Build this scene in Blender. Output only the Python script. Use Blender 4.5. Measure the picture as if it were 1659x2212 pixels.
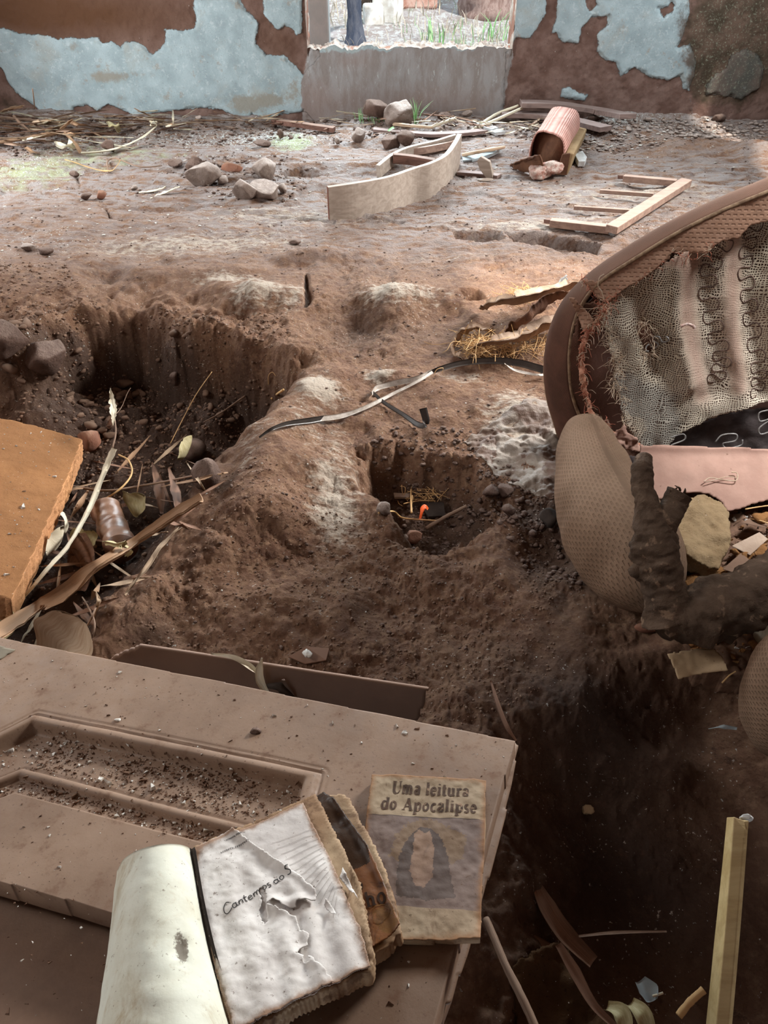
import bpy, bmesh, math, random
import numpy as np
from mathutils import Vector, Matrix, noise as mnoise
random.seed(7)
RNG = np.random.default_rng(11)
S = bpy.context.scene
for o in list(bpy.data.objects): bpy.data.objects.remove(o)
COL = S.collection

# ------------------------------------------------------------------ camera, sky, sun, large lights, exposure
FPX, W, HH, PITCH, CAMZ = 1650.0, 1659, 2212, math.radians(40), 1.35
cd = bpy.data.cameras.new('camera'); cam = bpy.data.objects.new('camera', cd); COL.objects.link(cam)
cam.location = (0, 0, CAMZ); cam.rotation_euler = (math.radians(90)-PITCH, 0, 0)
cd.sensor_fit = 'VERTICAL'; cd.sensor_height = 24.0; cd.lens = 24.0*FPX/HH; cd.clip_start = .02
S.camera = cam
w = bpy.data.worlds.new('sky'); S.world = w; w.use_nodes = True
nt = w.node_tree; nt.nodes.clear()
bg = nt.nodes.new('ShaderNodeBackground'); out = nt.nodes.new('ShaderNodeOutputWorld')
bg.inputs[0].default_value = (.80, .93, 1.0, 1); bg.inputs[1].default_value = 1.5
nt.links.new(bg.outputs[0], out.inputs[0])
def area(name, loc, target, sx, sy, power, color, spread=180):
    l = bpy.data.lights.new(name, 'AREA'); l.shape = 'RECTANGLE'; l.size = sx; l.size_y = sy; l.energy = power; l.color = color; l.spread = math.radians(spread)
    o = bpy.data.objects.new(name, l); COL.objects.link(o); o.location = loc
    o.rotation_euler = (Vector(target)-Vector(loc)).to_track_quat('-Z', 'Y').to_euler(); return o
sun = bpy.data.lights.new('sun', 'SUN'); sun.energy = 6.0; sun.angle = math.radians(2); sun.color = (1, .95, .86)
so = bpy.data.objects.new('sun', sun); COL.objects.link(so); so.location = (3, -3, 8)
so.rotation_euler = Vector((-.35, .55, -1)).to_track_quat('-Z', 'Y').to_euler()
area('daylight_window', (.17, 6.6, 1.75), (.1, 2.2, .1), 1.6, .9, 175, (.78, .92, 1.0), 150)       # sky seen through the far window
area('daylight_side', (2.95, 3.9, 1.75), (-.5, 1.0, .3), 1.0, .8, 185, (1.0, .98, .94), 125)      # right hand window, out of the frame
area('daylight_door', (-2.95, 4.2, 1.3), (1.6, 5.9, .6), 1.1, 1.5, 115, (.93, .98, 1.0))        # left doorway, out of the frame
area('fill_left', (-2.9, 1.35, 2.0), (1.1, 1.8, .5), 1.0, .7, 36, (1.0, .97, .94))        # added lamp at an unseen left opening, lights the chair face
area('fill_chair', (1.65, 1.6, 2.72), (1.30, 1.75, 0), .5, .5, 11, (.95, .98, 1.0), 42)          # added lamp above the armchair, in a roof gap made for it
area('fill_wall_right', (2.72, 4.85, 1.85), (1.0, 6.0, .45),   .7, .7, 44, (.86, .96, 1.0))      # added lamp, brightens the right part of the far wall
area('daylight_back', (-1.6, -1.9, 2.2), (-.2, 1.2, .3), 1.2, .6, 1.5, (.9, .96, 1.0))           # doorway behind the photographer
S.view_settings.view_transform = 'Standard'; S.view_settings.look = 'None'
S.view_settings.gamma = 1; S.view_settings.use_curve_mapping = False; S.view_settings.exposure = 0.0

# ------------------------------------------------------------------ geometry of the view
CP, SP = math.cos(PITCH), math.sin(PITCH)
def ray(u, v):
    a = (u-W/2)/FPX; b = (v-HH/2)/FPX
    return np.array([a, CP-b*SP, -SP-b*CP])
def pz(u, v, z=0.0):
    d = ray(u, v); t = (z-CAMZ)/d[2]
    return np.array([0, 0, CAMZ])+d*t
def py(u, v, y):
    d = ray(u, v); t = y/d[1]
    return np.array([0, 0, CAMZ])+d*t
def pplane(u, v, p0, n):
    d = ray(u, v); o = np.array([0, 0, CAMZ]); t = np.dot(np.array(p0)-o, n)/np.dot(d, n)
    return o+d*t
def pt(u, v, t):
    return np.array([0, 0, CAMZ])+ray(u, v)*t

# ------------------------------------------------------------------ noise in numpy
def _h(ix, iy, s):
    n = (ix.astype(np.int64)*374761393+iy.astype(np.int64)*668265263+s*1442695041) & 0xffffffff
    n = ((n ^ (n >> 13))*1274126177) & 0xffffffff
    return ((n ^ (n >> 16)) & 0xffff)/65535.0
def vn(x, y, s=0):
    x = np.asarray(x, float); y = np.asarray(y, float)
    ix = np.floor(x); iy = np.floor(y); fx = x-ix; fy = y-iy
    fx = fx*fx*fx*(fx*(fx*6-15)+10); fy = fy*fy*fy*(fy*(fy*6-15)+10)
    a = _h(ix, iy, s); b = _h(ix+1, iy, s); c = _h(ix, iy+1, s); d = _h(ix+1, iy+1, s)
    return (a+(b-a)*fx+(c-a)*fy+(a-b-c+d)*fx*fy)*2-1
def fbm(x, y, s=0, o=4, g=.5):
    r = 0; a = 1; f = 1
    for i in range(o):
        r = r+a*vn(x*f+i*17.3, y*f-i*9.1, s+i); a *= g; f *= 2.03
    return r
def sst(x):
    x = np.clip(x, 0, 1); return x*x*(3-2*x)
def psdf(poly, X, Y):
    """signed distance, positive inside"""
    X = np.asarray(X, float); Y = np.asarray(Y, float)
    d = np.full(X.shape, 1e9); ins = np.zeros(X.shape, bool); n = len(poly)
    for i in range(n):
        ax, ay = poly[i]; bx, by = poly[(i+1) % n]
        ex, ey = bx-ax, by-ay; L = ex*ex+ey*ey+1e-12
        t = np.clip(((X-ax)*ex+(Y-ay)*ey)/L, 0, 1)
        d = np.minimum(d, np.hypot(X-ax-t*ex, Y-ay-t*ey))
        if ey != 0:
            ins ^= ((ay > Y) != (by > Y)) & (X < ex*(Y-ay)/ey+ax)
    return np.where(ins, d, -d)
def segd(pts, X, Y):
    d = np.full(np.shape(X), 1e9)
    for (ax, ay), (bx, by) in zip(pts[:-1], pts[1:]):
        ex, ey = bx-ax, by-ay; L = ex*ex+ey*ey+1e-12
        t = np.clip(((X-ax)*ex+(Y-ay)*ey)/L, 0, 1)
        d = np.minimum(d, np.hypot(X-ax-t*ex, Y-ay-t*ey))
    return d
def gp2(lst, z=0.0): return [tuple(pz(u, v, z)[:2]) for u, v in lst]

# ------------------------------------------------------------------ the ground
PITU = gp2([(-500, 640), (-60, 640), (60, 640), (140, 622), (200, 600), (260, 586), (340, 600), (450, 616), (540, 626), (600, 650), (630, 700), (660, 760), (720, 800), (640, 900), (400, 1200), (100, 1500), (-500, 1500)])
PIT = gp2([(-500, 730), (-60, 730), (40, 715), (110, 690), (160, 668), (230, 662), (300, 652), (380, 672), (450, 700), (520, 712), (585, 735), (650, 768), (700, 792),
           (665, 835), (610, 885), (560, 935), (520, 1000), (490, 1050), (440, 1120), (380, 1200), (300, 1290), (215, 1390), (150, 1500), (-500, 1520)])
HOLE = gp2([(780, 975), (860, 965), (960, 985), (1040, 1010), (1085, 1060), (1075, 1120), (1010, 1160), (930, 1178), (870, 1165), (830, 1110), (795, 1040)])
SHADE_DROP = gp2([(1060, 1600), (1140, 1500), (1300, 1440), (1480, 1400), (2000, 1360), (2400, 2500), (800, 2500), (960, 1900)])  # ground sunk here so the near right corner falls into shade
TROUGH = [gp2([(975, 498), (1080, 500), (1090, 512), (1030, 516), (985, 512)]), gp2([(1090, 502), (1180, 505), (1240, 515), (1300, 528), (1290, 548), (1220, 548), (1170, 528), (1110, 518)]),
          gp2([(652, 590), (668, 585), (674, 650), (660, 665)]), gp2([(990, 640), (1030, 632), (1050, 650), (1010, 656)]), gp2([(605, 375), (650, 365), (700, 372), (680, 384), (620, 386)]),
          gp2([(1570, 318), (1600, 305), (1720, 325), (1720, 340), (1620, 335)])]
CRACKS = [gp2(l) for l in ([(330, 342), (430, 346), (520, 350), (700, 346)], [(170, 405), (300, 404), (390, 400)], [(140, 440), (170, 446), (300, 452), (480, 446), (600, 442)],
          [(165, 375), (172, 400), (150, 410)], [(560, 470), (720, 480)], [(640, 372), (700, 370)], [(60, 405), (140, 437)], [(230, 455), (240, 475), (330, 478)], [(780, 470), (860, 480), (930, 474)])]
RIDGE = gp2([(715, 830), (650, 895), (590, 960), (560, 1030), (540, 1110), (470, 1190)])
_b = []
def bump(u, v, ru, rv, h):
    p = pz(u, v); q = pz(u+ru, v); r = pz(u, v+rv); s = pz(u, v-rv)
    _b.append((p[0], p[1], abs(q[0]-p[0]), abs(r[1]-s[1])/2, h))
for a in [(850, 650, 90, 30, .07), (560, 640, 90, 22, .05), (420, 590, 130, 14, .035), (720, 555, 90, 14, .045), (640, 560, 60, 12, .03), (960, 640, 50, 20, .02),
          (330, 560, 70, 12, -.035), (230, 585, 45, 18, -.07), (770, 700, 60, 60, -.05), (700, 700, 60, 40, -.02), (1130, 900, 90, 60, .03), (950, 870, 120, 50, .02), (840, 815, 40, 14, .035),
          (640, 1020, 90, 50, .05), (560, 1100, 90, 50, .03), (640, 1130, 70, 35, .035), (930, 690, 60, 40, -.03), (1130, 1080, 40, 30, -.02), (1170, 1200, 60, 60, -.04),
          (900, 1330, 160, 90, -.03), (620, 1330, 200, 90, .03), 
          (850, 305, 70, 8, .06), (540, 405, 110, 14, .03), (430, 370, 50, 8, .05), (1500, 330, 120, 14, .09), (1350, 300, 90, 14, .06), (1640, 345, 60, 10, .08),
          (150, 250, 180, 10, .02), (20, 232, 50, 10, .08), (1480, 235, 200, 12, .20), (1620, 225, 80, 14, .22), (1250, 240, 160, 9, .06), (1000, 250, 120, 8, .02),
          (1080, 560, 120, 12, .02), (60, 780, 110, 60, .16), (130, 700, 60, 40, .05), (300, 540, 200, 10, -.02)]:
    bump(*a)
def Hgt(x, y):
    x = np.asarray(x, float); y = np.asarray(y, float)
    z = .012*fbm(x*1.7, y*1.7, 3, 3)
    for bx, by, sx, sy, h in _b:
        z = z+h*np.exp(-((x-bx)/sx)**2-((y-by)/sy)**2)
    z = z+.05*np.exp(-(segd(RIDGE, x, y)/.09)**2)
    # flaking strata towards the far left
    far = sst((y-3.4)/.8)
    t = fbm(x*1.1+7, y*4.5, 21, 3)*2.2; fl = np.floor(t)
    z = z+far*.016*(fl+sst((t-fl)*6)-t*.35)
    # rubble banked against the wall
    z = z+sst((y-5.45)/.6)*(.03*vn(x*2.3, y*2, 5)-.01)
    wob = .036*fbm(x*6, y*6, 8, 5, .55)
    s = psdf(PIT, x, y)+wob
    u_ = psdf(PITU, x, y)+wob; us = sst((u_+.05)/.32)
    z = z-.055*us*(1-sst((1.9-y)/.3))+us*sst((y-2.2)/.3)*(.030*fbm(x*9, y*9, 35, 4)+.012*np.abs(fbm(x*24, y*24, 36, 3)))
    # where the pit wall is steep (far side) or a slope (ridge side, left bank)
    wd = .15+.16*sst((2.45-y)/.5)+.5*sst((-1.15-x)/.5)*sst((y-2.3)/.3)
    dp = .25
    pit = sst(s/wd)**(1+.9*sst((y-2.3)/.3))
    z = z-dp*pit+pit*.018*fbm(x*6, y*6, 30, 4)+.02*np.exp(-(s/.07)**2)*(1+fbm(x*5, y*5, 33, 3))
    s = psdf(HOLE, x, y)+.6*wob
    hol = sst((s+.03+.02*fbm(x*20, y*20, 34, 3))/.10)
    z = z-.13*hol+hol*.016*fbm(x*11, y*11, 31, 4)
    s = psdf(SHADE_DROP, x, y)+wob
    z = z-.20*sst(s/.30)
    for T in TROUGH:
        s = psdf(T, x, y)+.3*wob
        z = z-.055*sst((s+.005)/.025)
    for C in CRACKS:
        z = z-.02*np.exp(-((segd(C, x, y)+.3*wob)/.008)**2)
    # crumbs, clods and crusted soil
    near = 1-sst((y-3.0)/1.5)
    r1 = fbm(x*11, y*11, 40, 3); r2 = fbm(x*34, y*34, 41, 3); r3 = 1-np.abs(fbm(x*60+2*r1, y*60, 43, 2))
    zone = sst((fbm(x*2.2, y*2.2, 50, 2)+.25)/.5)
    z = z+(.005+.004*near)*r1+.0032*r2*(.5+.5*zone)+near*.0050*zone*(r3-.6)
    fp = np.exp(-(((x-pz(1110, 578)[0])/.09)**2+((y-pz(1110, 578)[1])/.06)**2))
    z = z+.004*fp*np.sign(np.sin(x*190))*np.sign(np.sin(y*190+x*60))
    for (fu, fv, fr) in ((690, 735, .10), (760, 590, .09), (540, 690, .08)):
        q = pz(fu, fv); fp = np.exp(-(((x-q[0])/fr)**2+((y-q[1])/fr)**2))
        z = z+.004*fp*np.sin((y*.8+x*.6)*260)
    return z
def gp(u, v, h=0.0):
    """point of this line of sight that is h above the ground"""
    d = ray(u, v); t = np.linspace(.5, 8.5, 700)
    z = CAMZ+d[2]*t-Hgt(d[0]*t, d[1]*t)-h
    i = np.argmax(z < 0)
    if z[i] >= 0: i = len(t)-1
    a, b = t[max(i-1, 0)], t[i]
    for _ in range(12):
        m = (a+b)/2
        if CAMZ+d[2]*m-float(Hgt(d[0]*m, d[1]*m))-h < 0: b = m
        else: a = m
    p = np.array([d[0]*b, d[1]*b, CAMZ+d[2]*b]); return p if p[1] < 5.88 else np.array([d[0], d[1], d[2]])*5.88/d[1]+np.array([0, 0, CAMZ])

# ------------------------------------------------------------------ object helpers
def link(o): COL.objects.link(o); return o
def tag(o, label=None, cat=None, group=None, kind=None):
    if label: o['label'] = label
    if cat: o['category'] = cat
    if group: o['group'] = group
    if kind: o['kind'] = kind
    return o
def root(name, loc, label=None, cat=None, group=None):
    o = bpy.data.objects.new(name, None); link(o); o.location = [float(c) for c in loc]; o.empty_display_size = .05
    return tag(o, label, cat, group)
def wloc(o):
    l = Vector((0, 0, 0))
    while o: l += Vector(o.location); o = o.parent
    return l
def mesh(name, V, F, m, parent=None, uv=None, smooth=True, attrs=None, origin=None):
    """V in world coordinates; a thing of one mesh gets its origin at its base"""
    V = np.asarray(V, float).reshape(-1, 3)
    if parent is not None: org = np.array(wloc(parent))
    elif origin is not None: org = np.array(origin, float)
    else: org = np.array([V[:, 0].mean(), V[:, 1].mean(), V[:, 2].min()])
    me = bpy.data.meshes.new(name)
    if isinstance(F, np.ndarray):
        n, k = F.shape
        me.vertices.add(len(V)); me.vertices.foreach_set('co', (V-org).ravel())
        me.loops.add(n*k); me.loops.foreach_set('vertex_index', F.ravel().astype(np.int32))
        me.polygons.add(n); me.polygons.foreach_set('loop_start', np.arange(0, n*k, k, dtype=np.int32))
        me.update(calc_edges=True); me.validate()
    else:
        me.from_pydata((V-org).tolist(), [], [tuple(int(i) for i in f) for f in F]); me.validate()
    if smooth: me.polygons.foreach_set('use_smooth', np.ones(len(me.polygons), bool))
    if uv is not None:
        l = me.uv_layers.new(name='UVMap'); uv = np.asarray(uv, float)
        idx = np.zeros(len(me.loops), int); me.loops.foreach_get('vertex_index', idx)
        l.data.foreach_set('uv', uv[idx].ravel())
    for k, a in (attrs or {}).items():
        at = me.attributes.new(k, 'FLOAT', 'POINT'); at.data.foreach_set('value', np.asarray(a, float).ravel())
    me.update()
    o = bpy.data.objects.new(name, me); link(o)
    if m is not None: me.materials.append(m)
    if parent is not None: o.parent = parent
    else: o.location = org
    return o
class MB:
    """collects shapes for ONE mesh"""
    def __init__(s): s.v = []; s.f = []; s.n = 0; s.uv = []
    def add(s, V, F, UV=None):
        V = np.asarray(V, float).reshape(-1, 3)
        s.v.append(V); s.f += [tuple(int(i)+s.n for i in f) for f in F]; s.n += len(V)
        s.uv.append(np.zeros((len(V), 2)) if UV is None else np.asarray(UV, float)); return s
    def build(s, name, m, parent=None, smooth=True, **k):
        return mesh(name, np.vstack(s.v), s.f, m, parent, uv=np.vstack(s.uv), smooth=smooth, **k)
def grid_faces(n, m, wrap=False):
    i = np.arange(n-1)[:, None]; j = np.arange(m if wrap else m-1)[None, :]; j2 = (j+1) % m
    a = i*m+j; b = i*m+j2; c = (i+1)*m+j2; d = (i+1)*m+j
    return np.stack([a+0*b, b, c, d], -1).reshape(-1, 4)
def frames(P):
    P = np.asarray(P, float); T = np.gradient(P, axis=0); T /= np.linalg.norm(T, axis=1)[:, None]+1e-12
    up = np.array([0, 0, 1.0]) if abs(T[0][2]) < .9 else np.array([1.0, 0, 0])
    N = [];
    n = up-T[0]*np.dot(up, T[0]); n /= np.linalg.norm(n)
    for t in T:
        n = n-t*np.dot(n, t); n /= np.linalg.norm(n)+1e-12; N.append(n)
    N = np.array(N); return T, N, np.cross(T, N)
def spline(P, n):
    """Catmull-Rom through P"""
    P = np.asarray(P, float)
    if len(P) == 2: return P[0]+(P[1]-P[0])*np.linspace(0, 1, n)[:, None]
    Q = np.vstack([2*P[0]-P[1], P, 2*P[-1]-P[-2]]); t = np.linspace(0, len(P)-1-1e-9, n); i = t.astype(int); f = (t-i)[:, None]
    a, b, c, d = Q[i], Q[i+1], Q[i+2], Q[i+3]
    return .5*(2*b+(c-a)*f+(2*a-5*b+4*c-d)*f**2+(3*b-a-3*c+d)*f**3)
def tube_vf(P, R, seg=10, n=None, jit=0, seed=0, flat=1.0):
    if n: P = spline(P, n)
    P = np.asarray(P, float); k = len(P)
    R = np.interp(np.linspace(0, 1, k), np.linspace(0, 1, np.size(R)) if np.size(R) > 1 else [0, 1], R if np.size(R) > 1 else [R, R])
    T, N, B = frames(P); a = np.linspace(0, 2*math.pi, seg, endpoint=False)
    rr = R[:, None]*np.ones((1, seg))
    if jit: rr = rr*(1+jit*vn(np.arange(k)[:, None]*.7+0*a, (np.cos(a)*1.7+3)[None]+0*rr, seed)+.5*jit*vn(np.arange(k)[:, None]*2.1+0*a, (np.sin(a)*2.7+3)[None]+0*rr, seed+4))
    V = P[:, None]+N[:, None]*(np.cos(a)[None, :, None]*rr[..., None]*flat)+B[:, None]*(np.sin(a)[None, :, None]*rr[..., None])
    F = [tuple(f) for f in grid_faces(k, seg, True)]
    F.append(tuple(range(seg))[::-1]); F.append(tuple(range((k-1)*seg, k*seg)))
    L = np.cumsum(np.r_[0, np.linalg.norm(np.diff(P, axis=0), axis=1)])
    UV = np.stack([np.repeat(L, seg), np.tile(a/(2*math.pi), k)], -1)
    return V.reshape(-1, 3), F, UV
def box_vf(c, ax, ay, az):
    c, ax, ay, az = [np.asarray(q, float) for q in (c, ax, ay, az)]
    V = [c+sx*ax+sy*ay+sz*az for sz in (-1, 1) for sy in (-1, 1) for sx in (-1, 1)]
    F = [(0, 2, 3, 1), (4, 5, 7, 6), (0, 1, 5, 4), (2, 6, 7, 3), (0, 4, 6, 2), (1, 3, 7, 5)]
    return V, F
def prism_vf(top, off):
    """polygon (ordered) extruded by vector off"""
    top = np.asarray(top, float); n = len(top); V = np.vstack([top, top+np.asarray(off, float)])
    F = [tuple(range(n)), tuple(range(2*n-1, n-1, -1))]+[(i, (i+n), ((i+1) % n)+n, (i+1) % n) for i in range(n)]
    return V, F
def bevel(o, w=.002, seg=2, ang=35):
    b = o.modifiers.new('bevel', 'BEVEL'); b.width = w; b.segments = seg; b.limit_method = 'ANGLE'; b.angle_limit = math.radians(ang)
    return o
def strip_vf(P, Wd, side, curl=0, thick=.0006, n=24, m=5, crimp=0, seed=0, ragged=0):
    """thin ribbon or leaf blade with real thickness; Wd width profile, side = direction(s) across"""
    P = spline(P, n); k = len(P)
    wd = np.interp(np.linspace(0, 1, k), np.linspace(0, 1, len(Wd)), Wd)
    side = np.asarray(side, float)
    if side.ndim == 1: side = np.repeat(side[None], k, 0)
    else: side = np.stack([np.interp(np.linspace(0, 1, k), np.linspace(0, 1, len(side)), side[:, c]) for c in range(3)], -1)
    T = np.gradient(P, axis=0); T /= np.linalg.norm(T, axis=1)[:, None]+1e-12
    side = side-T*np.sum(side*T, 1)[:, None]; side /= np.linalg.norm(side, axis=1)[:, None]+1e-12
    N = np.cross(T, side); s = np.linspace(-1, 1, m)
    w2 = wd[:, None]*(1+ragged*vn(np.arange(k)[:, None]*1.3+0*s, np.sign(s)[None]*3.7+0*wd[:, None], seed))
    lift = curl*wd[:, None]*(s[None]**2)+crimp*vn(np.arange(k)[:, None]*.35+0*s[None], s[None]*2.5+0*wd[:, None], seed)
    V = P[:, None]+side[:, None]*(s[None, :, None]*w2[..., None]*.5)+N[:, None]*lift[..., None]
    V = V.reshape(-1, 3); Nn = np.repeat(N, m, 0)
    F = [tuple(f) for f in grid_faces(k, m)]
    V2 = np.vstack([V, V-Nn*thick]); q = k*m
    F += [tuple(i+q for i in f[::-1]) for f in F]
    rim = [i for i in range(m)]+[i*m+m-1 for i in range(1, k)]+[(k-1)*m+j for j in range(m-2, -1, -1)]+[i*m for i in range(k-2, 0, -1)]
    F += [(rim[i], rim[(i+1) % len(rim)], rim[(i+1) % len(rim)]+q, rim[i]+q) for i in range(len(rim))]
    UV = np.stack([np.repeat(np.linspace(0, 1, k), m), np.tile((s+1)/2, k)], -1)
    return V2, F, np.vstack([UV, UV])
_ico = {}
def ico(sub):
    if sub not in _ico:
        bm = bmesh.new(); bmesh.ops.create_icosphere(bm, subdivisions=sub, radius=1)
        _ico[sub] = (np.array([v.co[:] for v in bm.verts]), np.array([[v.index for v in f.verts] for f in bm.faces])); bm.free()
    return _ico[sub]
def rock_vf(size, seed, sub=3, cuts=9, rough=.10):
    V, F = ico(sub); V = V.copy(); r = np.random.default_rng(seed)
    for _ in range(cuts):                     # broken faces
        n = r.normal(size=3); n /= np.linalg.norm(n); d = r.uniform(.48, .84)
        h = V@n; V = V-np.clip(h-d, 0, None)[:, None]*n[None]*.96
    a = np.array([mnoise.fractal(Vector(v)*1.6+Vector((seed*3.1, 0, 0)), 1.0, 2.0, 4) for v in V])
    V = V*(1+rough*a)[:, None]
    return V*np.asarray(size), F
def rotz(V, a):
    c, s = math.cos(a), math.sin(a); return np.asarray(V)@np.array([[c, s, 0], [-s, c, 0], [0, 0, 1]])
def rotm(V, e):
    return np.asarray(V)@np.array(Matrix.Rotation(e[2], 3, 'Z')@Matrix.Rotation(e[1], 3, 'Y')@Matrix.Rotation(e[0], 3, 'X')).T
def m3(name, vfu, m, parent=None, smooth=True, **k):
    V, F, UV = (tuple(vfu)+(None,))[:3]
    return mesh(name, V, F, m, parent, uv=UV, smooth=smooth, **k)

def closest(poly, P):
    best = np.full(len(P), 1e9); out = P.copy(); n = len(poly)
    for i in range(n):
        a = np.array(poly[i]); e = np.array(poly[(i+1) % n])-a; t = np.clip(((P-a)@e)/(e@e+1e-12), 0, 1); q = a+t[:, None]*e
        d = np.hypot(*(P-q).T); k = d < best; best[k] = d[k]; out[k] = q[k]
    return out
def jag(poly, step, amp, seed=0, skip=()):
    """densify a 2-D outline and roughen it"""
    r = np.random.default_rng(seed); out = []
    n = len(poly)
    for i in range(n):
        a = np.array(poly[i], float); b = np.array(poly[(i+1) % n], float); L = np.hypot(*(b-a)); m = max(1, int(L/step)); nn = np.array([-(b-a)[1], (b-a)[0]])/(L+1e-9)
        for j in range(m):
            k = 0 if (j == 0 or i in skip) else amp*r.normal()*.6
            out.append(tuple(a+(b-a)*j/m+nn*k))
    return out
def patch(poly, cell, holes=()):
    """fine triangulated sheet (2-D) clipped to an outline; returns verts, faces"""
    P = np.array(poly); x = np.arange(P[:, 0].min()-cell, P[:, 0].max()+2*cell, cell); y = np.arange(P[:, 1].min()-cell, P[:, 1].max()+2*cell, cell)
    X, Y = np.meshgrid(x, y); F = grid_faces(len(y), len(x)); cx = X.ravel()[F].mean(1); cy = Y.ravel()[F].mean(1)
    keep = psdf(poly, cx, cy) > 0
    for h in holes: keep &= psdf(h, cx, cy) < 0
    F = F[keep]; used = np.unique(F); mp = -np.ones(X.size, int); mp[used] = np.arange(len(used)); F = mp[F]
    V = np.stack([X.ravel()[used], Y.ravel()[used]], -1)
    o = psdf(poly, V[:, 0], V[:, 1]) < 0
    if o.any(): V[o] = closest(poly, V[o])
    for h in holes:
        o = psdf(h, V[:, 0], V[:, 1]) > 0
        if o.any(): V[o] = closest(h, V[o])
    return V, F
def rim_loops(F):
    """boundary edges of a face set, oriented"""
    E = {}
    for f in F:
        k = len(f)
        for i in range(k):
            a, b = int(f[i]), int(f[(i+1) % k])
            if a == b: continue
            if (b, a) in E: del E[(b, a)]
            else: E[(a, b)] = 1
    return list(E)
class Plane:
    """a tilted surface in the room: p0, two in-plane axes and the normal"""
    def __init__(s, p0, n, xdir=(1, 0, 0)):
        s.o = np.array(p0, float); s.n = np.array(n, float); s.n /= np.linalg.norm(s.n)
        x = np.array(xdir, float); x -= s.n*np.dot(x, s.n); s.x = x/np.linalg.norm(x); s.y = np.cross(s.n, s.x)
    def px(s, u, v, h=0):
        q = pplane(u, v, s.o+s.n*h, s.n)-s.o; return (float(q@s.x), float(q@s.y))
    def poly(s, lst, h=0): return [s.px(u, v, h) for u, v in lst]
    def w(s, a, b, h=0):
        a = np.asarray(a, float); b = np.asarray(b, float); h = np.asarray(h, float)+0*a
        return s.o+a[..., None]*s.x+b[..., None]*s.y+h[..., None]*s.n
def sheet(name, pl, poly, cell, m, parent=None, hfn=None, thick=.002, holes=(), attrs=None, mats=None, side=None, uvs=1.0, side_jit=0, ref=None):
    """slab or sheet with real thickness lying on a plane: top follows hfn, rim closed, bottom flat"""
    V, F = patch(poly, cell, holes); h = hfn(V[:, 0], V[:, 1]) if hfn else 0*V[:, 0]
    T = pl.w(V[:, 0], V[:, 1], h); n = len(V); E = rim_loops(F)
    nl = max(1, int(thick/cell)) if side_jit else 1
    P = [T]; faces = [tuple(f) for f in F]; nt_ = len(faces)
    bi = sorted({a for e in E for a in e}); loc = {b: i for i, b in enumerate(bi)}; BV = T[bi]; cen = BV.mean(0)
    rings = [list(bi)]; tot = n
    for L in range(1, nl+1):
        q = BV-pl.n*thick*L/nl
        if side_jit and L < nl:
            dr = BV-cen; dr -= pl.n*(dr@pl.n)[:, None]; dr /= np.linalg.norm(dr, axis=1)[:, None]+1e-9
            q = q+dr*(side_jit*(fbm(V[bi, 0]*60+L*3, V[bi, 1]*60, 5, 3)+.3))[:, None]
        P.append(q); rings.append(list(range(tot, tot+len(bi)))); tot += len(bi)
    for L in range(nl):
        for a, b in E:
            faces.append((rings[L][loc[b]], rings[L][loc[a]], rings[L+1][loc[a]], rings[L+1][loc[b]]))
    nb = len(faces); bot = T-pl.n*thick; P.append(bot); faces += [tuple(int(i)+tot for i in f[::-1]) for f in F]
    VV = np.vstack(P); UV = np.stack([(VV-pl.o)@pl.x, (VV-pl.o)@pl.y], -1)*uvs
    at = {k: np.pad(f(V[:, 0], V[:, 1]), (0, len(VV)-n), mode='constant') for k, f in (attrs or {}).items()}
    for k in at: at[k][tot:] = at[k][:n]
    o = mesh(name, VV, faces, m, parent, uv=UV, attrs=at)
    if side is not None:
        o.data.materials.append(side)
        idx = np.zeros(len(o.data.polygons), int)
        if len(idx) == len(faces): idx[nt_:nb] = 1; o.data.polygons.foreach_set('material_index', idx)
    if mats is not None and len(o.data.polygons) == len(faces):
        for q in mats[0]: o.data.materials.append(q)
        c = V[F].mean(1); k = mats[1](c[:, 0], c[:, 1]); idx = np.zeros(len(faces), int)
        o.data.polygons.foreach_get('material_index', idx); idx[:nt_] = k; o.data.polygons.foreach_set('material_index', idx)
    return o

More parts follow.
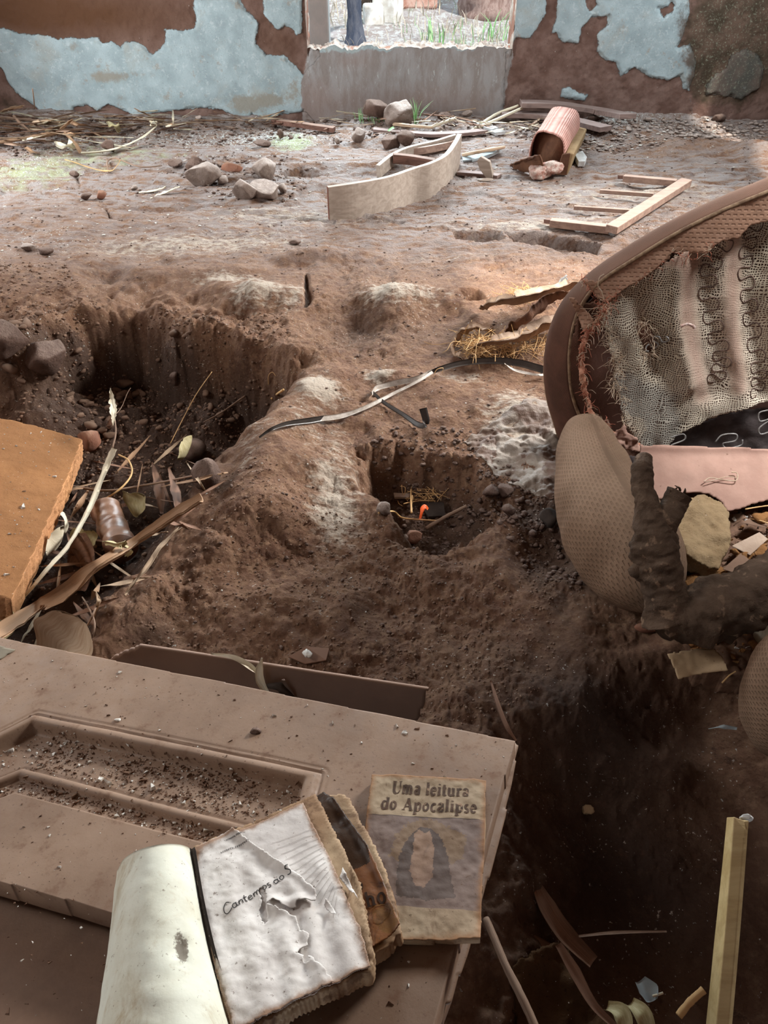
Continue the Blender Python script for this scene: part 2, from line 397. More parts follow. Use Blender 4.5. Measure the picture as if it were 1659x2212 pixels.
# ------------------------------------------------------------------ materials
class NT:
    def __init__(s, name, rough=.85, spec=.25):
        s.m = bpy.data.materials.new(name); s.m.use_nodes = True; s.t = s.m.node_tree; s.t.nodes.clear()
        s.out = s.n('ShaderNodeOutputMaterial'); s.b = s.n('ShaderNodeBsdfPrincipled'); s.l(s.b.outputs[0], s.out.inputs[0])
        s.b.inputs['Roughness'].default_value = rough; s.b.inputs['Specular IOR Level'].default_value = spec
        s.tc = s.n('ShaderNodeTexCoord'); s.co = s.tc.outputs['Object']
    def n(s, t, **k):
        x = s.t.nodes.new(t)
        for a, b in k.items(): setattr(x, a, b)
        return x
    def l(s, a, b): s.t.links.new(a, b)
    def val(s, sock, v):
        if hasattr(v, 'links') or isinstance(v, bpy.types.NodeSocket): s.l(v, sock)
        else: sock.default_value = v
    def noise(s, scale, det=5, rough=.6, dist=0, co=None, sc=(1, 1, 1)):
        c = co or s.co
        if sc != (1, 1, 1):
            mp = s.n('ShaderNodeMapping'); mp.inputs['Scale'].default_value = sc; s.l(c, mp.inputs[0]); c = mp.outputs[0]
        x = s.n('ShaderNodeTexNoise'); s.l(c, x.inputs['Vector'])
        for k, v in (('Scale', scale), ('Detail', det), ('Roughness', rough), ('Distortion', dist)): x.inputs[k].default_value = v
        return x.outputs[0]
    def voro(s, scale, feat='F1', co=None, out=0, rnd=1):
        x = s.n('ShaderNodeTexVoronoi', feature=feat); s.l(co or s.co, x.inputs['Vector']); x.inputs['Scale'].default_value = scale
        x.inputs['Randomness'].default_value = rnd
        return x.outputs[out]
    def ramp(s, f, a, b, lo=0.0, hi=1.0):
        x = s.n('ShaderNodeMapRange', interpolation_type='SMOOTHSTEP'); s.val(x.inputs[0], f); s.val(x.inputs[1], a); s.val(x.inputs[2], b)
        s.val(x.inputs[3], lo); s.val(x.inputs[4], hi); return x.outputs[0]
    def math(s, op, a, b=0.0, clamp=False):
        x = s.n('ShaderNodeMath', operation=op); x.use_clamp = clamp; s.val(x.inputs[0], a); s.val(x.inputs[1], b); return x.outputs[0]
    def mix(s, f, a, b, bt='MIX'):
        x = s.n('ShaderNodeMix', data_type='RGBA', blend_type=bt); s.val(x.inputs[0], f)
        for i, c in ((6, a), (7, b)):
            s.val(x.inputs[i], (*c, 1) if isinstance(c, tuple) else c)
        return x.outputs[2]
    def attr(s, name):
        x = s.n('ShaderNodeAttribute'); x.attribute_name = name; return x.outputs['Fac']
    def upz(s):
        g = s.n('ShaderNodeNewGeometry'); x = s.n('ShaderNodeSeparateXYZ'); s.l(g.outputs['Normal'], x.inputs[0]); return x.outputs[2]
    def bump(s, h, st=.5, d=.01, prev=None):
        x = s.n('ShaderNodeBump'); s.l(h, x.inputs['Height']); x.inputs['Strength'].default_value = st; x.inputs['Distance'].default_value = d
        if prev: s.l(prev, x.inputs['Normal'])
        return x.outputs[0]
    def fin(s, col, normal=None, rough=None):
        s.val(s.b.inputs['Base Color'], (*col, 1) if isinstance(col, tuple) else col)
        if normal: s.l(normal, s.b.inputs['Normal'])
        if rough is not None: s.val(s.b.inputs['Roughness'], rough)
        return s.m
def lin(r, g, b):
    f = lambda c: (c/255/12.92) if c < 10.3 else ((c/255+.055)/1.055)**2.4
    return (f(r), f(g), f(b))
def simple(name, c1, c2, scale=12, bs=60, bd=.003, st=.6, rough=.85, spec=.2, dust=None, dustc=lin(170, 140, 118), sc=(1, 1, 1), spots=None):
    k = NT(name, rough, spec)
    c = k.mix(k.ramp(k.noise(scale, 5, .65, sc=sc), .35, .65), c1, c2)
    if spots: c = k.mix(k.ramp(k.noise(spots[0], 3, .6), spots[1], spots[1]+.06), c, spots[2])
    if dust:
        d = k.math('MULTIPLY', k.ramp(k.upz(), .1, .9), k.ramp(k.noise(30, 4, .7), .3, .7, dust*.5, dust))
        c = k.mix(d, c, dustc)
    return k.fin(c, k.bump(k.noise(bs, 6, .7, sc=sc), st, bd))
M = {}
# earth floor: red-brown soil, pale trodden crust, dark patches with shade painted into pit, hole and near corner, white plaster crumbs, mossy film
k = NT('red_earth', .9, .22)
n1 = k.noise(5, 6, .65); n2 = k.noise(38, 6, .7); n3 = k.noise(160, 3, .6)
c = k.mix(k.ramp(n1, .35, .65), lin(112, 80, 62), lin(138, 104, 82))
c = k.mix(k.ramp(n2, .42, .7), c, lin(154, 122, 98))
c = k.mix(k.ramp(n3, .55, .75, 0, .6), c, lin(86, 62, 50))
c = k.mix(k.ramp(k.noise(14, 6, .75), .62, .66, 0, .6), c, lin(74, 52, 44))
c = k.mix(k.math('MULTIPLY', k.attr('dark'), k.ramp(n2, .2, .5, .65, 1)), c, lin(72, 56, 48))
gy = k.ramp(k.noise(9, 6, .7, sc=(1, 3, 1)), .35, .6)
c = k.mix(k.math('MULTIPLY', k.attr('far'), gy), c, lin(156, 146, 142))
pl = k.math('ADD', k.attr('pale'), k.math('MULTIPLY', k.math('SUBTRACT', k.noise(24, 7, .72, sc=(1, 2, 1)), .5), 1.8))
c = k.mix(k.ramp(pl, .32, .75, 0, .9), c, lin(196, 182, 166))
gr = k.math('ADD', k.attr('green'), k.math('MULTIPLY', k.math('SUBTRACT', k.noise(13, 6, .7), .5), 1.6))
c = k.mix(k.ramp(gr, .4, .9, 0, .7), c, lin(168, 178, 138))
ch = k.math('ADD', k.math('MULTIPLY', k.attr('chips'), .14), k.noise(75, 4, .7))
c = k.mix(k.ramp(ch, .69, .73, 0, 1), c, lin(205, 208, 204))
c = k.mix(k.ramp(k.math('MULTIPLY', k.noise(120, 2, .5), k.ramp(n1, .3, .7, .85, 1.1)), .70, .74, 0, .8), c, lin(196, 184, 172))
b1 = k.bump(k.noise(55, 8, .75), .85, .012)
b2 = k.bump(k.voro(95, 'F1'), .5, .006, b1)
b3 = k.bump(k.noise(230, 4, .7), .6, .003, b2)
M['earth'] = k.fin(c, b3, k.ramp(n2, .3, .7, .78, 1.0))

# wall: clay below, blue-white limewash plaster above it, grey render under the window, mould
k = NT('wall_plaster', .9, .2)
nz = k.noise(26, 7, .72); nz2 = k.noise(7, 5, .6)
sd = k.math('ADD', k.attr('plaster'), k.math('MULTIPLY', k.math('SUBTRACT', nz, .5), .05))
clay = k.mix(k.ramp(nz2, .35, .65), lin(98, 74, 65), lin(124, 100, 91))
clay = k.mix(k.ramp(k.noise(60, 5, .7), .55, .7, 0, .6), clay, lin(84, 62, 54))
clay = k.mix(k.ramp(k.noise(40, 4, .7), .68, .72, 0, .8), clay, lin(190, 182, 176))
clay = k.mix(k.math('MULTIPLY', k.attr('deep'), k.ramp(nz2, .3, .6, .75, 1)), clay, lin(88, 60, 42))
lw = k.mix(k.ramp(nz2, .3, .7), lin(166, 181, 185), lin(142, 157, 161))
lw = k.mix(k.ramp(k.noise(11, 6, .7), .58, .68, 0, .7), lw, lin(150, 142, 130))
lw = k.mix(k.ramp(k.noise(3.2, 7, .72, .6), .52, .68, 0, .55), lw, lin(158, 158, 150))
lw = k.mix(k.ramp(k.noise(34, 6, .75), .54, .64, 0, .5), lw, lin(190, 200, 202))
lw = k.mix(k.ramp(k.noise(120, 4, .75), .6, .68, 0, .7), lw, lin(112, 112, 106))
st = k.math('ADD', k.attr('stain'), k.math('MULTIPLY', k.math('SUBTRACT', nz, .5), 1.4))
lw = k.mix(k.ramp(st, .35, .8, 0, .85), lw, lin(142, 136, 124))
lw = k.mix(k.ramp(k.noise(70, 4, .7), .70, .74, 0, .8), lw, lin(90, 84, 78))
rend = k.mix(k.ramp(k.noise(6, 6, .7, .3, sc=(2.2, 1, .7)), .38, .62), lin(150, 147, 146), lin(134, 126, 122))
rend = k.mix(k.ramp(k.noise(34, 6, .7, sc=(1, 1, .35)), .60, .70, 0, .6), rend, lin(186, 192, 192))
rend = k.mix(k.ramp(k.attr('damp'), .1, .9, 0, .5), rend, lin(132, 108, 98))
edge = k.ramp(sd, -.004, .003)
c = k.mix(edge, clay, lw)
us = k.math('ADD', k.attr('under'), k.math('MULTIPLY', k.math('SUBTRACT', nz, .5), .06))
c = k.mix(k.ramp(us, -.006, .006), c, rend)
mo = k.math('ADD', k.attr('mould'), k.math('MULTIPLY', k.math('SUBTRACT', k.noise(9, 7, .75), .5), 2.2))
c = k.mix(k.ramp(mo, .40, 1.0, 0, .9), c, k.mix(k.ramp(nz2, .35, .65), lin(62, 54, 42), lin(92, 74, 62)))
mo2 = k.ramp(k.math('MULTIPLY', k.attr('mould'), k.noise(70, 5, .8)), .66, .74, 0, .6)
c = k.mix(mo2, c, lin(140, 146, 128))
h = k.math('ADD', k.math('MULTIPLY', edge, .5), k.math('MULTIPLY', k.noise(60, 7, .72), .35))
M['wall'] = k.fin(c, k.bump(k.noise(180, 4, .7), .4, .002, k.bump(h, .9, .012)))
M['clay'] = simple('clay_wall', lin(120, 84, 68), lin(96, 64, 50), 6, 40, .01)
M['ceiling'] = simple('old_boards', lin(120, 92, 72), lin(84, 62, 48), 3, 30, .01, sc=(1, 8, 1))
M['sillcrumb'] = simple('crumbled_mortar', lin(150, 140, 130), lin(120, 100, 88), 16, 50, .01, spots=(12, .6, lin(150, 96, 76)))
# outdoors
k = NT('dry_yard', 1, .05)
c = k.mix(k.ramp(k.noise(3, 6, .7), .35, .65), lin(206, 200, 204), lin(180, 166, 162))
c = k.mix(k.ramp(k.noise(16, 7, .75, sc=(1, .5, 1)), .5, .56), c, lin(228, 230, 232))
c = k.mix(k.ramp(k.noise(1.3, 4, .6), .58, .7, 0, .6), c, lin(150, 176, 140))
M['yard'] = k.fin(c, k.bump(k.noise(20, 8, .8), 1, .06))
M['grass'] = simple('grass_blade', lin(120, 178, 110), lin(176, 205, 164), 5, 40, .002)
M['drygrass'] = simple('dry_grass', lin(205, 200, 190), lin(170, 160, 140), 5, 40, .002)
M['concrete'] = simple('pale_concrete', lin(232, 238, 238), lin(214, 224, 224), 4, 40, .004)
M['bark'] = simple('dark_bark', lin(62, 70, 88), lin(92, 96, 108), 9, 22, .03, sc=(2, 2, .5))
M['bark2'] = simple('reddish_bark', lin(128, 104, 98), lin(160, 140, 134), 9, 22, .03, sc=(3, 3, .4))
M['brickred'] = simple('fired_brick', lin(170, 120, 104), lin(200, 170, 160), 9, 50, .004)
M['whiteb'] = simple('white_block', lin(220, 222, 222), lin(190, 186, 180), 9, 50, .004)
# stones and litter
M['rock'] = simple('dusty_rock', lin(140, 124, 114), lin(108, 92, 84), 9, 40, .014, st=.9, dust=.9, dustc=lin(196, 180, 170))
M['clod'] = simple('earth_clod', lin(102, 80, 70), lin(80, 62, 54), 9, 46, .016, st=.9, dust=.6, dustc=lin(158, 136, 124))
M['brickbat'] = simple('broken_brick', lin(150, 104, 84), lin(120, 84, 70), 9, 40, .008, dust=.5)
M['pebble'] = simple('dusty_pebble', lin(126, 98, 82), lin(92, 72, 60), 30, 120, .002, dust=.35, dustc=lin(160, 134, 114))
M['chip'] = simple('plaster_crumb', lin(222, 220, 214), lin(178, 168, 156), 40, 120, .001)
M['chipd'] = simple('dark_crumb', lin(120, 92, 74), lin(92, 68, 54), 40, 120, .001)
def fibre(name, c1, c2, scl=(3, 60, 1), rough=.7, spec=.3, spots=None):
    k = NT(name, rough, spec); uv = k.tc.outputs['UV']
    c = k.mix(k.ramp(k.noise(1, 5, .7, co=uv, sc=scl), .3, .7), c1, c2)
    c = k.mix(k.ramp(k.noise(18, 5, .7), .58, .75, 0, .5), c, tuple(q*.5 for q in c1))
    if spots: c = k.mix(k.ramp(k.noise(30, 3, .7), .62, .7, 0, .8), c, spots)
    return k.fin(c, k.bump(k.noise(1, 4, .6, co=uv, sc=(scl[0], scl[1]*1.3, 1)), .5, .0015))
M['leaf'] = fibre('dry_leaf', lin(176, 146, 118), lin(206, 184, 158), (2, 22, 1))
M['leafpale'] = fibre('pale_leaf', lin(206, 194, 168), lin(232, 222, 200), (2, 18, 1))
M['leafdark'] = fibre('brown_leaf', lin(112, 80, 62), lin(142, 106, 84), (2, 18, 1))
M['leafyel'] = fibre('yellowed_leaf', lin(170, 156, 112), lin(204, 194, 156), (3, 10, 1))
M['stalk'] = fibre('palm_stalk', lin(150, 116, 88), lin(176, 142, 112), (1, 26, 1))
M['twig'] = fibre('dry_twig', lin(118, 92, 76), lin(156, 130, 110), (8, 6, 1))
M['straw'] = fibre('straw', lin(198, 156, 104), lin(224, 186, 134), (2, 6, 1))
# timber
def timber(name, c1, c2, dust=.5, dc=lin(176, 150, 130), scl=(1.5, 14, 14), rough=.75, knots=True):
    k = NT(name, rough, .3)
    g = k.noise(3, 6, .65, .6, sc=scl)
    c = k.mix(k.ramp(g, .35, .65), c1, c2)
    c = k.mix(k.ramp(k.noise(9, 5, .7), .56, .75, 0, .45), c, tuple(q*.45 for q in c1))
    if dust:
        c = k.mix(k.math('MULTIPLY', k.ramp(k.upz(), .2, .95), k.ramp(k.noise(20, 5, .7), .3, .7, dust*.6, dust)), c, dc)
    return k.fin(c, k.bump(k.noise(6, 5, .7, sc=scl), .35, .003))
M['pine'] = timber('aged_pine', lin(150, 136, 124), lin(172, 158, 146), .3, lin(206, 186, 172))
M['greywood'] = timber('grey_slat', lin(124, 104, 98), lin(146, 124, 116), .6, lin(160, 142, 136))
M['redwood'] = timber('reddish_lath', lin(142, 116, 104), lin(172, 144, 128), .55, lin(196, 170, 154))
M['darkwood'] = timber('dark_plank', lin(92, 64, 54), lin(120, 86, 74), .4)
M['endgrain'] = timber('stained_end_grain', lin(84, 46, 34), lin(104, 60, 44), 0)
M['log'] = simple('decayed_log', lin(70, 55, 44), lin(94, 76, 62), 12, 30, .02, dust=.4, dustc=lin(116, 96, 80), spots=(30, .60, lin(132, 108, 88)))
M['hardboard'] = simple('painted_board', lin(108, 84, 70), lin(94, 72, 60), 6, 90, .0008, rough=.6, dust=.5, dustc=lin(140, 112, 92), spots=(18, .68, lin(92, 66, 54)))
k = NT('dusty_door_paint', .55, .4)
n1 = k.noise(4, 5, .6); n2 = k.noise(34, 6, .72)
c = k.mix(k.ramp(n1, .35, .65), lin(144, 118, 98), lin(122, 97, 79))
c = k.mix(k.ramp(n2, .54, .70, 0, .7), c, lin(112, 82, 64))
c = k.mix(k.ramp(k.noise(9, 5, .75, 1.5, sc=(1, 3, 1)), .66, .72, 0, .6), c, lin(112, 78, 64))
c = k.mix(k.ramp(k.noise(240, 2, .5), .66, .7, 0, .6), c, lin(96, 72, 58))
M['door'] = k.fin(c, k.bump(k.noise(200, 4, .7), .25, .0008), k.ramp(n2, .3, .7, .5, .8))
M['doorstripe'] = simple('grey_door_band', lin(132, 124, 108), lin(116, 106, 94), 6, 90, .0008)
# paper
def paper(name, c1, c2, stain, amt=.62, rough=.7):
    k = NT(name, rough, .25)
    c = k.mix(k.ramp(k.noise(9, 5, .65), .35, .65), c1, c2)
    c = k.mix(k.ramp(k.noise(16, 6, .75, .8), amt, amt+.14, 0, .85), c, stain)
    c = k.mix(k.ramp(k.noise(5, 6, .75, 1.2), .52, .72, 0, .45), c, stain)
    ed = k.math('ADD', k.attr('edge'), k.math('MULTIPLY', k.math('SUBTRACT', k.noise(60, 6, .75), .5), 1.2))
    c = k.mix(k.ramp(ed, .25, .95, 0, .85), c, lin(140, 100, 66))
    c = k.mix(k.ramp(k.noise(170, 4, .75), .62, .68, 0, .7), c, lin(96, 74, 56))
    return k.fin(c, k.bump(k.noise(26, 5, .6), .5, .003))
M['page'] = paper('damp_page', lin(230, 226, 222), lin(206, 200, 196), lin(172, 146, 120), .64)
M['pagew'] = paper('curled_page', lin(222, 222, 208), lin(206, 202, 184), lin(170, 150, 116), .64)
M['pageedge'] = paper('page_block', lin(176, 152, 122), lin(142, 112, 84), lin(100, 72, 50), .5)
M['cover'] = paper('yellowed_cover', lin(158, 140, 116), lin(140, 120, 98), lin(110, 86, 66), .56)
M['coverpic'] = paper('brown_cover_picture', lin(108, 92, 86), lin(118, 100, 92), lin(96, 78, 72), .55)
M['coverarch'] = paper('dark_cover_arch', lin(82, 70, 65), lin(90, 76, 70), lin(102, 86, 76), .6)
M['coverglow'] = paper('ochre_cover_glow', lin(122, 100, 80), lin(112, 94, 80), lin(112, 90, 78), .55)
M['coverfig'] = paper('light_cover_figure', lin(138, 112, 94), lin(120, 96, 82), lin(100, 80, 70), .5)
M['bookbrown'] = paper('brown_book_cover', lin(104, 66, 40), lin(132, 88, 54), lin(60, 36, 22), .5, .4)
M['bookdark'] = paper('dark_cover_panel', lin(52, 34, 20), lin(62, 42, 26), lin(36, 24, 14), .55, .4)
M['bookochre'] = paper('ochre_stain', lin(140, 98, 40), lin(110, 74, 34), lin(80, 50, 26), .5, .5)
M['ink'] = simple('faded_ink', lin(92, 72, 60), lin(70, 56, 48), 90, 50, .0002, spots=(120, .6, lin(140, 116, 96)))
M['inkfaint'] = simple('faint_ink', lin(150, 142, 138), lin(180, 172, 166), 60, 50, .0002)
M['inkblack'] = simple('black_ink', lin(44, 42, 44), lin(78, 74, 72), 60, 50, .0002)
M['inkbrown'] = simple('brown_ink', lin(44, 30, 22), lin(60, 42, 30), 60, 50, .0002)
M['card'] = paper('cardboard', lin(176, 150, 118), lin(160, 134, 104), lin(120, 92, 70), .62)
# foam and fabric
def foam(name, c1, c2, c3, holes=18, amt=.2):
    k = NT(name, .95, .05)
    c = k.mix(k.ramp(k.noise(4, 6, .7), .35, .65), c1, c2)
    c = k.mix(k.ramp(k.noise(120, 4, .7), .60, .68, 0, .7), c, c3)
    c = k.mix(k.ramp(k.noise(180, 2, .5), .74, .76, 0, 1), c, lin(216, 206, 196))
    return k.fin(c, k.bump(k.noise(300, 3, .6), .5, .0015, k.bump(k.noise(holes, 6, .7), .7, .01)))
M['foam_orange'] = foam('orange_foam', lin(156, 112, 76), lin(140, 100, 68), lin(112, 78, 54), 10)
M['foam_orange_lit'] = foam('orange_foam_lit', lin(200, 148, 104), lin(186, 136, 98), lin(140, 92, 62), 30)  # lighter copy for the side that catches light from the right
M['foam_tan'] = foam('tan_foam', lin(166, 142, 110), lin(146, 122, 92), lin(122, 96, 68), 24)
M['foam_dark'] = foam('shaded_foam', lin(84, 60, 40), lin(66, 48, 34), lin(50, 36, 26), 40)  # rotten foam colour lowered for the shaded near right corner
M['foam_crumb'] = foam('rotten_foam', lin(150, 108, 68), lin(118, 82, 54), lin(90, 62, 42), 40)
def fabric(name, c1, c2, su, sv, bd=.002, dust=.35, dimple=True, dc=lin(176, 140, 118)):
    k = NT(name, .95, .1); uv = k.tc.outputs['UV']
    c = k.mix(k.ramp(k.noise(7, 5, .65), .35, .65), c1, c2)
    sp = k.n('ShaderNodeSeparateXYZ'); k.l(uv, sp.inputs[0])
    vv = k.math('MULTIPLY', sp.outputs[1], sv); row = k.math('MULTIPLY', k.math('FLOOR', vv), .5)
    uu = k.math('ADD', k.math('MULTIPLY', sp.outputs[0], su), row)
    du = k.math('ABSOLUTE', k.math('SUBTRACT', k.math('FRACT', uu), .5)); dv = k.math('ABSOLUTE', k.math('SUBTRACT', k.math('FRACT', vv), .5))
    dash = k.math('MULTIPLY', k.ramp(du, .34, .22), k.ramp(dv, .26, .10))
    c = k.mix(k.math('MULTIPLY', dash, .30), c, tuple(q*.4 for q in c1))
    if dust: c = k.mix(k.math('MULTIPLY', k.ramp(k.upz(), 0, .9), dust), c, dc)
    hh = k.math('MULTIPLY', dash, -1.0)
    return k.fin(c, k.bump(k.noise(400, 2, .5), .3, .0008, k.bump(hh, .7, bd)))
M['fab_arm'] = fabric('dimpled_brown_upholstery', lin(142, 116, 96), lin(120, 96, 78), 62, 120, .003, dc=lin(168, 142, 120))
M['fab_rim'] = fabric('dimpled_tan_upholstery', lin(176, 140, 118), lin(160, 124, 102), 62, 90, .003)
M['fab_shade'] = fabric('shaded_side_band', lin(94, 64, 52), lin(76, 52, 42), 140, 260, .0012, .25)  # darker upholstery colour carries the shade of the left-facing side
M['piping'] = simple('tan_piping', lin(150, 124, 98), lin(110, 86, 68), 60, 240, .002)
M['lining'] = simple('pink_lining', lin(158, 120, 106), lin(134, 100, 88), 7, 60, .002, spots=(20, .66, lin(120, 86, 74)))
M['pinksheet'] = simple('dusty_pink_cloth', lin(178, 140, 124), lin(152, 116, 102), 6, 46, .002, dust=.25, dustc=lin(180, 152, 136), spots=(60, .68, lin(120, 84, 70)))
M['tornedge'] = simple('frayed_edge', lin(208, 158, 132), lin(176, 116, 92), 40, 90, .006)
M['thread'] = simple('red_thread', lin(190, 120, 96), lin(150, 84, 66), 60, 60, .001)
M['threadpale'] = simple('pale_thread', lin(206, 186, 164), lin(180, 156, 130), 60, 60, .001)
M['wire'] = simple('rusty_spring_wire', lin(112, 90, 80), lin(84, 66, 58), 60, 60, .001, rough=.6)
M['wirelight'] = simple('bare_spring_wire', lin(150, 146, 142), lin(110, 104, 100), 60, 60, .001, rough=.4)
M['darkcloth'] = simple('dark_lining_cloth', lin(84, 74, 72), lin(60, 52, 50), 12, 60, .003)
M['ribbed'] = None
k = NT('ribbed_pink_upholstery', .95, .1); uv = k.tc.outputs['UV']
wv = k.n('ShaderNodeTexWave'); wv.wave_type = 'BANDS'; wv.bands_direction = 'X'; k.l(uv, wv.inputs[0]); wv.inputs['Scale'].default_value = 9; wv.inputs['Distortion'].default_value = .4
wv.inputs['Detail'].default_value = 0
c = k.mix(k.ramp(k.noise(7, 5, .65), .35, .65), lin(212, 166, 154), lin(194, 146, 134))
c = k.mix(k.math('MULTIPLY', wv.outputs[1], .45), c, lin(150, 104, 92))
M['ribbed'] = k.fin(c, k.bump(wv.outputs[1], .6, .006))
# gauze: a woven net, threads only where the weave has them
def gauze():
    k = NT('burlap_gauze', .95, .05); uv = k.tc.outputs['UV']
    ds = k.n('ShaderNodeVectorMath', operation='ADD'); nn = k.n('ShaderNodeTexNoise'); k.l(uv, nn.inputs['Vector']); nn.inputs['Scale'].default_value = 16; nn.inputs['Detail'].default_value = 3
    sc = k.n('ShaderNodeVectorMath', operation='SCALE'); k.l(nn.outputs['Color'], sc.inputs[0]); sc.inputs['Scale'].default_value = .045
    k.l(uv, ds.inputs[0]); k.l(sc.outputs[0], ds.inputs[1]); sp = k.n('ShaderNodeSeparateXYZ'); k.l(ds.outputs[0], sp.inputs[0])
    def threads(sock, f, w):
        x = k.math('FRACT', k.math('MULTIPLY', sock, f)); x = k.math('ABSOLUTE', k.math('SUBTRACT', x, .5))
        return k.ramp(x, w, w-.1)
    dens = k.ramp(k.noise(5, 3, .6), .4, .6, .18, .30)
    tu = threads(sp.outputs[0], 170, .26); tv = threads(sp.outputs[1], 170, .30)
    h = k.math('MAXIMUM', tu, tv)
    c = k.mix(k.ramp(k.noise(6, 5, .65), .4, .6), lin(204, 190, 170), lin(180, 166, 146))
    at = k.attr('dirty'); c = k.mix(k.math('MULTIPLY', at, .8), c, lin(158, 122, 108))
    c = k.mix(k.ramp(k.math('ADD', k.attr('grey'), k.noise(14, 5, .7)), .95, 1.25, 0, .8), c, lin(160, 154, 144))
    tr = k.n('ShaderNodeBsdfTransparent'); mx = k.n('ShaderNodeMixShader')
    fill = k.math('MAXIMUM', h, k.ramp(k.math('ADD', at, k.noise(40, 4, .7)), .75, 1.05))
    hole = k.ramp(k.math('ADD', k.attr('torn'), k.math('MULTIPLY', k.math('SUBTRACT', k.noise(60, 5, .7), .5), .5)), .45, .55)
    fill = k.math('MULTIPLY', fill, k.math('SUBTRACT', 1.0, hole))
    k.l(fill, mx.inputs[0]); k.l(tr.outputs[0], mx.inputs[1]); k.l(k.b.outputs[0], mx.inputs[2]); k.l(mx.outputs[0], k.out.inputs[0])
    return k.fin(c, k.bump(h, .8, .002))
M['gauze'] = gauze()
M['burlapfold'] = None
k = NT('stained_burlap', .95, .05); uv = k.tc.outputs['UV']
wv = k.n('ShaderNodeTexBrick'); k.l(uv, wv.inputs['Vector']); wv.inputs['Scale'].default_value = 1; wv.inputs['Brick Width'].default_value = .006; wv.inputs['Row Height'].default_value = .006; wv.inputs['Mortar Size'].default_value = .0015; wv.offset = 0
c = k.mix(k.ramp(k.noise(6, 5, .65), .35, .65), lin(180, 140, 126), lin(150, 112, 98))
c = k.mix(k.math('MULTIPLY', wv.outputs['Fac'], .4), c, lin(84, 60, 52))
M['burlapfold'] = k.fin(c, k.bump(wv.outputs['Fac'], .6, .002))
# odds and ends
M['strap'] = simple('black_plastic_strap', lin(34, 30, 28), lin(50, 44, 40), 40, 90, .0008, rough=.4, spec=.5, dust=.15, dustc=lin(150, 130, 116))
M['strapw'] = simple('silvery_strap_back', lin(214, 206, 198), lin(176, 164, 152), 40, 90, .0008, rough=.35, spec=.5)
M['rag'] = simple('dirty_rag', lin(176, 152, 132), lin(140, 112, 92), 9, 60, .006, dust=.3, dustc=lin(206, 188, 170))
M['ragdark'] = simple('brown_rag', lin(118, 84, 64), lin(90, 62, 48), 9, 60, .006)
M['tile'] = simple('blue_grey_shard', lin(168, 178, 180), lin(148, 156, 160), 9, 60, .001)
M['orange'] = simple('orange_plastic', lin(246, 104, 40), lin(232, 86, 30), 9, 60, .001, rough=.4)
M['pot'] = simple('brown_glazed_bottle', lin(112, 76, 58), lin(132, 92, 72), 9, 60, .002, rough=.35, spec=.5, dust=.4)
M['plasticw'] = simple('white_plastic', lin(214, 216, 216), lin(188, 188, 186), 20, 60, .004, rough=.5)
M['sheet'] = simple('trodden_plastic_sheet', lin(150, 138, 126), lin(122, 102, 88), 10, 26, .010, rough=.6, spec=.35, spots=(14, .52, lin(104, 80, 66)))
M['fluff'] = simple('pale_stuffing', lin(226, 210, 200), lin(176, 120, 104), 30, 60, .02)
M['slate'] = simple('dark_scrap', lin(66, 56, 50), lin(48, 40, 36), 12, 60, .003)

# ------------------------------------------------------------------ the room
YW = 6.0; XL, XR = -2.85, 2.78
def wp(lst): return [(py(u, v, YW)[0], py(u, v, YW)[2]) for u, v in lst]
_ys = [.02]
while _ys[-1] < YW+.25: _ys.append(_ys[-1]+.0036+.0022*_ys[-1])
_ys = np.array(_ys); NC = 860
_t = np.linspace(-1, 1, NC)
_inner = .44*_ys[:, None]+.60
_X = np.where(np.abs(_t)[None] < .88, _t[None]/.88*_inner, np.sign(_t)[None]*(_inner+(np.abs(_t)[None]-.88)/.12*np.maximum(3.1-_inner, .05)))
_Y = np.repeat(_ys[:, None], NC, 1)
_Z = Hgt(_X, _Y)
def msk(lst):
    r = np.zeros(_X.shape)
    for u, v, ru, rv, s in lst:
        p = pz(u, v); q = pz(u+ru, v); a = pz(u, v+rv); b = pz(u, v-rv)
        r = r+s*np.exp(-((_X-p[0])/abs(q[0]-p[0]))**2-((_Y-p[1])/(abs(a[1]-b[1])/2))**2)
    return np.clip(r, 0, 1.2)
_pit = sst((psdf(PIT, _X, _Y)+.02*fbm(_X*9, _Y*9, 60, 3)-.02)/.10); _hol = sst((psdf(HOLE, _X, _Y))/.06)
_slope = 1-sst((_X+1.0)/.3)*0
pale = msk([(560, 640, 80, 30, .7), (480, 605, 90, 14, .6), (640, 650, 30, 50, .3), (690, 860, 60, 30, .9), (650, 930, 90, 40, .35), (720, 1050, 70, 120, .6), (540, 980, 40, 60, .4), (1120, 900, 110, 70, .6), (1150, 970, 80, 40, .6),
            (900, 650, 110, 30, .5), (820, 640, 60, 30, .4), (1000, 555, 260, 20, .35), (300, 540, 330, 20, .35), (1150, 490, 200, 18, .5), (820, 815, 40, 20, .8), (1000, 820, 60, 20, .5),
            (640, 470, 300, 30, .5), (560, 1060, 60, 50, .25), (1250, 430, 160, 50, .4), (1480, 420, 150, 40, .4), (740, 1130, 60, 60, .3), (480, 520, 300, 18, .4)])
pale = pale*(1-.85*_pit)
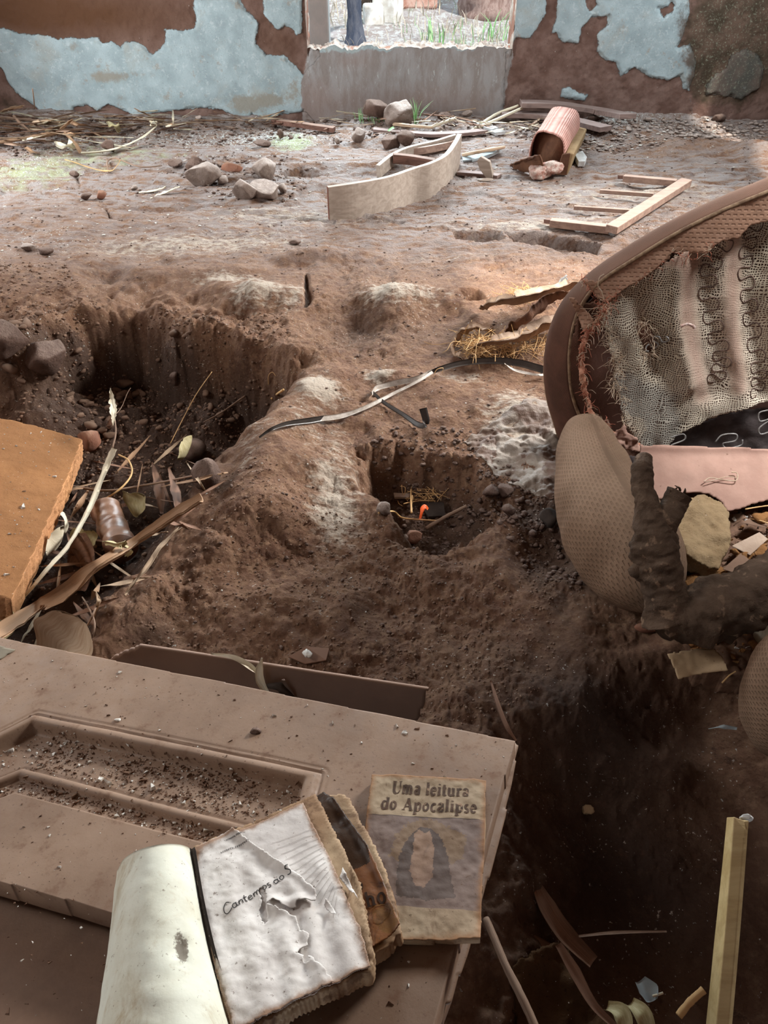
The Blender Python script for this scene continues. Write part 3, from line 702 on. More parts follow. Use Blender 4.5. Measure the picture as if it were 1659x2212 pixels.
dark = np.clip(_pit*.9*(1-.55*sst((-1.15-_X)/.4))+_hol*.7+msk([(770, 700, 70, 50, .6), (930, 720, 80, 40, .4), (1200, 1180, 80, 110, .75), (330, 1380, 60, 40, .6), (1300, 1500, 250, 90, .7), (1400, 1800, 400, 300, 1), (1250, 520, 50, 12, .7),
               (700, 370, 60, 10, .3), (1160, 1090, 90, 40, .5), (1500, 240, 220, 26, .6), (100, 250, 200, 14, .6), (420, 258, 250, 8, .6), (900, 262, 260, 10, .5), (1620, 330, 60, 14, .6), (560, 400, 110, 22, .4), (1130, 1400, 200, 60, .25)]), 0, 1)  # pit, hole and near right darkened for shade; dark debris along wall foot
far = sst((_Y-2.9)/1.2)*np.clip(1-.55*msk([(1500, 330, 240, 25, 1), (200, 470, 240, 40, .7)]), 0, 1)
green = msk([(60, 380, 160, 40, .7), (300, 345, 200, 22, .5), (630, 310, 60, 22, 1.0), (180, 320, 180, 14, .4)])
chips = msk([(1300, 270, 130, 26, 1.2), (1420, 235, 160, 22, .9), (300, 300, 300, 26, .9), (60, 360, 120, 50, .7), (600, 300, 130, 26, .9), (900, 270, 200, 20, .6), (1400, 480, 120, 40, .5), (100, 520, 150, 30, .5),
             (60, 720, 110, 50, .35)])+.12
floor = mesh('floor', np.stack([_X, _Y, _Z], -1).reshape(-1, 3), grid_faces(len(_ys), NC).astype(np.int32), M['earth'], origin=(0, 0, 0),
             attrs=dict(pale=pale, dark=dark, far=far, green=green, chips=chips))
tag(floor, kind='structure')

# far wall as a fine relief with its window opening
WX0, WX1, WZ0, WZ1 = -.520, .872, .435, 1.85
xs = np.unique(np.r_[np.arange(XL-.1, XR+.12, .0085), WX0, WX1]); zs = np.unique(np.r_[np.arange(-.15, .80, .0085), np.arange(.80, 2.7, .06), WZ0, WZ1])
GX, GZ = np.meshgrid(xs, zs)
BROWN = [wp(l) for l in ([(-200, -80), (-200, 50), (0, 60), (25, 65), (40, 73), (100, 76), (125, 85), (150, 80), (185, 84), (210, 80), (222, 95), (240, 88), (262, 103), (270, 90), (290, 88), (310, 98), (330, 118), (345, 105), (357, 90), (357, 62), (395, 67), (420, 60), (425, 35), (418, 15), (415, -80)],
    [(512, -80), (520, 5), (535, 25), (545, 32), (558, 50), (552, 95), (575, 118), (615, 120), (630, 135), (645, 150), (655, 160), (690, 120), (690, -80), (654, -80), (652, 72), (640, 76), (630, 60), (615, 55), (600, 65), (582, 45), (570, 30), (565, -80)],
    [(1092, 110), (1115, 80), (1145, 82), (1160, 60), (1178, 30), (1185, -80), (1207, -80), (1203, 35), (1190, 75), (1200, 70), (1215, 90), (1250, 93), (1255, 60), (1275, 36), (1312, 34), (1314, 50), (1290, 75), (1290, 110), (1300, 125), (1330, 133), (1340, 165), (1370, 143), (1400, 165), (1440, 172), (1470, 163), (1475, 187), (1490, 200), (1500, 300), (1085, 300)],
    [(1482, -80), (1490, 25), (1480, 60), (1464, 102), (1490, 95), (1502, 130), (1500, 165), (1488, 190), (1500, 300), (1900, 300), (1900, -80)],
    [(150, 300), (160, 232), (190, 226), (210, 238), (235, 224), (262, 236), (285, 247), (300, 250), (345, 242), (400, 236), (430, 232), (480, 236), (520, 260), (545, 248), (570, 256), (615, 246), (660, 240), (680, 262), (680, 300)],
    [(-80, 120), (5, 146), (18, 178), (35, 200), (70, 225), (115, 258), (-80, 290)], [(1265, 0), (1285, -4), (1290, 12), (1272, 26)], [(1425, 18), (1442, 14), (1448, 4), (1458, 10), (1450, 26), (1434, 38), (1428, 30)])]
LIME = [wp(l) for l in ([(1525, 205), (1525, 185), (1545, 160), (1570, 148), (1578, 120), (1610, 105), (1640, 120), (1650, 150), (1640, 190), (1600, 215), (1560, 205)], [(1212, 208), (1214, 190), (1230, 188), (1250, 200), (1270, 205), (1262, 218), (1230, 214)])]
UNDER = wp([(672, 96), (700, 112), (800, 110), (880, 100), (1000, 104), (1105, 96), (1108, 120), (1095, 180), (1088, 235), (1088, 300), (655, 300), (650, 180), (662, 130)])
wob = .012*fbm(GX*18, GZ*18, 70, 4)
pl = np.full(GX.shape, .3)
for B in BROWN: pl = np.minimum(pl, -psdf(B, GX, GZ))
for B in LIME: pl = np.maximum(pl, psdf(B, GX, GZ))
und = psdf(UNDER, GX, GZ)
def wmsk(lst):
    r = np.zeros(GX.shape)
    for u, v, ru, rv, s in lst:
        p = py(u, v, YW); q = py(u+ru, v+rv, YW); r = r+s*np.exp(-((GX-p[0])/abs(q[0]-p[0]))**2-((GZ-p[2])/abs(q[2]-p[2]))**2)
    return np.clip(r, 0, 1.2)
mould = wmsk([(1570, 40, 60, 90, 1), (1540, 180, 40, 40, .9), (1650, 40, 60, 120, 1), (1580, 60, 90, 60, 1), (1640, 120, 60, 120, .8), (1530, 130, 30, 60, .8), (1580, 190, 60, 30, .6), (20, 230, 60, 40, .8)])
stain = wmsk([(230, 165, 50, 16, .9), (160, 100, 20, 20, .6), (260, 210, 30, 12, .5), (530, 225, 50, 24, 1), (590, 215, 25, 14, .7), (600, 180, 60, 60, .3), (640, 200, 20, 40, .5), (320, 160, 60, 10, .4)])
deep = wmsk([(200, 30, 260, 60, 1), (40, 20, 120, 60, .6), (600, 90, 60, 60, .5)])
damp = wmsk([(880, 230, 260, 50, .8), (680, 220, 40, 60, .6), (760, 130, 50, 20, .6)])
edge = sst((pl+wob)/.010); uedge = sst((und+wob)/.02)
GY = YW-.014*np.maximum(edge, uedge*.7)-.004*fbm(GX*5, GZ*5, 71, 5)-.003*fbm(GX*40, GZ*40, 72, 2)*(1-edge)
sillw = np.exp(-((GZ-WZ0)/.05)**2)*((GX > WX0-.02) & (GX < WX1+.02))
ZZ = GZ+sillw*(.012*fbm(GX*9, 0*GX, 73, 4)+.006*vn(GX*60, 0*GX, 74))
nx_ = len(xs); FF = grid_faces(len(zs), nx_); cx = (xs[FF[:, 0] % nx_]+xs[FF[:, 1] % nx_])/2; cz = (zs[FF[:, 0]//nx_]+zs[FF[:, 2]//nx_])/2
FF = FF[~((cx > WX0) & (cx < WX1) & (cz > WZ0) & (cz < WZ1))]
wb = MB(); wb.add(np.stack([GX, GY, ZZ], -1), FF)
at = dict(plaster=pl, under=und, mould=mould, stain=stain, deep=deep, damp=damp)
wall = mesh('wall_back', np.stack([GX, GY, ZZ], -1).reshape(-1, 3), FF.astype(np.int32), M['wall'], origin=(0, YW, 0), attrs=at)
tag(wall, kind='structure')
# reveals and crumbled sill: thick wall behind the relief
def hs(x): return WZ0+.012*fbm(x*9, 0*x, 73, 4)+.006*vn(x*60, 0*x, 74)
sx = np.arange(WX0, WX1+.001, .006); sy = np.linspace(0, 1, 26)
SX, SY = np.meshgrid(sx, sy)
SZ = hs(SX)+(.016*fbm(SX*11, SY*3+4, 75, 4)+.012*(fbm(SX*30, SY*7, 76, 2) > .3)-.02*SY)*sst(SY*4)
sill = mesh('trim_1', np.stack([SX, YW-.010+SY*.24, SZ], -1).reshape(-1, 3), grid_faces(len(sy), len(sx)).astype(np.int32), M['sillcrumb'], origin=(.17, YW, WZ0))
tag(sill, kind='structure')
jb = MB()
for x, s in ((WX0, -1), (WX1, 1)):
    jy = np.linspace(0, .24, 14); jz = np.linspace(WZ0-.05, WZ1, 90); JY, JZ = np.meshgrid(jy, jz)
    JX = x+s*0.0+(.012*fbm(JY*9, JZ*9, 77+s, 4))*sst(JY/.03)
    jb.add(np.stack([JX, YW-.012+JY, JZ], -1), grid_faces(90, 14))
jb.build('wall_reveal', M['sillcrumb'], wall)
ob = MB()
for a, b, c_, d in ((XL-.1, WX0, -.5, 2.7), (WX1, XR+.1, -.5, 2.7), (WX0, WX1, -.5, WZ0-.03), (WX0, WX1, WZ1, 2.7)):
    ob.add(*box_vf(((a+b)/2, YW+.135, (c_+d)/2), ((b-a)/2, 0, 0), (0, .11, 0), (0, 0, (d-c_)/2)))
ob.build('wall_core', M['clay'], wall, smooth=False)
# broken clay knob at the right foot of the window
def wallbox(name, parts, m):
    b = MB()
    for a in parts: b.add(*box_vf(*a))
    o = b.build(name, m, smooth=False, origin=(0, 0, 0)); tag(o, kind='structure'); return o
def sidewall(name, x, oy0, oy1, oz0, oz1):
    t = .1; s = 1 if x > 0 else -1; xc = x+s*t
    P = []
    spans = [(-2.2, oy0, -.6, 2.7), (oy1, YW+.25, -.6, 2.7), (oy0, oy1, -.6, oz0), (oy0, oy1, oz1, 2.7)]
    if x < 0: spans[0:1] = [(-2.2, .75, -.6, 2.7), (1.95, oy0, -.6, 2.7), (.75, 1.95, -.6, 1.5), (.75, 1.95, 2.5, 2.7)]  # second opening cut for the added left lamp
    for (a, b, c_, d) in spans:
        if b-a > .01 and d-c_ > .01: P.append(((xc, (a+b)/2, (c_+d)/2), (t, 0, 0), (0, (b-a)/2, 0), (0, 0, (d-c_)/2)))
    return wallbox(name, P, M['clay'])
sidewall('wall_left', XL, 3.6, 4.8, .3, 2.1)
sidewall('wall_right', XR, 3.35, 5.25, 1.25, 2.25)  # opening widened for the added lamp at its far end
wallbox('wall_front', [((-2.35, -2.2, 1), (.55, 0, 0), (0, .1, 0), (0, 0, 1.7)), ((1.2, -2.2, 1), (1.8, 0, 0), (0, .1, 0), (0, 0, 1.7)), ((-1.2, -2.2, 2.5), (.7, 0, 0), (0, .1, 0), (0, 0, .3))], M['clay'])
wallbox('ceiling', [((-.9, 1.9, 2.72), (2.2, 0, 0), (0, 4.3, 0), (0, 0, .04)), ((2.5, 1.9, 2.72), (.6, 0, 0), (0, 4.3, 0), (0, 0, .04)), ((1.6, -.55, 2.72), (.3, 0, 0), (0, 1.85, 0), (0, 0, .04)), ((1.6, 4.05, 2.72), (.3, 0, 0), (0, 2.15, 0), (0, 0, .04))], M['ceiling'])  # gap left open for the added lamp over the armchair

# ------------------------------------------------------------------ outdoors, seen through the window
yx = np.linspace(-9, 9, 260); yy = np.linspace(6.25, 26, 300); YX, YY = np.meshgrid(yx, yy)
def Yh(x, y): return -.30+.035*(np.asarray(y)-6)+.03*fbm(np.asarray(x)*2, np.asarray(y)*2, 90, 4)
yard = mesh('ground_yard', np.stack([YX, YY, Yh(YX, YY)], -1).reshape(-1, 3), grid_faces(300, 260).astype(np.int32), M['yard'], origin=(0, 6.2, 0)); tag(yard, kind='structure')
def yp(u, v):
    d = ray(u, v); t = np.linspace(7, 40, 1500); z = CAMZ+d[2]*t-Yh(d[0]*t, d[1]*t); i = np.argmax(z < 0)
    if z[i] >= 0: i = len(t)-1
    return np.array([d[0]*t[i], d[1]*t[i], CAMZ+d[2]*t[i]])
p = yp(688, 112); P0 = np.array([p[0], 7.2, float(Yh(p[0], 7.2))])
q = py(668, 50, 7.2); q2 = py(712, 50, 7.2); wx = (q2[0]-q[0])/2; cxp = (q[0]+q2[0])/2
po = m3('concrete_post', box_vf((cxp, 7.2, .9), (wx, 0, 0), (0, wx, 0), (0, 0, 1.25)), M['concrete'], smooth=False); bevel(po, .015, 2)
tag(po, 'pale concrete post standing outside against the left side of the window', 'post')
b = yp(768, 92); r = .17
tr = root('tree', b, 'dark forked tree trunk in the dry yard seen through the window', 'tree')
m3('trunk', tube_vf([b+[0, 0, -.1], b+[0, 0, .12], b+[-.02, 0, .5], b+[-.06, 0, 1.0], b+[-.05, 0, 1.3]], [.15, .09, .075, .085, .11], 18, 30, .12, 3), M['bark'], tr)
for j, (dx, dz, rr) in enumerate(((-.55, 1.0, .09), (-.15, 1.3, .10), (.35, 1.1, .11), (.8, .9, .07))):
    m3('branch', tube_vf([b+[-.05, 0, 1.15], b+[-.05+dx*.4, .05, 1.15+dz*.45], b+[dx, .1, 1.15+dz]], [rr, rr*.8, rr*.4], 10, 14, .12, j), M['bark'], tr)
b = yp(1050, 30)
t2 = m3('tree_stump', tube_vf([b+[0, 0, -.2], b+[0, 0, .3], b+[.05, 0, 1.4], b+[.02, 0, 3]], [.40, .32, .28, .27], 22, 30, .14, 8), M['bark2'])
tag(t2, 'broad reddish trunk rising at the back of the yard, right part of the window', 'tree')
for (u, v, s, mm, lb) in ((812, 22, (.34, .1, .12), 'slate', 'dark flat block lying in the yard just right of the dark tree'), (838, 44, (.16, .16, .16), 'whiteb', 'white block in the yard right of the dark tree'),
                          (806, 52, (.12, .1, .12), 'whiteb', 'small white block close beside the dark tree trunk'), (672, 52, (.1, .1, .1), 'whiteb', 'whitish stone at the left edge of the window view'), (880, 14, (.4, .12, .10), 'brickred', 'pinkish brick rubble at the back of the yard, above the white blocks')):
    b = yp(u, v); V, F = box_vf((0, 0, s[2]*.8), (s[0], 0, 0), (0, s[1], 0), (0, 0, s[2])); V = rotz(V, random.uniform(-.5, .5))+b
    o = mesh('yard_block', V, F, M[mm], smooth=False); bevel(o, .03, 2); tag(o, lb, 'block')
def blades(name, spots, m, lab, hgt, n, wd=.012, spread=.12, seed=1, kind='stuff'):
    r = np.random.default_rng(seed); B = MB()
    for c in spots:
        for i in range(n):
            a = r.uniform(0, 6.28); d = r.uniform(0, spread); base = np.array(c)+[math.cos(a)*d, math.sin(a)*d, -.02]; h = hgt*r.uniform(.5, 1.2); l = r.uniform(.1, .7)*h
            P = [base, base+[math.cos(a)*l*.3, math.sin(a)*l*.3, h*.6], base+[math.cos(a)*l, math.sin(a)*l, h]]
            B.add(*strip_vf(P, [wd, wd*.9, wd*.1], (-math.sin(a), math.cos(a), 0), .15, .0008, 7, 2))
    o = B.build(name, m); tag(o, lab, 'grass', kind=kind); return o
sp = [yp(u, v) for u, v in ((930, 92), (945, 95), (960, 93), (1040, 92), (1052, 90), (1062, 84), (1006, 96), (1086, 88))]
blades('grass_tuft', sp, M['grass'], 'fresh green grass blades just outside the window sill', .26, 4, .020, .16, 2)
rr = np.random.default_rng(5); sp = []
for i in range(420):
    x = rr.uniform(-1.6, 2.8); y = rr.uniform(8, 18); sp.append((x, y, float(Yh(x, y))))
blades('dry_grass', sp, M['drygrass'], 'pale dry grass covering the yard outside', .16, 6, .012, .3, 3)
sp = []
for i in range(90):
    x = rr.uniform(.3, 3.0); y = rr.uniform(8.5, 17); sp.append((x, y, float(Yh(x, y))))
blades('sparse_green_grass', sp, M['grass'], 'thin green grass among the dry grass of the yard', .13, 3, .007, .25, 4)

# ------------------------------------------------------------------ the carved door lying across the rubbish, and the books on it
def corner_plane():
    C = pz(1113, 1600, .46); L = pz(0, 1395, .325); N = pz(940, 2212, .52)
    n = np.cross(L-C, N-C); n /= np.linalg.norm(n); n = n*np.sign(n[2]); return C, L, N, n
DC, DL, DN, Dn = corner_plane()
DP = Plane(DC, Dn, DC-DL)                 # x to the right along the top edge, y away from the camera
def door_h(A, B):
    h = .0007*fbm(A*9, B*9, 100, 4)
    M1 = DP.poly([(-500, 1850), (-60, 1617), (76, 1547), (690, 1672), (560, 2150), (0, 2600)])
    M2 = DP.poly([(-500, 1880), (-60, 1693), (46, 1651), (545, 1778), (430, 2100), (0, 2500)])
    M3 = DP.poly([(-500, 1920), (-60, 1742), (36, 1706), (470, 1820), (370, 2080), (0, 2400)])
    s = psdf(M1, A, B); t = psdf(M2, A, B); q = psdf(M3, A, B)
    def bead(s, w, up): return up*np.sqrt(np.clip(1-((s-w)/w)**2, 0, 1))
    h = h-.0025*np.exp(-((s+.004)/.002)**2)-.0015*np.exp(-((s+.011)/.0015)**2)+bead(s, .010, .007)
    h = h-.011*sst((s-.014)/.010)*(1-sst((q-.0)/.004))+0
    h = h+bead(t, .008, .008)*(1-sst((q)/.002))-.0015*np.exp(-((t+.003)/.002)**2)
    return h
dp = [DP.px(1113, 1600), DP.px(-420, 1293), DP.px(-480, 1772), DP.px(0, 1905), DP.px(240, 1972), DP.px(540, 2055), DP.px(640, 2300), DP.px(915, 2300)]
e_ = np.array(DP.px(940, 2212))-np.array(DP.px(1113, 1600))
dcen = DP.w(np.mean([p[0] for p in dp]), np.mean([p[1] for p in dp]), -.032)
door = root('carved_door', dcen, 'dusty tan moulded door lying flat in the foreground with books on it', 'door')
sheet('door_panel', DP, dp, .0022, M['door'], door, door_h, .030)
sp2 = DP.poly([(1112, 1602), (1122, 1612), (1092, 1765), (1062, 1880), (1018, 2040), (975, 2165), (962, 2172), (1000, 2020)], -.024)
sheet('side_edge', Plane(DP.w(0, 0, -.024), Dn+DP.x*.35, DP.x), [tuple(Plane(DP.w(0, 0, -.024), Dn+DP.x*.35, DP.x).px(u, v)) for u, v in [(1111, 1602), (1121, 1612), (1092, 1765), (1062, 1880), (1018, 2040), (975, 2165), (955, 2172), (1000, 2020)]], .004, M['door'], door, None, .004)
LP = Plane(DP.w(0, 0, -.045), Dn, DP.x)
lb = sheet('shadow_board', LP, LP.poly([(-450, 1700), (400, 1930), (1000, 2060), (985, 2110), (940, 2230), (900, 2400), (-500, 2400)]), .006, M['hardboard'], None, lambda a, b: .0007*fbm(a*9, b*9, 101, 4), .02)  # darker sheet stands in for the shadow across the near door
tag(lb, 'dark sheet added for the shade over the near part of the moulded door, bottom left of the photo', 'board')
crumbs_later = LP
# grey band at the far left corner
bd = DP.poly([(-30, 1388), (34, 1404), (-10, 1432), (-60, 1450), (-90, 1400)]); sheet('tape_band', DP, bd, .004, M['doorstripe'], door, lambda a, b: .0012+0*a, .001)
door['label'] = door['label']
# crumbs on the door
def crumbs(name, label, n, area_px, pl, hf, size, mats, seed, mode=None, plane_h=0):
    r = np.random.default_rng(seed); B = [MB() for _ in mats]; P = np.array(pl.poly(area_px)); lo, hi = P.min(0), P.max(0); poly = [tuple(p) for p in P]; c = 0
    while c < n:
        a, b = r.uniform(lo, hi)
        if psdf(poly, np.array([a]), np.array([b]))[0] < 0: continue
        if mode is not None and r.random() > mode(a, b): c += .02; continue
        s = size*np.exp(r.normal()*.55); k = r.integers(3, 6); an = np.sort(r.uniform(0, 6.28, k)); h = float(hf(np.array([a]), np.array([b]))[0])+plane_h
        ring = [pl.w(a+s*math.cos(t), b+s*math.sin(t)*r.uniform(.5, 1), h-.0004) for t in an]; top = [q+pl.n*s*r.uniform(.3, .9)+pl.x*s*.2 for q in ring]
        V = np.array(ring+[p*.75+np.mean(top, 0)*.25 for p in top]); F = [tuple(range(k, 2*k))]+[(i, (i+1) % k, (i+1) % k+k, i+k) for i in range(k)]
        B[r.integers(0, len(mats)) if len(mats) > 1 else 0].add(V, F); c += 1
    for q, (bb, m, nm, lb) in enumerate(zip(B, mats, name, label)):
        if bb.n: tag(bb.build(nm, m, smooth=False), lb, 'crumbs', kind='stuff')
full = [(-60, 1390), (1100, 1605), (1000, 2000), (900, 2212), (-60, 2212)]
crumbs(['plaster_crumbs'], ['tiny white plaster crumbs sprinkled over the tan door'], 420, full, DP, door_h, .0011, [M['chip']], 3)
crumbs(['larger_plaster_crumbs'], ['few larger white plaster flakes on the tan door'], 26, full, DP, door_h, .0026, [M['chip']], 4)
ch1 = [(80, 1570), (660, 1690), (640, 1760), (560, 1770), (50, 1648), (-40, 1680), (-60, 1640)]
ch2 = [(50, 1672), (500, 1790), (470, 1815), (36, 1702), (-60, 1740), (-60, 1712)]
crumbs(['groove_dirt'], ['dark and white grit gathered in the door moulding'], 2300, ch1, DP, door_h, .0012, [M['chipd']], 5, lambda a, b: .25+.75*float(vn(a*18, b*18, 3) > -.2))
crumbs(['groove_crumbs'], ['white flakes caught between the two door mouldings'], 620, ch1, DP, door_h, .0014, [M['chip']], 6)
crumbs(['inner_groove_dirt'], ['dark grit in the inner groove of the door'], 900, ch2, DP, door_h, .0012, [M['chipd']], 7)
crumbs(['inner_groove_crumbs'], ['white flakes in the inner groove of the door'], 220, ch2, DP, door_h, .0013, [M['chip']], 8)
crumbs(['dirt_specks'], ['dark dirt specks scattered over the top of the door'], 420, full, DP, door_h, .0013, [M['chipd']], 9)
for j, (u, v, s) in enumerate(((255, 1557, .006), (552, 1583, .009), (612, 1470, .003), (1262, 1748, .0))):
    if s == 0: continue
    V, F = rock_vf((s, s*.7, s*.5), 60+j, 2); V = V+DP.w(*DP.px(u, v), s*.3)
    o = mesh('dirt_lump', V, F, M['chip' if j == 0 else 'clod']); tag(o, ('white plaster lump on the door above the moulding', 'brown dirt lump on the door near its middle', 'small brown lump at the upper edge of the door')[j], 'dirt')

# board behind the door
a, b, c, d = pz(300, 1394, .36), pz(925, 1489, .36), pz(893, 1590, .27), pz(200, 1470, .26)
n = np.cross(c-b, a-b); n /= np.linalg.norm(n); n = n*np.sign(n[2])
BP = Plane(b, n, b-a)
bb = jag(BP.poly([(300, 1394), (925, 1489), (918, 1520), (900, 1560), (885, 1600), (180, 1480), (245, 1418)]), .01, .0012, 4, skip=(0, 5))
o = sheet('thin_board', BP, bb, .006, M['hardboard'], None, lambda x, y: .0006*fbm(x*9, y*9, 3, 3), .006, side=M['redwood'])
tag(o, 'thin dark brown board leaning behind the far edge of the tan door', 'board')

# ---- book with the serif title
def glyph(ch):
    T, t = .17, .075
    def arc(cx, cy, rx, ry, a0, a1, n=14): return [(cx+rx*math.cos(math.radians(a0+(a1-a0)*i/n)), cy+ry*math.sin(math.radians(a0+(a1-a0)*i/n))) for i in range(n+1)]
    S_ = lambda x, y, w=.26: ([(x-w/2, y), (x+w/2, y)], t*.8)
    G = {'U': (.86, [([(.2, 1), (.2, .35)]+arc(.45, .35, .25, .33, 180, 270), T), (arc(.45, .35, .25, .33, 270, 360)+[(.70, 1)], t), S_(.2, .97, .34), S_(.70, .97, .28)]),
         'A': (.86, [([(.12, 0), (.43, 1)], t), ([(.43, 1), (.72, 0)], T), ([(.24, .34), (.60, .34)], t), S_(.12, .03), S_(.72, .03, .32)]),
         'm': (1.0, [([(.16, .66), (.16, 0)], T), (arc(.30, .46, .16, .18, 170, 0)+[(.46, 0)], T), (arc(.62, .46, .16, .18, 170, 0)+[(.79, 0)], T), S_(.16, .03, .28), S_(.47, .03, .26), S_(.79, .03, .28), S_(.1, .64, .14)]),
         'a': (.58, [(arc(.28, .50, .15, .14, 160, 0)+[(.43, .08), (.52, .03)], T*.95), (arc(.26, .18, .15, .15, 60, 300), T*.8)]),
         'l': (.36, [([(.18, 1), (.18, 0)], T), S_(.18, .03, .32), S_(.12, .97, .16)]), 'i': (.36, [([(.18, .66), (.18, 0)], T), S_(.18, .03, .32), S_(.12, .64, .16), ([(.17, .86), (.19, .92)], T)]),
         'e': (.54, [(arc(.27, .33, .18, .31, 0, 320), T*.85), ([(.12, .36), (.45, .36)], t)]), 't': (.42, [([(.19, .88), (.19, .16)]+arc(.29, .15, .10, .12, 180, 320, 8), T), ([(.06, .64), (.38, .64)], t)]),
         'u': (.70, [([(.17, .64), (.17, .2)]+arc(.32, .19, .15, .17, 180, 330, 8), T), ([(.52, .66), (.52, 0)], T), S_(.11, .64, .16), S_(.46, .64, .16), S_(.58, .03, .18)]),
         'r': (.50, [([(.17, .66), (.17, 0)], T), (arc(.34, .46, .15, .17, 160, 40, 8), T*.85), S_(.19, .03, .32), S_(.11, .64, .16)]),
         'd': (.66, [(arc(.26, .33, .17, .31, 60, 310), T*.85), ([(.48, 1), (.48, 0)], T), S_(.42, .97, .16), S_(.54, .03, .18)]),
         'o': (.60, [(arc(.29, .33, .19, .31, 0, 360, 20), T*.85)]), 'p': (.66, [(arc(.38, .33, .17, .31, 230, -130, 16), T*.85), ([(.17, .66), (.17, -.32)], T), S_(.17, -.29, .32), S_(.11, .64, .16)]),
         'c': (.52, [(arc(.28, .33, .18, .31, 45, 315), T*.85)]), 's': (.46, [(arc(.23, .49, .12, .15, 40, 250, 10)+arc(.22, .16, .14, .15, 80, -150, 10), T*.8)]), 'h': (.70, [([(.17, 1), (.17, 0)], T), (arc(.34, .46, .17, .18, 170, 0)+[(.51, 0)], T), S_(.17, .03, .3), S_(.51, .03, .28)]), ' ': (.34, [])}
    return G[ch]
def stroke(B, pts, wd, f, lift=.0004):
    """flat stroke of a letter laid on a surface f(x, y)"""
    P = np.array(pts, float); T = np.gradient(P, axis=0); T /= np.linalg.norm(T, axis=1)[:, None]+1e-9; N = np.stack([-T[:, 1], T[:, 0]], -1)
    L = P+N*wd/2; R = P-N*wd/2; k = len(P); V = np.vstack([f(L[:, 0], L[:, 1]), f(R[:, 0], R[:, 1])])
    B.add(V, [(i+1, i, i+k, i+1+k) for i in range(k-1)])
def write(text, x0, y0, size, f, gap=.04, rot=0.0, sx=1.0):
    B = MB(); x = 0; cr, sr = math.cos(rot), math.sin(rot)
    for ch in text:
        adv, st = glyph(ch)
        for pts, wd in st:
            pts = spline(pts, max(4, len(pts)*2)) if len(pts) > 2 else np.array([np.array(pts[0])+(np.array(pts[1])-np.array(pts[0]))*q for q in np.linspace(0, 1, 5)])
            pts = [((x+p[0])*sx*size, p[1]*size) for p in pts]
            stroke(B, [(x0+a*cr-b*sr, y0+a*sr+b*cr) for a, b in pts], wd*size, f)
        x += adv+gap
    return B
BH = .013
bq = DP.poly([(803, 1672), (1050, 1683), (1039, 2031), (772, 2028)], BH)
bx = np.array(bq[1])-np.array(bq[0]); bx /= np.hypot(*bx)
K = Plane(DP.w(bq[0][0], bq[0][1], BH), Dn, DP.x*bx[0]+DP.y*bx[1])
cover_poly = K.poly([(803, 1672), (1050, 1683), (1048, 1790), (1046, 1850), (1040, 1950), (1039, 2031), (900, 2031), (775, 2030), (780, 1870), (790, 1770)])
def kh(a, b):
    c0 = np.array(K.px(1050, 1683)); c1 = np.array(K.px(1039, 2031))
    return .0012*fbm(a*26, b*26, 140, 3)+.0006*fbm(a*90, b*90, 141, 2)+.004*np.exp(-((a-c1[0])**2+(b-c1[1])**2)/.0003)-.002*np.exp(-((a-c0[0])**2+(b-c0[1])**2)/.0002)
book = root('prayer_book', DP.w(np.mean([q[0] for q in bq]), np.mean([q[1] for q in bq]), 0), 'worn paperback titled Uma leitura do Apocalipse lying face up on the right of the door', 'book')
ins = [(p[0]*.985+.001, p[1]*.985-.001) for p in cover_poly]
sheet('page_block', K, jag(ins, .004, .0006, 3), .004, M['pageedge'], book, lambda a, b: kh(a, b)-.0012, BH-.0022, side_jit=.0012)
y1 = K.px(900, 1765)[1]; y2 = K.px(900, 1958)[1]; yl = K.px(900, 2008)[1]
arch = K.poly([(855, 1935), (858, 1870), (870, 1830), (890, 1800), (912, 1786), (935, 1790), (955, 1815), (970, 1860), (975, 1900), (985, 1940), (925, 1945)])
glow = K.poly([(840, 1850), (855, 1810), (890, 1775), (930, 1768), (975, 1790), (1010, 1810), (1000, 1850), (960, 1870), (880, 1870)])
fig = K.poly([(895, 1800), (905, 1793), (915, 1800), (928, 1795), (935, 1810), (938, 1850), (935, 1895), (915, 1915), (895, 1912), (885, 1880), (893, 1840)])
wgt = lambda a, b: .0011*fbm(a*260, b*260, 9, 2)
def cm(a, b):
    k = np.zeros(len(a), int); w_ = wgt(a, b)
    k[(b < y1) & (b > y2)] = 1
    k[(psdf(glow, a, b)+w_*3 > 0) & (b < y1)] = 3; k[psdf(arch, a, b)+w_ > 0] = 2; k[psdf(fig, a, b)+w_ > 0] = 4
    k[(np.abs(b-y1) < .0006) | (np.abs(b-yl) < .0004)] = 2
    return k
cvr = sheet('cover', K, jag(cover_poly, .006, .0005, 7), .0012, M['cover'], book, kh, .0009, attrs=dict(edge=lambda a, b: np.exp(-(segd(cover_poly+[cover_poly[0]], a, b)/.0075)**1)), mats=([M['coverpic'], M['coverarch'], M['coverglow'], M['coverfig']], cm))
kf = lambda a, b: K.w(a, b, kh(a, b)+.0005)
t1 = K.px(845, 1713); t2 = K.px(822, 1747)
wdt = (K.px(1012, 1713)[0]-t1[0])
B1 = write('Uma leitura', 0, 0, 1, lambda a, b: np.stack([a, b, 0*a], -1)); w0 = np.vstack(B1.v)[:, 0].max(); s1 = .0182
write('Uma leitura', t1[0], t1[1], s1, kf, sx=wdt/w0/s1).build('title_lettering', M['ink'], cvr, smooth=False)
wd2 = K.px(1030, 1747)[0]-t2[0]; B1 = write('do Apocalipse', 0, 0, 1, lambda a, b: np.stack([a, b, 0*a], -1)); w0 = np.vstack(B1.v)[:, 0].max()
write('do Apocalipse', t2[0], t2[1], s1, kf, sx=wd2/w0/s1).build('title_lettering', M['ink'], cvr, smooth=False)

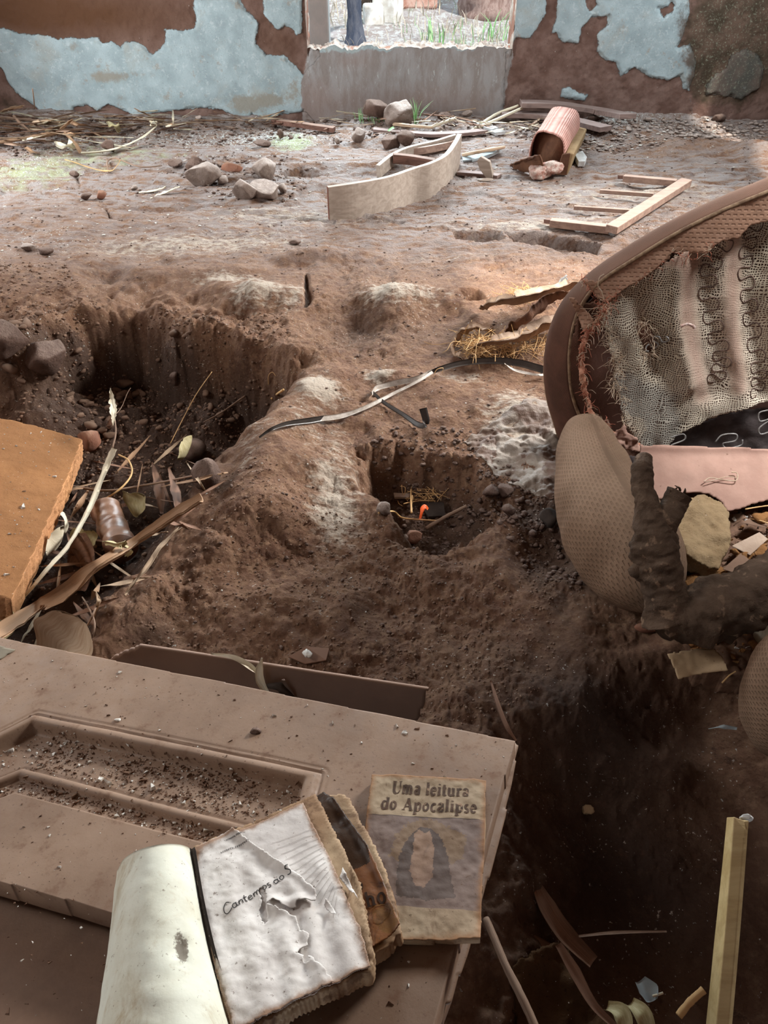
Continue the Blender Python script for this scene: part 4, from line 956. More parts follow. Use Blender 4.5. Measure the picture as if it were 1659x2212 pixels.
# ---- brown book under the songbook
BB = .034
T = Plane(DP.w(*DP.px(800, 1900, BB), BB), Dn, DP.x)
bro = root('brown_book', DP.w(*DP.px(760, 1900), 0), 'water stained brown paperback half hidden under the open songbook', 'book')
cov = T.poly([(668, 1728), (700, 1711), (722, 1730), (760, 1782), (795, 1832), (822, 1890), (845, 1950), (866, 2003), (835, 2028), (800, 2050), (770, 2000), (700, 1850)])
def bh(a, b): return .002*fbm(a*25, b*25, 150, 3)+.004*np.exp(-(segd(T.poly([(722, 1730), (795, 1832), (866, 2003)]), a, b)/.006)**2)
dk = T.poly([(650, 1700), (715, 1700), (795, 1825), (800, 1865), (735, 1890), (690, 1800)]); oc = T.poly([(815, 1960), (845, 1945), (860, 2000), (835, 2015), (812, 2000)])
def bm_(a, b):
    k = np.zeros(len(a), int); k[psdf(dk, a, b) > 0] = 1; k[psdf(oc, a, b)+.004*fbm(a*120, b*120, 4, 3) > 0] = 2; return k
cvb = sheet('cover', T, jag(cov, .004, .0006, 8), .0014, M['bookbrown'], bro, bh, .0012, mats=([M['bookdark'], M['bookochre']], bm_))
pb = T.poly([(672, 1735), (705, 1716), (738, 1710), (757, 1722), (775, 1765), (800, 1805), (826, 1860), (850, 1930), (868, 2008), (845, 2035), (803, 2062), (760, 2010), (700, 1870)])
sheet('page_block', T, jag(pb, .004, .0012, 9), .003, M['pageedge'], bro, lambda a, b: -.003+.001*fbm(a*60, b*60, 8, 3), .018, side_jit=.002)
tf = lambda a, b: T.w(a, b, bh(a, b)+.0007)
q = T.px(772, 1965); qq = T.px(800, 1945)
write('lho', q[0]+.003, q[1], .017, tf, rot=math.atan2(qq[1]-q[1], qq[0]-q[0])*.6).build('cover_lettering', M['inkbrown'], cvb, smooth=False)
R_ = MB(); q = T.px(770, 1918)
for rr_ in (.006, .004): stroke(R_, [(q[0]+rr_*math.cos(t), q[1]+rr_*math.sin(t)) for t in np.linspace(0, 6.3, 24)], .0025, tf)
R_.build('cover_emblem', M['inkbrown'], cvb, smooth=False)
R_ = MB(); q = T.px(822, 1975)
stroke(R_, [(q[0]+.008*math.cos(t)*(1+.2*math.sin(3*t)), q[1]+.010*math.sin(t)) for t in np.linspace(0, 6.3, 30)], .0008, tf); R_.build('cover_ring', M['bookochre'], cvb, smooth=False)

# ---- open songbook
SHH = .060
Q = Plane(DP.w(*DP.px(600, 1990, SHH), SHH), Dn, DP.x)
song = root('songbook', DP.w(*DP.px(560, 2000), 0), 'open torn songbook with white pages rolled back lying on the left books', 'book')
under = Q.poly([(418, 1822), (560, 1765), (680, 1712), (700, 1745), (735, 1820), (775, 1900), (808, 2065), (800, 2092), (700, 2135), (610, 2180), (530, 2225), (495, 2240), (430, 1990), (412, 1880)])
leaf2 = Q.poly([(425, 1832), (540, 1782), (655, 1733), (670, 1770), (712, 1850), (745, 1930), (780, 2010), (800, 2085), (720, 2122), (640, 2160), (530, 2212), (500, 2225), (440, 2000), (420, 1900)])
leaf1 = Q.poly([(415, 1836), (460, 1812), (503, 1793), (550, 1828), (605, 1866), (655, 1900), (682, 1925), (684, 1948), (660, 1946), (642, 1950), (640, 1960), (628, 1962), (600, 1950), (590, 1945), (578, 1955), (598, 1962), (640, 1980), (648, 2010), (668, 2018), (666, 2045), (650, 2050), (640, 2062), (672, 2068), (700, 2092), (722, 2120), (640, 2162), (530, 2213), (505, 2225), (450, 2010), (425, 1900)])
holes1 = [Q.poly([(560, 1922), (572, 1920), (576, 1950), (577, 1990), (570, 1996), (562, 1975), (566, 1950)]), Q.poly([(655, 2066), (668, 2064), (670, 2078), (658, 2080)])]
def qb(a, b):   # the cockled page block
    ax = Q.px(460, 1810); ay = Q.px(540, 2200); dx, dy = ay[0]-ax[0], ay[1]-ax[1]; L = math.hypot(dx, dy); t = ((a-ax[0])*dx+(b-ax[1])*dy)/L/L; s = ((a-ax[0])*-dy+(b-ax[1])*dx)/L/L
    return .0013*np.sin(s*42+2*fbm(a*14, b*14, 3, 2))*sst(t*1.6)+.0010*fbm(a*40, b*40, 160, 3)+.003*(s-.3)
rolled = Q.poly([(505, 1795), (560, 1834), (655, 1900), (682, 1925)])
tornline = Q.poly([(684, 1948), (642, 1950), (600, 1950), (578, 1955)]); torn2 = Q.poly([(598, 1962), (640, 1980), (666, 2040), (640, 2062), (700, 2092)])
def q1(a, b):
    d = segd(rolled, a, b); e = segd(tornline, a, b); f = segd(torn2, a, b)
    return qb(a, b)+.0012+.004*np.exp(-(d/.006)**2)+.003*np.exp(-(e/.006)**2)+.0016*np.exp(-(f/.004)**2)+.0004*fbm(a*110, b*110, 162, 2)
sheet('page_block', Q, jag(under, .003, .0008, 10), .003, M['pageedge'], song, lambda a, b: qb(a, b)-.003, .022, side_jit=.0016)
lpg = sheet('lower_page', Q, jag(leaf2, .003, .0007, 11), .0014, M['page'], song, lambda a, b: qb(a, b)-.0008, .0012, attrs=dict(edge=lambda a, b: np.exp(-(segd(leaf2+[leaf2[0]], a, b)/.0075)**1)))
tpg = sheet('title_page', Q, jag(leaf1, .003, .0011, 12), .0011, M['page'], song, q1, .0007, attrs=dict(edge=lambda a, b: np.exp(-(segd(leaf2+[leaf2[0]], a, b)/.0075)**1)), holes=[jag(h, .002, .0009, 13) for h in holes1])
for j, (pl_, hh) in enumerate(((((742, 1882), (735, 1905), (748, 1915), (765, 1935), (775, 1950), (760, 1915)), .006), (((705, 1945), (700, 1958), (715, 1975), (728, 1982), (722, 1965)), .005))):
    pp = Q.poly(pl_); c0 = np.mean(pp, 0)
    sheet('torn_flap', Q, jag(pp, .002, .0006, j), .0011, M['page'], lpg, lambda a, b, c0=c0, hh=hh: qb(a, b)+.001+hh*np.clip(np.hypot(a-c0[0], b-c0[1])/.012, 0, 1)**2, .0006)
# handwriting style title, small heading, printed lines
qf = lambda a, b: Q.w(a, b, q1(a, b)+.0005)
def hand(strokes, p0, p1, m, wd, nm, width=None, f=qf):
    a = np.array(Q.px(*p0)); c = np.array(Q.px(*p1)); ex = c-a; L = np.hypot(*ex); ex /= L; ey = np.array([-ex[1], ex[0]])
    mx = max(p[0] for s_ in strokes for p in s_); sc = L/mx; B = MB()
    for s_ in strokes:
        pts = spline([(*p, 0) for p in s_], max(4, len(s_)*5))[:, :2] if len(s_) > 2 else np.array(s_, float)
        P = [tuple(a+ex*p[0]*sc+ey*p[1]*sc*.95) for p in pts]; stroke(B, P, wd, f)
    return B.build(nm, m, tpg, smooth=False)
def O(x, y, rx=.26, ry=.3): return [(x+rx*math.cos(t), y+ry*math.sin(t)) for t in np.linspace(1.2, 7.6, 10)]
hw = [[(.95, 1.15), (.6, 1.4), (.15, .95), (0, .35), (.2, -.05), (.6, 0), (1.0, .25)], O(1.35, .3), [(1.62, .6), (1.6, .2), (1.75, 0)], [(2.0, .6), (1.95, 0)], [(1.97, .35), (2.2, .6), (2.4, .5), (2.4, 0)],
      [(2.85, 1.05), (2.75, .5), (2.8, .05), (2.95, 0)], [(2.6, .65), (3.05, .68)], [(3.2, .3), (3.6, .38), (3.5, .62), (3.25, .5), (3.2, .15), (3.4, 0), (3.65, .1)], [(3.9, .6), (3.88, 0)], [(3.9, .35), (4.1, .6), (4.25, .45), (4.25, 0)],
      [(4.25, .35), (4.45, .6), (4.6, .45), (4.62, 0)], O(5.35, .3), [(6.15, .6), (5.85, .55), (5.9, .35), (6.15, .25), (6.1, .02), (5.8, .0)], O(6.95, .3), [(7.22, .6), (7.2, .2), (7.35, 0)], O(7.75, .3),
      [(9.1, 1.2), (8.75, 1.3), (8.6, 1.0), (8.85, .7), (9.05, .4), (8.85, .05), (8.5, .1)]]
hand(hw, (487, 1975), (632, 1890), M['inkblack'], .0010, 'handwritten_title')
small = []; rs = np.random.default_rng(4); x = 0
for i in range(14):
    w_ = .5
    small += [[(x, 0), (x, .8)], [(x, .8 if i % 2 else .4), (x+.45, .8 if i % 3 else .4)]]; x += .75+(.4 if i == 6 else 0)
hand(small, (490, 1818), (532, 1804), M['inkblack'], .0005, 'small_heading')
hand(small+[[(x, 0), (x, .8)]], (478, 1845), (538, 1822), M['inkblack'], .0005, 'small_heading')
B = MB(); lf = lambda a, b: Q.w(a, b, qb(a, b)-.0008+.0006)
for i in range(15):
    p0 = np.array(Q.px(588+i*9.4, 1822+i*11.5)); p1 = np.array(Q.px(680+i*3.4, 1790+i*10.5))
    P = [p0+(p1-p0)*t for t in np.linspace(0, 1, 22)]
    if np.hypot(*(p1-p0)) > .012: stroke(B, P, .00045, lf)
B.build('printed_lines', M['inkfaint'], lpg, smooth=False)
# dark spine and the rolled back half
def hpt(u, v, h): return DP.w(*DP.px(u, v, h), h)
sp_ = spline([hpt(411, 1828, .066), hpt(428, 1930, .064), hpt(452, 2040, .062), hpt(480, 2140, .06), hpt(502, 2240, .058)], 40)
V = []; 
for p in sp_: V += [p+DP.x*.006+Dn*.001, p+DP.x*.001-Dn*.004, p-DP.x*.007-Dn*.002, p-DP.x*.007-Dn*.03, p+DP.x*.006-Dn*.03]
mesh('spine', V, [tuple(f) for f in grid_faces(40, 5, True)], M['slate'], song)
top = spline([hpt(424, 1850, .030), hpt(410, 1832, .062), hpt(385, 1823, .085), hpt(345, 1824, .096), hpt(300, 1836, .090), hpt(268, 1856, .066), hpt(252, 1880, .034)], 46)
mid = spline([hpt(462, 2060, .030), hpt(444, 2030, .062), hpt(418, 2020, .086), hpt(362, 2018, .100), hpt(300, 2025, .094), hpt(250, 2035, .064), hpt(232, 2055, .022)], 46)
bot = spline([hpt(514, 2270, .030), hpt(498, 2240, .062), hpt(450, 2236, .088), hpt(380, 2232, .102), hpt(300, 2230, .094), hpt(232, 2232, .062), hpt(203, 2240, .018)], 46)
n_ = 70; t = np.linspace(0, 1, n_); G = []
for i in range(46): G.append(spline([top[i], mid[i], bot[i]], n_))
G = np.array(G).transpose(1, 0, 2)                        # rows along the spine
ii, jj = np.meshgrid(np.arange(n_)/n_, np.arange(46)/46, indexing='ij')
d = .0012*fbm(ii*6, jj*3, 170, 3); mk_ = np.exp(-((ii-.55)/.10)**2-((jj-.42)/.05)**2)
G = G+Dn*(d-.0035*mk_*(1+fbm(ii*40, jj*30, 171, 2)))[..., None]
k = NT('curled_page_stained', .7, .25)
c = k.mix(k.ramp(k.noise(9, 5, .65), .35, .65), lin(224, 226, 212), lin(208, 206, 188))
c = k.mix(k.ramp(k.noise(14, 6, .75, .8), .54, .74, 0, .75), c, lin(176, 156, 122))
c = k.mix(k.ramp(k.noise(5, 6, .75, 1.0), .50, .70, 0, .6), c, lin(166, 146, 112))
c = k.mix(k.ramp(k.noise(150, 4, .75), .63, .68, 0, .6), c, lin(110, 92, 70))
st_ = k.math('ADD', k.attr('mark'), k.math('MULTIPLY', k.math('SUBTRACT', k.noise(120, 5, .75), .5), 1.6))
c = k.mix(k.ramp(st_, .45, .7, 0, .85), c, lin(96, 82, 68)); M['pageroll'] = k.fin(c, k.bump(k.noise(40, 5, .6), .4, .002))
Nn = np.cross(np.gradient(G, axis=0), np.gradient(G, axis=1)); Nn /= np.linalg.norm(Nn, axis=2)[..., None]; Nn *= np.sign((Nn@Dn).mean())
VV = np.vstack([G.reshape(-1, 3), (G-Nn*.0016).reshape(-1, 3)]); F = grid_faces(n_, 46); q = n_*46
mm_ = np.r_[mk_.ravel(), mk_.ravel()*0]
rim = [j for j in range(46)]+[i*46+45 for i in range(1, n_)]+[(n_-1)*46+j for j in range(44, -1, -1)]+[i*46 for i in range(n_-2, 0, -1)]
FF_ = [tuple(f) for f in F]+[tuple(int(i)+q for i in f[::-1]) for f in F]+[(rim[i], rim[(i+1) % len(rim)], rim[(i+1) % len(rim)]+q, rim[i]+q) for i in range(len(rim))]
mesh('rolled_pages', VV, FF_, M['pageroll'], song, attrs=dict(mark=mm_))
G2 = G-Nn*.0045; G2 = G2[2:-1, 2:-2]; a_, b_ = G2.shape[:2]; VV = np.vstack([G2.reshape(-1, 3), (G2-Nn[2:-1, 2:-2]*.006).reshape(-1, 3)]); F = grid_faces(a_, b_); q = a_*b_
rim = [j for j in range(b_)]+[i*b_+b_-1 for i in range(1, a_)]+[(a_-1)*b_+j for j in range(b_-2, -1, -1)]+[i*b_ for i in range(a_-2, 0, -1)]
mesh('inner_rolled_pages', VV, [tuple(f) for f in F]+[tuple(int(i)+q for i in f[::-1]) for f in F]+[(rim[i], rim[(i+1) % len(rim)], rim[(i+1) % len(rim)]+q, rim[i]+q) for i in range(len(rim))], M['pageedge'], song)
pp = DP.poly([(225, 2115), (255, 2095), (265, 2105), (245, 2135), (226, 2145), (220, 2130)], .09)
sheet('peeled_scrap', Plane(DP.w(0, 0, 0), Dn, DP.x), pp, .002, M['plasticw'], song, lambda a, b: .085+.004*fbm(a*80, b*80, 5, 2), .001) if False else None

# ------------------------------------------------------------------ the wrecked armchair
def PW(pl, lst, h=0): return [pl.w(*pl.px(u, v, h), h) for u, v in lst]
AP = Plane((.62, 1.82, .10), (-.12, -1, .22))              # face of the backrest
BK = .13                                                  # its depth
chair = root('armchair', (.85, 1.75, 0), 'wrecked brown armchair with torn backrest showing gauze and springs', 'armchair')
Opx = [(2650, 640), (2600, 420), (2450, 320), (2150, 262), (1950, 285), (1800, 330), (1720, 362), (1659, 392), (1560, 432), (1450, 482), (1340, 545), (1265, 600), (1215, 655), (1187, 720), (1177, 790), (1183, 860), (1203, 930), (1216, 985)]
Fpx = [(2620, 660), (2570, 450), (2430, 348), (2150, 290), (1950, 312), (1800, 356), (1720, 386), (1659, 414), (1560, 455), (1460, 505), (1370, 560), (1300, 606), (1262, 650), (1240, 700), (1230, 770), (1236, 850), (1262, 920), (1300, 985)]
n = 160
Ow = spline(PW(AP, Opx, -BK), n); Fw = spline(PW(AP, Fpx, 0), n)
m = 14; G = np.array([Ow+(Fw-Ow)*t+0*AP.n for t in np.linspace(0, 1, m)]).transpose(1, 0, 2)
tt = np.linspace(0, 1, m)[None, :, None]; outw = (Ow-np.array([1.1, 1.9, .45])); outw /= np.linalg.norm(outw, axis=1)[:, None]
G = G+outw[:, None]*(.016*np.sin(math.pi*tt)); Lc = np.cumsum(np.r_[0, np.linalg.norm(np.diff(Fw, axis=0), axis=1)])
UV = np.stack([np.repeat(Lc, m), np.tile(np.linspace(0, BK, m), n)], -1)
o = mesh('side_band', G.reshape(-1, 3), grid_faces(n, m), M['fab_shade'], chair, uv=UV); md = o.modifiers.new('thickness', 'SOLIDIFY'); md.thickness = .004
for nm, A, off in (('rear_piping', Ow, .004), ('front_piping', Fw, .003)):
    m3(nm, tube_vf(A+AP.n*off*.5, .0052, 8), M['piping'], chair)
m3('middle_seam', tube_vf(G[:, 6]+outw*.001, .0028, 6), M['piping'], chair)
# stitched tan cover left on the upper edge
upper = [(2560, 460), (2430, 352), (2150, 294), (1950, 316), (1800, 358), (1720, 388), (1659, 416), (1560, 457), (1460, 507), (1370, 562), (1300, 607), (1254, 604), (1262, 612), (1280, 630), (1290, 645), (1311, 656), (1340, 632), (1398, 597), (1447, 560), (1452, 545), (1475, 552), (1500, 545), (1525, 548), (1545, 530), (1560, 520), (1595, 515), (1620, 488), (1659, 478), (1700, 470), (1800, 440), (2200, 400), (2450, 520)]
upp = jag(AP.poly(upper), .008, .0012, 21, skip=(0, 1, 2, 3, 4, 5, 6, 7, 8, 9))
def uh(a, b): return .006*fbm(a*9, b*9, 200, 3)+.002
sheet('upper_cover', AP, upp, .004, M['fab_rim'], chair, uh, .004, uvs=1)
# inner brown cover fold on the left, darkened for shade, and the frayed strip along it
left = [(1262, 655), (1285, 650), (1300, 672), (1288, 690), (1268, 712), (1252, 745), (1250, 790), (1262, 850), (1285, 900), (1325, 938), (1380, 958), (1400, 985), (1370, 990), (1310, 975), (1264, 925), (1236, 855), (1230, 770), (1240, 700)]
def lh(a, b): return .004+.012*fbm(a*9, b*5, 210, 3)+.008*np.exp(-(segd(AP.poly([(1245, 680), (1248, 760), (1262, 860), (1300, 930)]), a, b)/.02)**2)
sheet('left_cover', AP, jag(AP.poly(left), .01, .0015, 22), .005, M['fab_shade'], chair, lh, .004)
sheet('tan_fold', AP, jag(AP.poly([(1228, 640), (1240, 640), (1262, 665), (1285, 690), (1270, 712), (1258, 715), (1250, 690), (1240, 665)]), .006, .0015, 23), .004, M['fab_rim'], chair, lambda a, b: .016+.006*fbm(a*20, b*20, 3, 2), .003)
strip = [(1300, 652), (1318, 660), (1296, 690), (1282, 706), (1268, 728), (1258, 760), (1262, 800), (1268, 850), (1285, 892), (1320, 925), (1372, 945), (1392, 965), (1340, 958), (1296, 925), (1268, 885), (1254, 840), (1247, 790), (1249, 745), (1262, 712), (1290, 684)]
sheet('torn_edge', AP, jag(AP.poly(strip), .005, .0022, 24), .003, M['tornedge'], chair, lambda a, b: .020+.008*fbm(a*40, b*40, 4, 3), .004)
sheet('torn_edge', AP, jag(AP.poly([(1296, 905), (1325, 925), (1345, 905), (1352, 925), (1372, 935), (1378, 955), (1392, 968), (1350, 962), (1310, 935)]), .005, .002, 25), .003, M['pinksheet'], chair, lambda a, b: .034+.008*fbm(a*40, b*40, 5, 3), .003)
# wooden frame and lining behind
lin_p = AP.poly([(2600, 700), (2540, 460), (2400, 360), (2150, 306), (1950, 326), (1800, 372), (1659, 420), (1460, 512), (1320, 600), (1250, 680), (1236, 770), (1250, 870), (1320, 1000), (1500, 1010), (2600, 1010)], -.055)
sheet('lining', AP, lin_p, .012, M['lining'], chair, lambda a, b: -.060+.008*fbm(a*6, b*6, 220, 3), .006)
sheet('back_panel', AP, AP.poly([(2620, 700), (2560, 440), (2430, 340), (2150, 284), (1950, 305), (1800, 352), (1659, 396), (1450, 486), (1280, 600), (1200, 690), (1184, 790), (1200, 900), (1232, 975), (1500, 1010), (2620, 1010)], -BK), .03, M['fab_shade'], chair, lambda a, b: -BK+0*a, .012)
# gauze over the springs
gz = [(1300, 655), (1345, 632), (1400, 592), (1455, 552), (1560, 515), (1659, 470), (1800, 420), (2200, 400), (2450, 560), (2450, 880), (1800, 870), (1659, 872), (1600, 888), (1545, 905), (1500, 925), (1462, 945), (1445, 968), (1440, 985), (1385, 975), (1368, 945), (1352, 920), (1340, 880), (1335, 850), (1322, 830), (1330, 790), (1318, 760), (1312, 720), (1290, 690)]
tl = [AP.poly([(1540, 560), (1528, 650), (1540, 750), (1545, 850)]), AP.poly([(1640, 500), (1620, 620), (1640, 760), (1650, 850)]), AP.poly([(1450, 560), (1460, 700), (1495, 830)])]
def gh(a, b):
    h = .020*fbm(a*3, b*3, 230, 2)
    for t_, s_, w_ in zip(tl, (-.022, -.022, .020), (.035, .035, .03)): h = h+s_*np.exp(-(segd(t_, a, b)/w_)**2)
    d = segd(AP.poly([(1385, 640), (1400, 740), (1420, 800)]), a, b); h = h-.02*np.exp(-(d/.03)**2)
    return h-.012+.004*fbm(a*22, b*10, 231, 3)+.003*np.sin(a*70+b*10+3*fbm(a*6, b*6, 232, 2))
dirty = lambda a, b: np.clip(sum(np.exp(-(segd(AP.poly(l), a, b)/w_)**2) for l, w_ in (([(1490, 560), (1490, 700), (1520, 860)], .028), ([(1590, 520), (1585, 700), (1600, 840)], .026), ([(1430, 560), (1500, 560)], .02))), 0, 1)*.85
grey = lambda a, b: np.exp(-(segd(AP.poly([(1340, 850), (1420, 880), (1430, 940)]), a, b)/.07)**2)
torn = lambda a, b: np.clip(np.exp(-(segd(AP.poly([(1395, 715), (1410, 755)]), a, b)/.020)**2)*1.1+np.exp(-(segd(AP.poly([(1285, 690), (1300, 760), (1310, 830)]), a, b)/.018)**2)*.9, 0, 1)
sheet('gauze', AP, jag(AP.poly(gz), .008, .003, 26), .005, M['gauze'], chair, gh, .0006, attrs=dict(dirty=dirty, grey=grey, torn=torn))
# zigzag springs
def zig(px, amp, n, h, m_, nm='spring', r=.0015):
    c = spline([(*AP.px(u, v), 0) for u, v in px], n*8+1)[:, :2]; T_ = np.gradient(c, axis=0); T_ /= np.linalg.norm(T_, axis=1)[:, None]; N_ = np.stack([-T_[:, 1], T_[:, 0]], -1)
    th = np.arange(len(c))*math.pi/4; Ls = np.linalg.norm(np.diff(c, axis=0), axis=1).mean()*8
    q = c+N_*(amp*np.sin(th))[:, None]-T_*(.16*Ls*np.sin(2*th))[:, None]; hh = gh(q[:, 0], q[:, 1])+h
    m3(nm, tube_vf(spline(AP.w(q[:, 0], q[:, 1], hh), len(c)*3), r, 6), m_, chair)
zig([(1575, 520), (1535, 600), (1545, 700), (1565, 780), (1548, 830)], .022, 8, .0008, M['wire'])
zig([(1642, 480), (1618, 570), (1628, 680), (1645, 800), (1640, 860)], .020, 9, .0008, M['wire'])
zig([(1720, 470), (1690, 600), (1700, 760), (1690, 860)], .022, 8, .0008, M['wire'])
zig([(1310, 708), (1318, 740), (1322, 770), (1326, 800)], .014, 2, -.006, M['wire'])
zig([(1440, 728), (1420, 745), (1405, 765)], .012, 2, .012, M['wirelight'], r=.0024)
def loops(px, z, m_, r=.0022, nm='spring_end'):
    P = [AP.w(*AP.px(u, v, z), z) for u, v in px]; m3(nm, tube_vf(spline(P, 40), r, 6), m_, chair)
loops([(1448, 945), (1476, 938), (1478, 950), (1450, 962), (1448, 972), (1470, 970)], .02, M['wirelight'])
loops([(1545, 955), (1560, 940), (1590, 938), (1588, 952), (1562, 958), (1570, 968), (1600, 962), (1604, 950)], .02, M['wirelight'])
loops([(1665, 885), (1640, 892), (1642, 910), (1665, 905), (1640, 925), (1644, 938), (1670, 930)], .02, M['wirelight'])
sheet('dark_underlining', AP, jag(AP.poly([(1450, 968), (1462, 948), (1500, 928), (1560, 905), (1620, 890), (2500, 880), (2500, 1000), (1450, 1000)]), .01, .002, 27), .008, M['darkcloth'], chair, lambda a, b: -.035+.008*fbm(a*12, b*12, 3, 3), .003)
# loose threads
rt = np.random.default_rng(12); B = [MB(), MB()]
def fray(P0, n_, L, B_, spread, rr, sd):
    r = np.random.default_rng(sd)
    for i in range(n_):
        p = P0[r.integers(0, len(P0))]+r.normal(size=3)*.003; d = r.normal(size=3)*spread+AP.n*.4; d /= np.linalg.norm(d); q = p+d*L*.5+r.normal(size=3)*L*.25; e = q+d*L*.4+r.normal(size=3)*L*.3-np.array([0, 0, L*.3])
        B_.add(*tube_vf(spline([p, q, e], 7), rr, 4))
edgeP = spline([AP.w(*AP.px(u, v, .024), .024) for u, v in strip[:10]], 120)
fray(edgeP, 130, .022, B[0], 1, .0006, 1); fray(edgeP, 90, .02, B[1], 1, .0006, 2)
topP = spline([AP.w(*AP.px(u, v, .006), .006) for u, v in upper[11:24]], 100); fray(topP, 60, .018, B[0], 1, .0006, 3); fray(topP, 40, .018, B[1], 1, .0006, 4)
gP = spline([AP.w(*AP.px(u, v, .0), .0) for u, v in [(1300, 655), (1290, 690), (1312, 720), (1318, 760), (1330, 790), (1322, 830), (1335, 850), (1352, 920)]], 100); fray(gP, 220, .03, B[1], 1, .0006, 5)
hP = [AP.w(*AP.px(1395+15*math.cos(t), 735+35*math.sin(t), -.0), 0.0) for t in np.linspace(0, 6.3, 30)]; fray(hP, 60, .025, B[1], 1, .0006, 6)
fray([np.array(AP.w(*AP.px(1310, 975, .03), .03))], 24, .035, B[0], 1, .0009, 7)
tag(B[0].build('red_threads', M['thread'], chair), kind='stuff'); tag(B[1].build('pale_threads', M['threadpale'], chair), kind='stuff')
loops([(1305, 650), (1300, 630), (1292, 618), (1295, 600), (1305, 592)], .02, M['threadpale'], .0012, 'loose_thread')
loops([(1470, 705), (1485, 700), (1498, 705), (1500, 710)], .02, M['fluff'], .004, 'tuft')
# armrest: a stuffed bolster running towards the camera
cen = [(1262, 925, .185, 45), (1266, 955, .175, 62), (1275, 1000, .160, 76), (1296, 1070, .150, 95), (1326, 1140, .145, 114), (1362, 1200, .135, 116), (1394, 1255, .12, 98), (1412, 1292, .10, 68), (1420, 1312, .085, 30), (1424, 1320, .08, 6)]
P = []; R = []
for u, v, z, rp in cen:
    q = pz(u, v, z); P.append(q); R.append(rp/FPX*(q[1]*CP+(CAMZ-q[2])*SP))
V, F, UV = tube_vf(P, R, 40, 90); 
UV[:, 1] *= 2*math.pi*.11
nn = .006*np.array([mnoise.fractal(Vector(v)*7, 1, 2, 3) for v in V])
cl = np.repeat(spline(P, 90), 40, 0); dd = V-cl; dd /= np.linalg.norm(dd, axis=1)[:, None]+1e-9
mesh('armrest', V+dd*nn[:, None], F, M['fab_arm'], chair, uv=UV)
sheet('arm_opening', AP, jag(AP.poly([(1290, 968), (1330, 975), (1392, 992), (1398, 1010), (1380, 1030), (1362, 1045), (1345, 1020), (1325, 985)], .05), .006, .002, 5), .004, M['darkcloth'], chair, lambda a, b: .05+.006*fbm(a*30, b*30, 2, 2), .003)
V, F = rock_vf((.011, .008, .007), 5, 2); mesh('stuffing', V+AP.w(*AP.px(1345, 998, .07), .07), F, M['fluff'], chair)
V, F = rock_vf((.009, .014, .008), 6, 2); mesh('stuffing', V+AP.w(*AP.px(1358, 1018, .07), .07), F, M['fluff'], chair)
# pink seat cloth
SPn = Plane((.75, 1.69, .16), (0, -.48, .875))
pk = jag(SPn.poly([(1380, 962), (1392, 966), (1440, 963), (1500, 964), (1600, 968), (1720, 972), (2500, 985), (2500, 1100), (1659, 1082), (1620, 1092), (1598, 1100), (1570, 1105), (1558, 1085), (1530, 1066), (1500, 1062), (1478, 1064), (1440, 1080), (1410, 1080), (1395, 1040), (1400, 1012), (1385, 1000)]), .008, .0012, 28, skip=(2, 3, 4, 5))
def ph(a, b): return .008*fbm(a*6, b*6, 240, 3)+.010*np.exp(-((b-SPn.px(1500, 966)[1])/.012)**2)
sheet('seat_cloth', SPn, pk, .005, M['pinksheet'], chair, ph, .004)
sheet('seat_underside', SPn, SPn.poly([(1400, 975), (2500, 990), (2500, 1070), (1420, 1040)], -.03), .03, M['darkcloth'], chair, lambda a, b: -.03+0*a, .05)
m3('loose_thread', tube_vf(spline([SPn.w(*SPn.px(u, v, .012), .012) for u, v in [(1520, 1040), (1535, 1032), (1560, 1036), (1590, 1038), (1592, 1022), (1580, 1020)]], 30), .0014, 5), M['threadpale'], chair)
m3('loose_thread', tube_vf(spline([SPn.w(*SPn.px(u, v, .012), .012) for u, v in [(1524, 1042), (1540, 1038), (1570, 1030), (1592, 1032)]], 20), .0011, 5), M['threadpale'], chair)

# foam block, crumbs and litter on the seat base
def slab(name, pxs, z, th, m_, label, cat, nrm=(0, 0, 1), cell=.006, hf=None, side=None, jt=.003, sj=.003, seed=1, group=None):
    c = pxs[0]; p = Plane(pz(c[0], c[1], z), nrm)
    o = sheet(name, p, jag(p.poly(pxs), .012, jt, seed), cell, m_, None, hf or (lambda a, b: .004*fbm(a*14, b*14, seed, 4)), th, side_jit=sj, side=side)
    return tag(o, label, cat, group)
slab('foam_block', [(1462, 1100), (1478, 1072), (1520, 1064), (1555, 1078), (1578, 1105), (1576, 1180), (1556, 1222), (1520, 1216), (1480, 1196), (1455, 1150)], .155, .05, M['foam_tan'],
     'crumbling tan foam block lying behind the forked stick', 'foam', (0, -.25, .97), .004, lambda a, b: .010*fbm(a*18, b*18, 3, 4)-.012*np.clip(vn(a*40, b*40, 9)-.55, 0, 1)*2)

# ------------------------------------------------------------------ forked stick and the heavy log in the right foreground
def limb(name, pts, m_, parent=None, seg=16, n=40, jit=.16, seed=1):
    """pts: (u, v, z, radius in px)"""
    P = []; R = []
    for u, v, z, r in pts:
        q = pz(u, v, z); P.append(q); R.append(r/FPX*(q[1]*CP+(CAMZ-q[2])*SP))
    V, F, UV = tube_vf(P, R, seg*2, n*3, 0, seed)
    f = np.array([mnoise.fractal(Vector(v)*11+Vector((seed, 0, 0)), 1, 2, 5)+.5*mnoise.fractal(Vector(v)*45, 1, 2, 3) for v in V])
    cl = np.repeat(spline(P, n*3), seg*2, 0); d = V-cl; rl = np.linalg.norm(d, axis=1); d /= rl[:, None]+1e-9
    return mesh(name, V+d*(f*.30*np.minimum(rl, .05))[:, None], F, m_, parent, uv=UV)
stk = root('driftwood_log', pz(1560, 1380, .1), 'dark decayed log with an upright forked branch in front of the armrest', 'log')
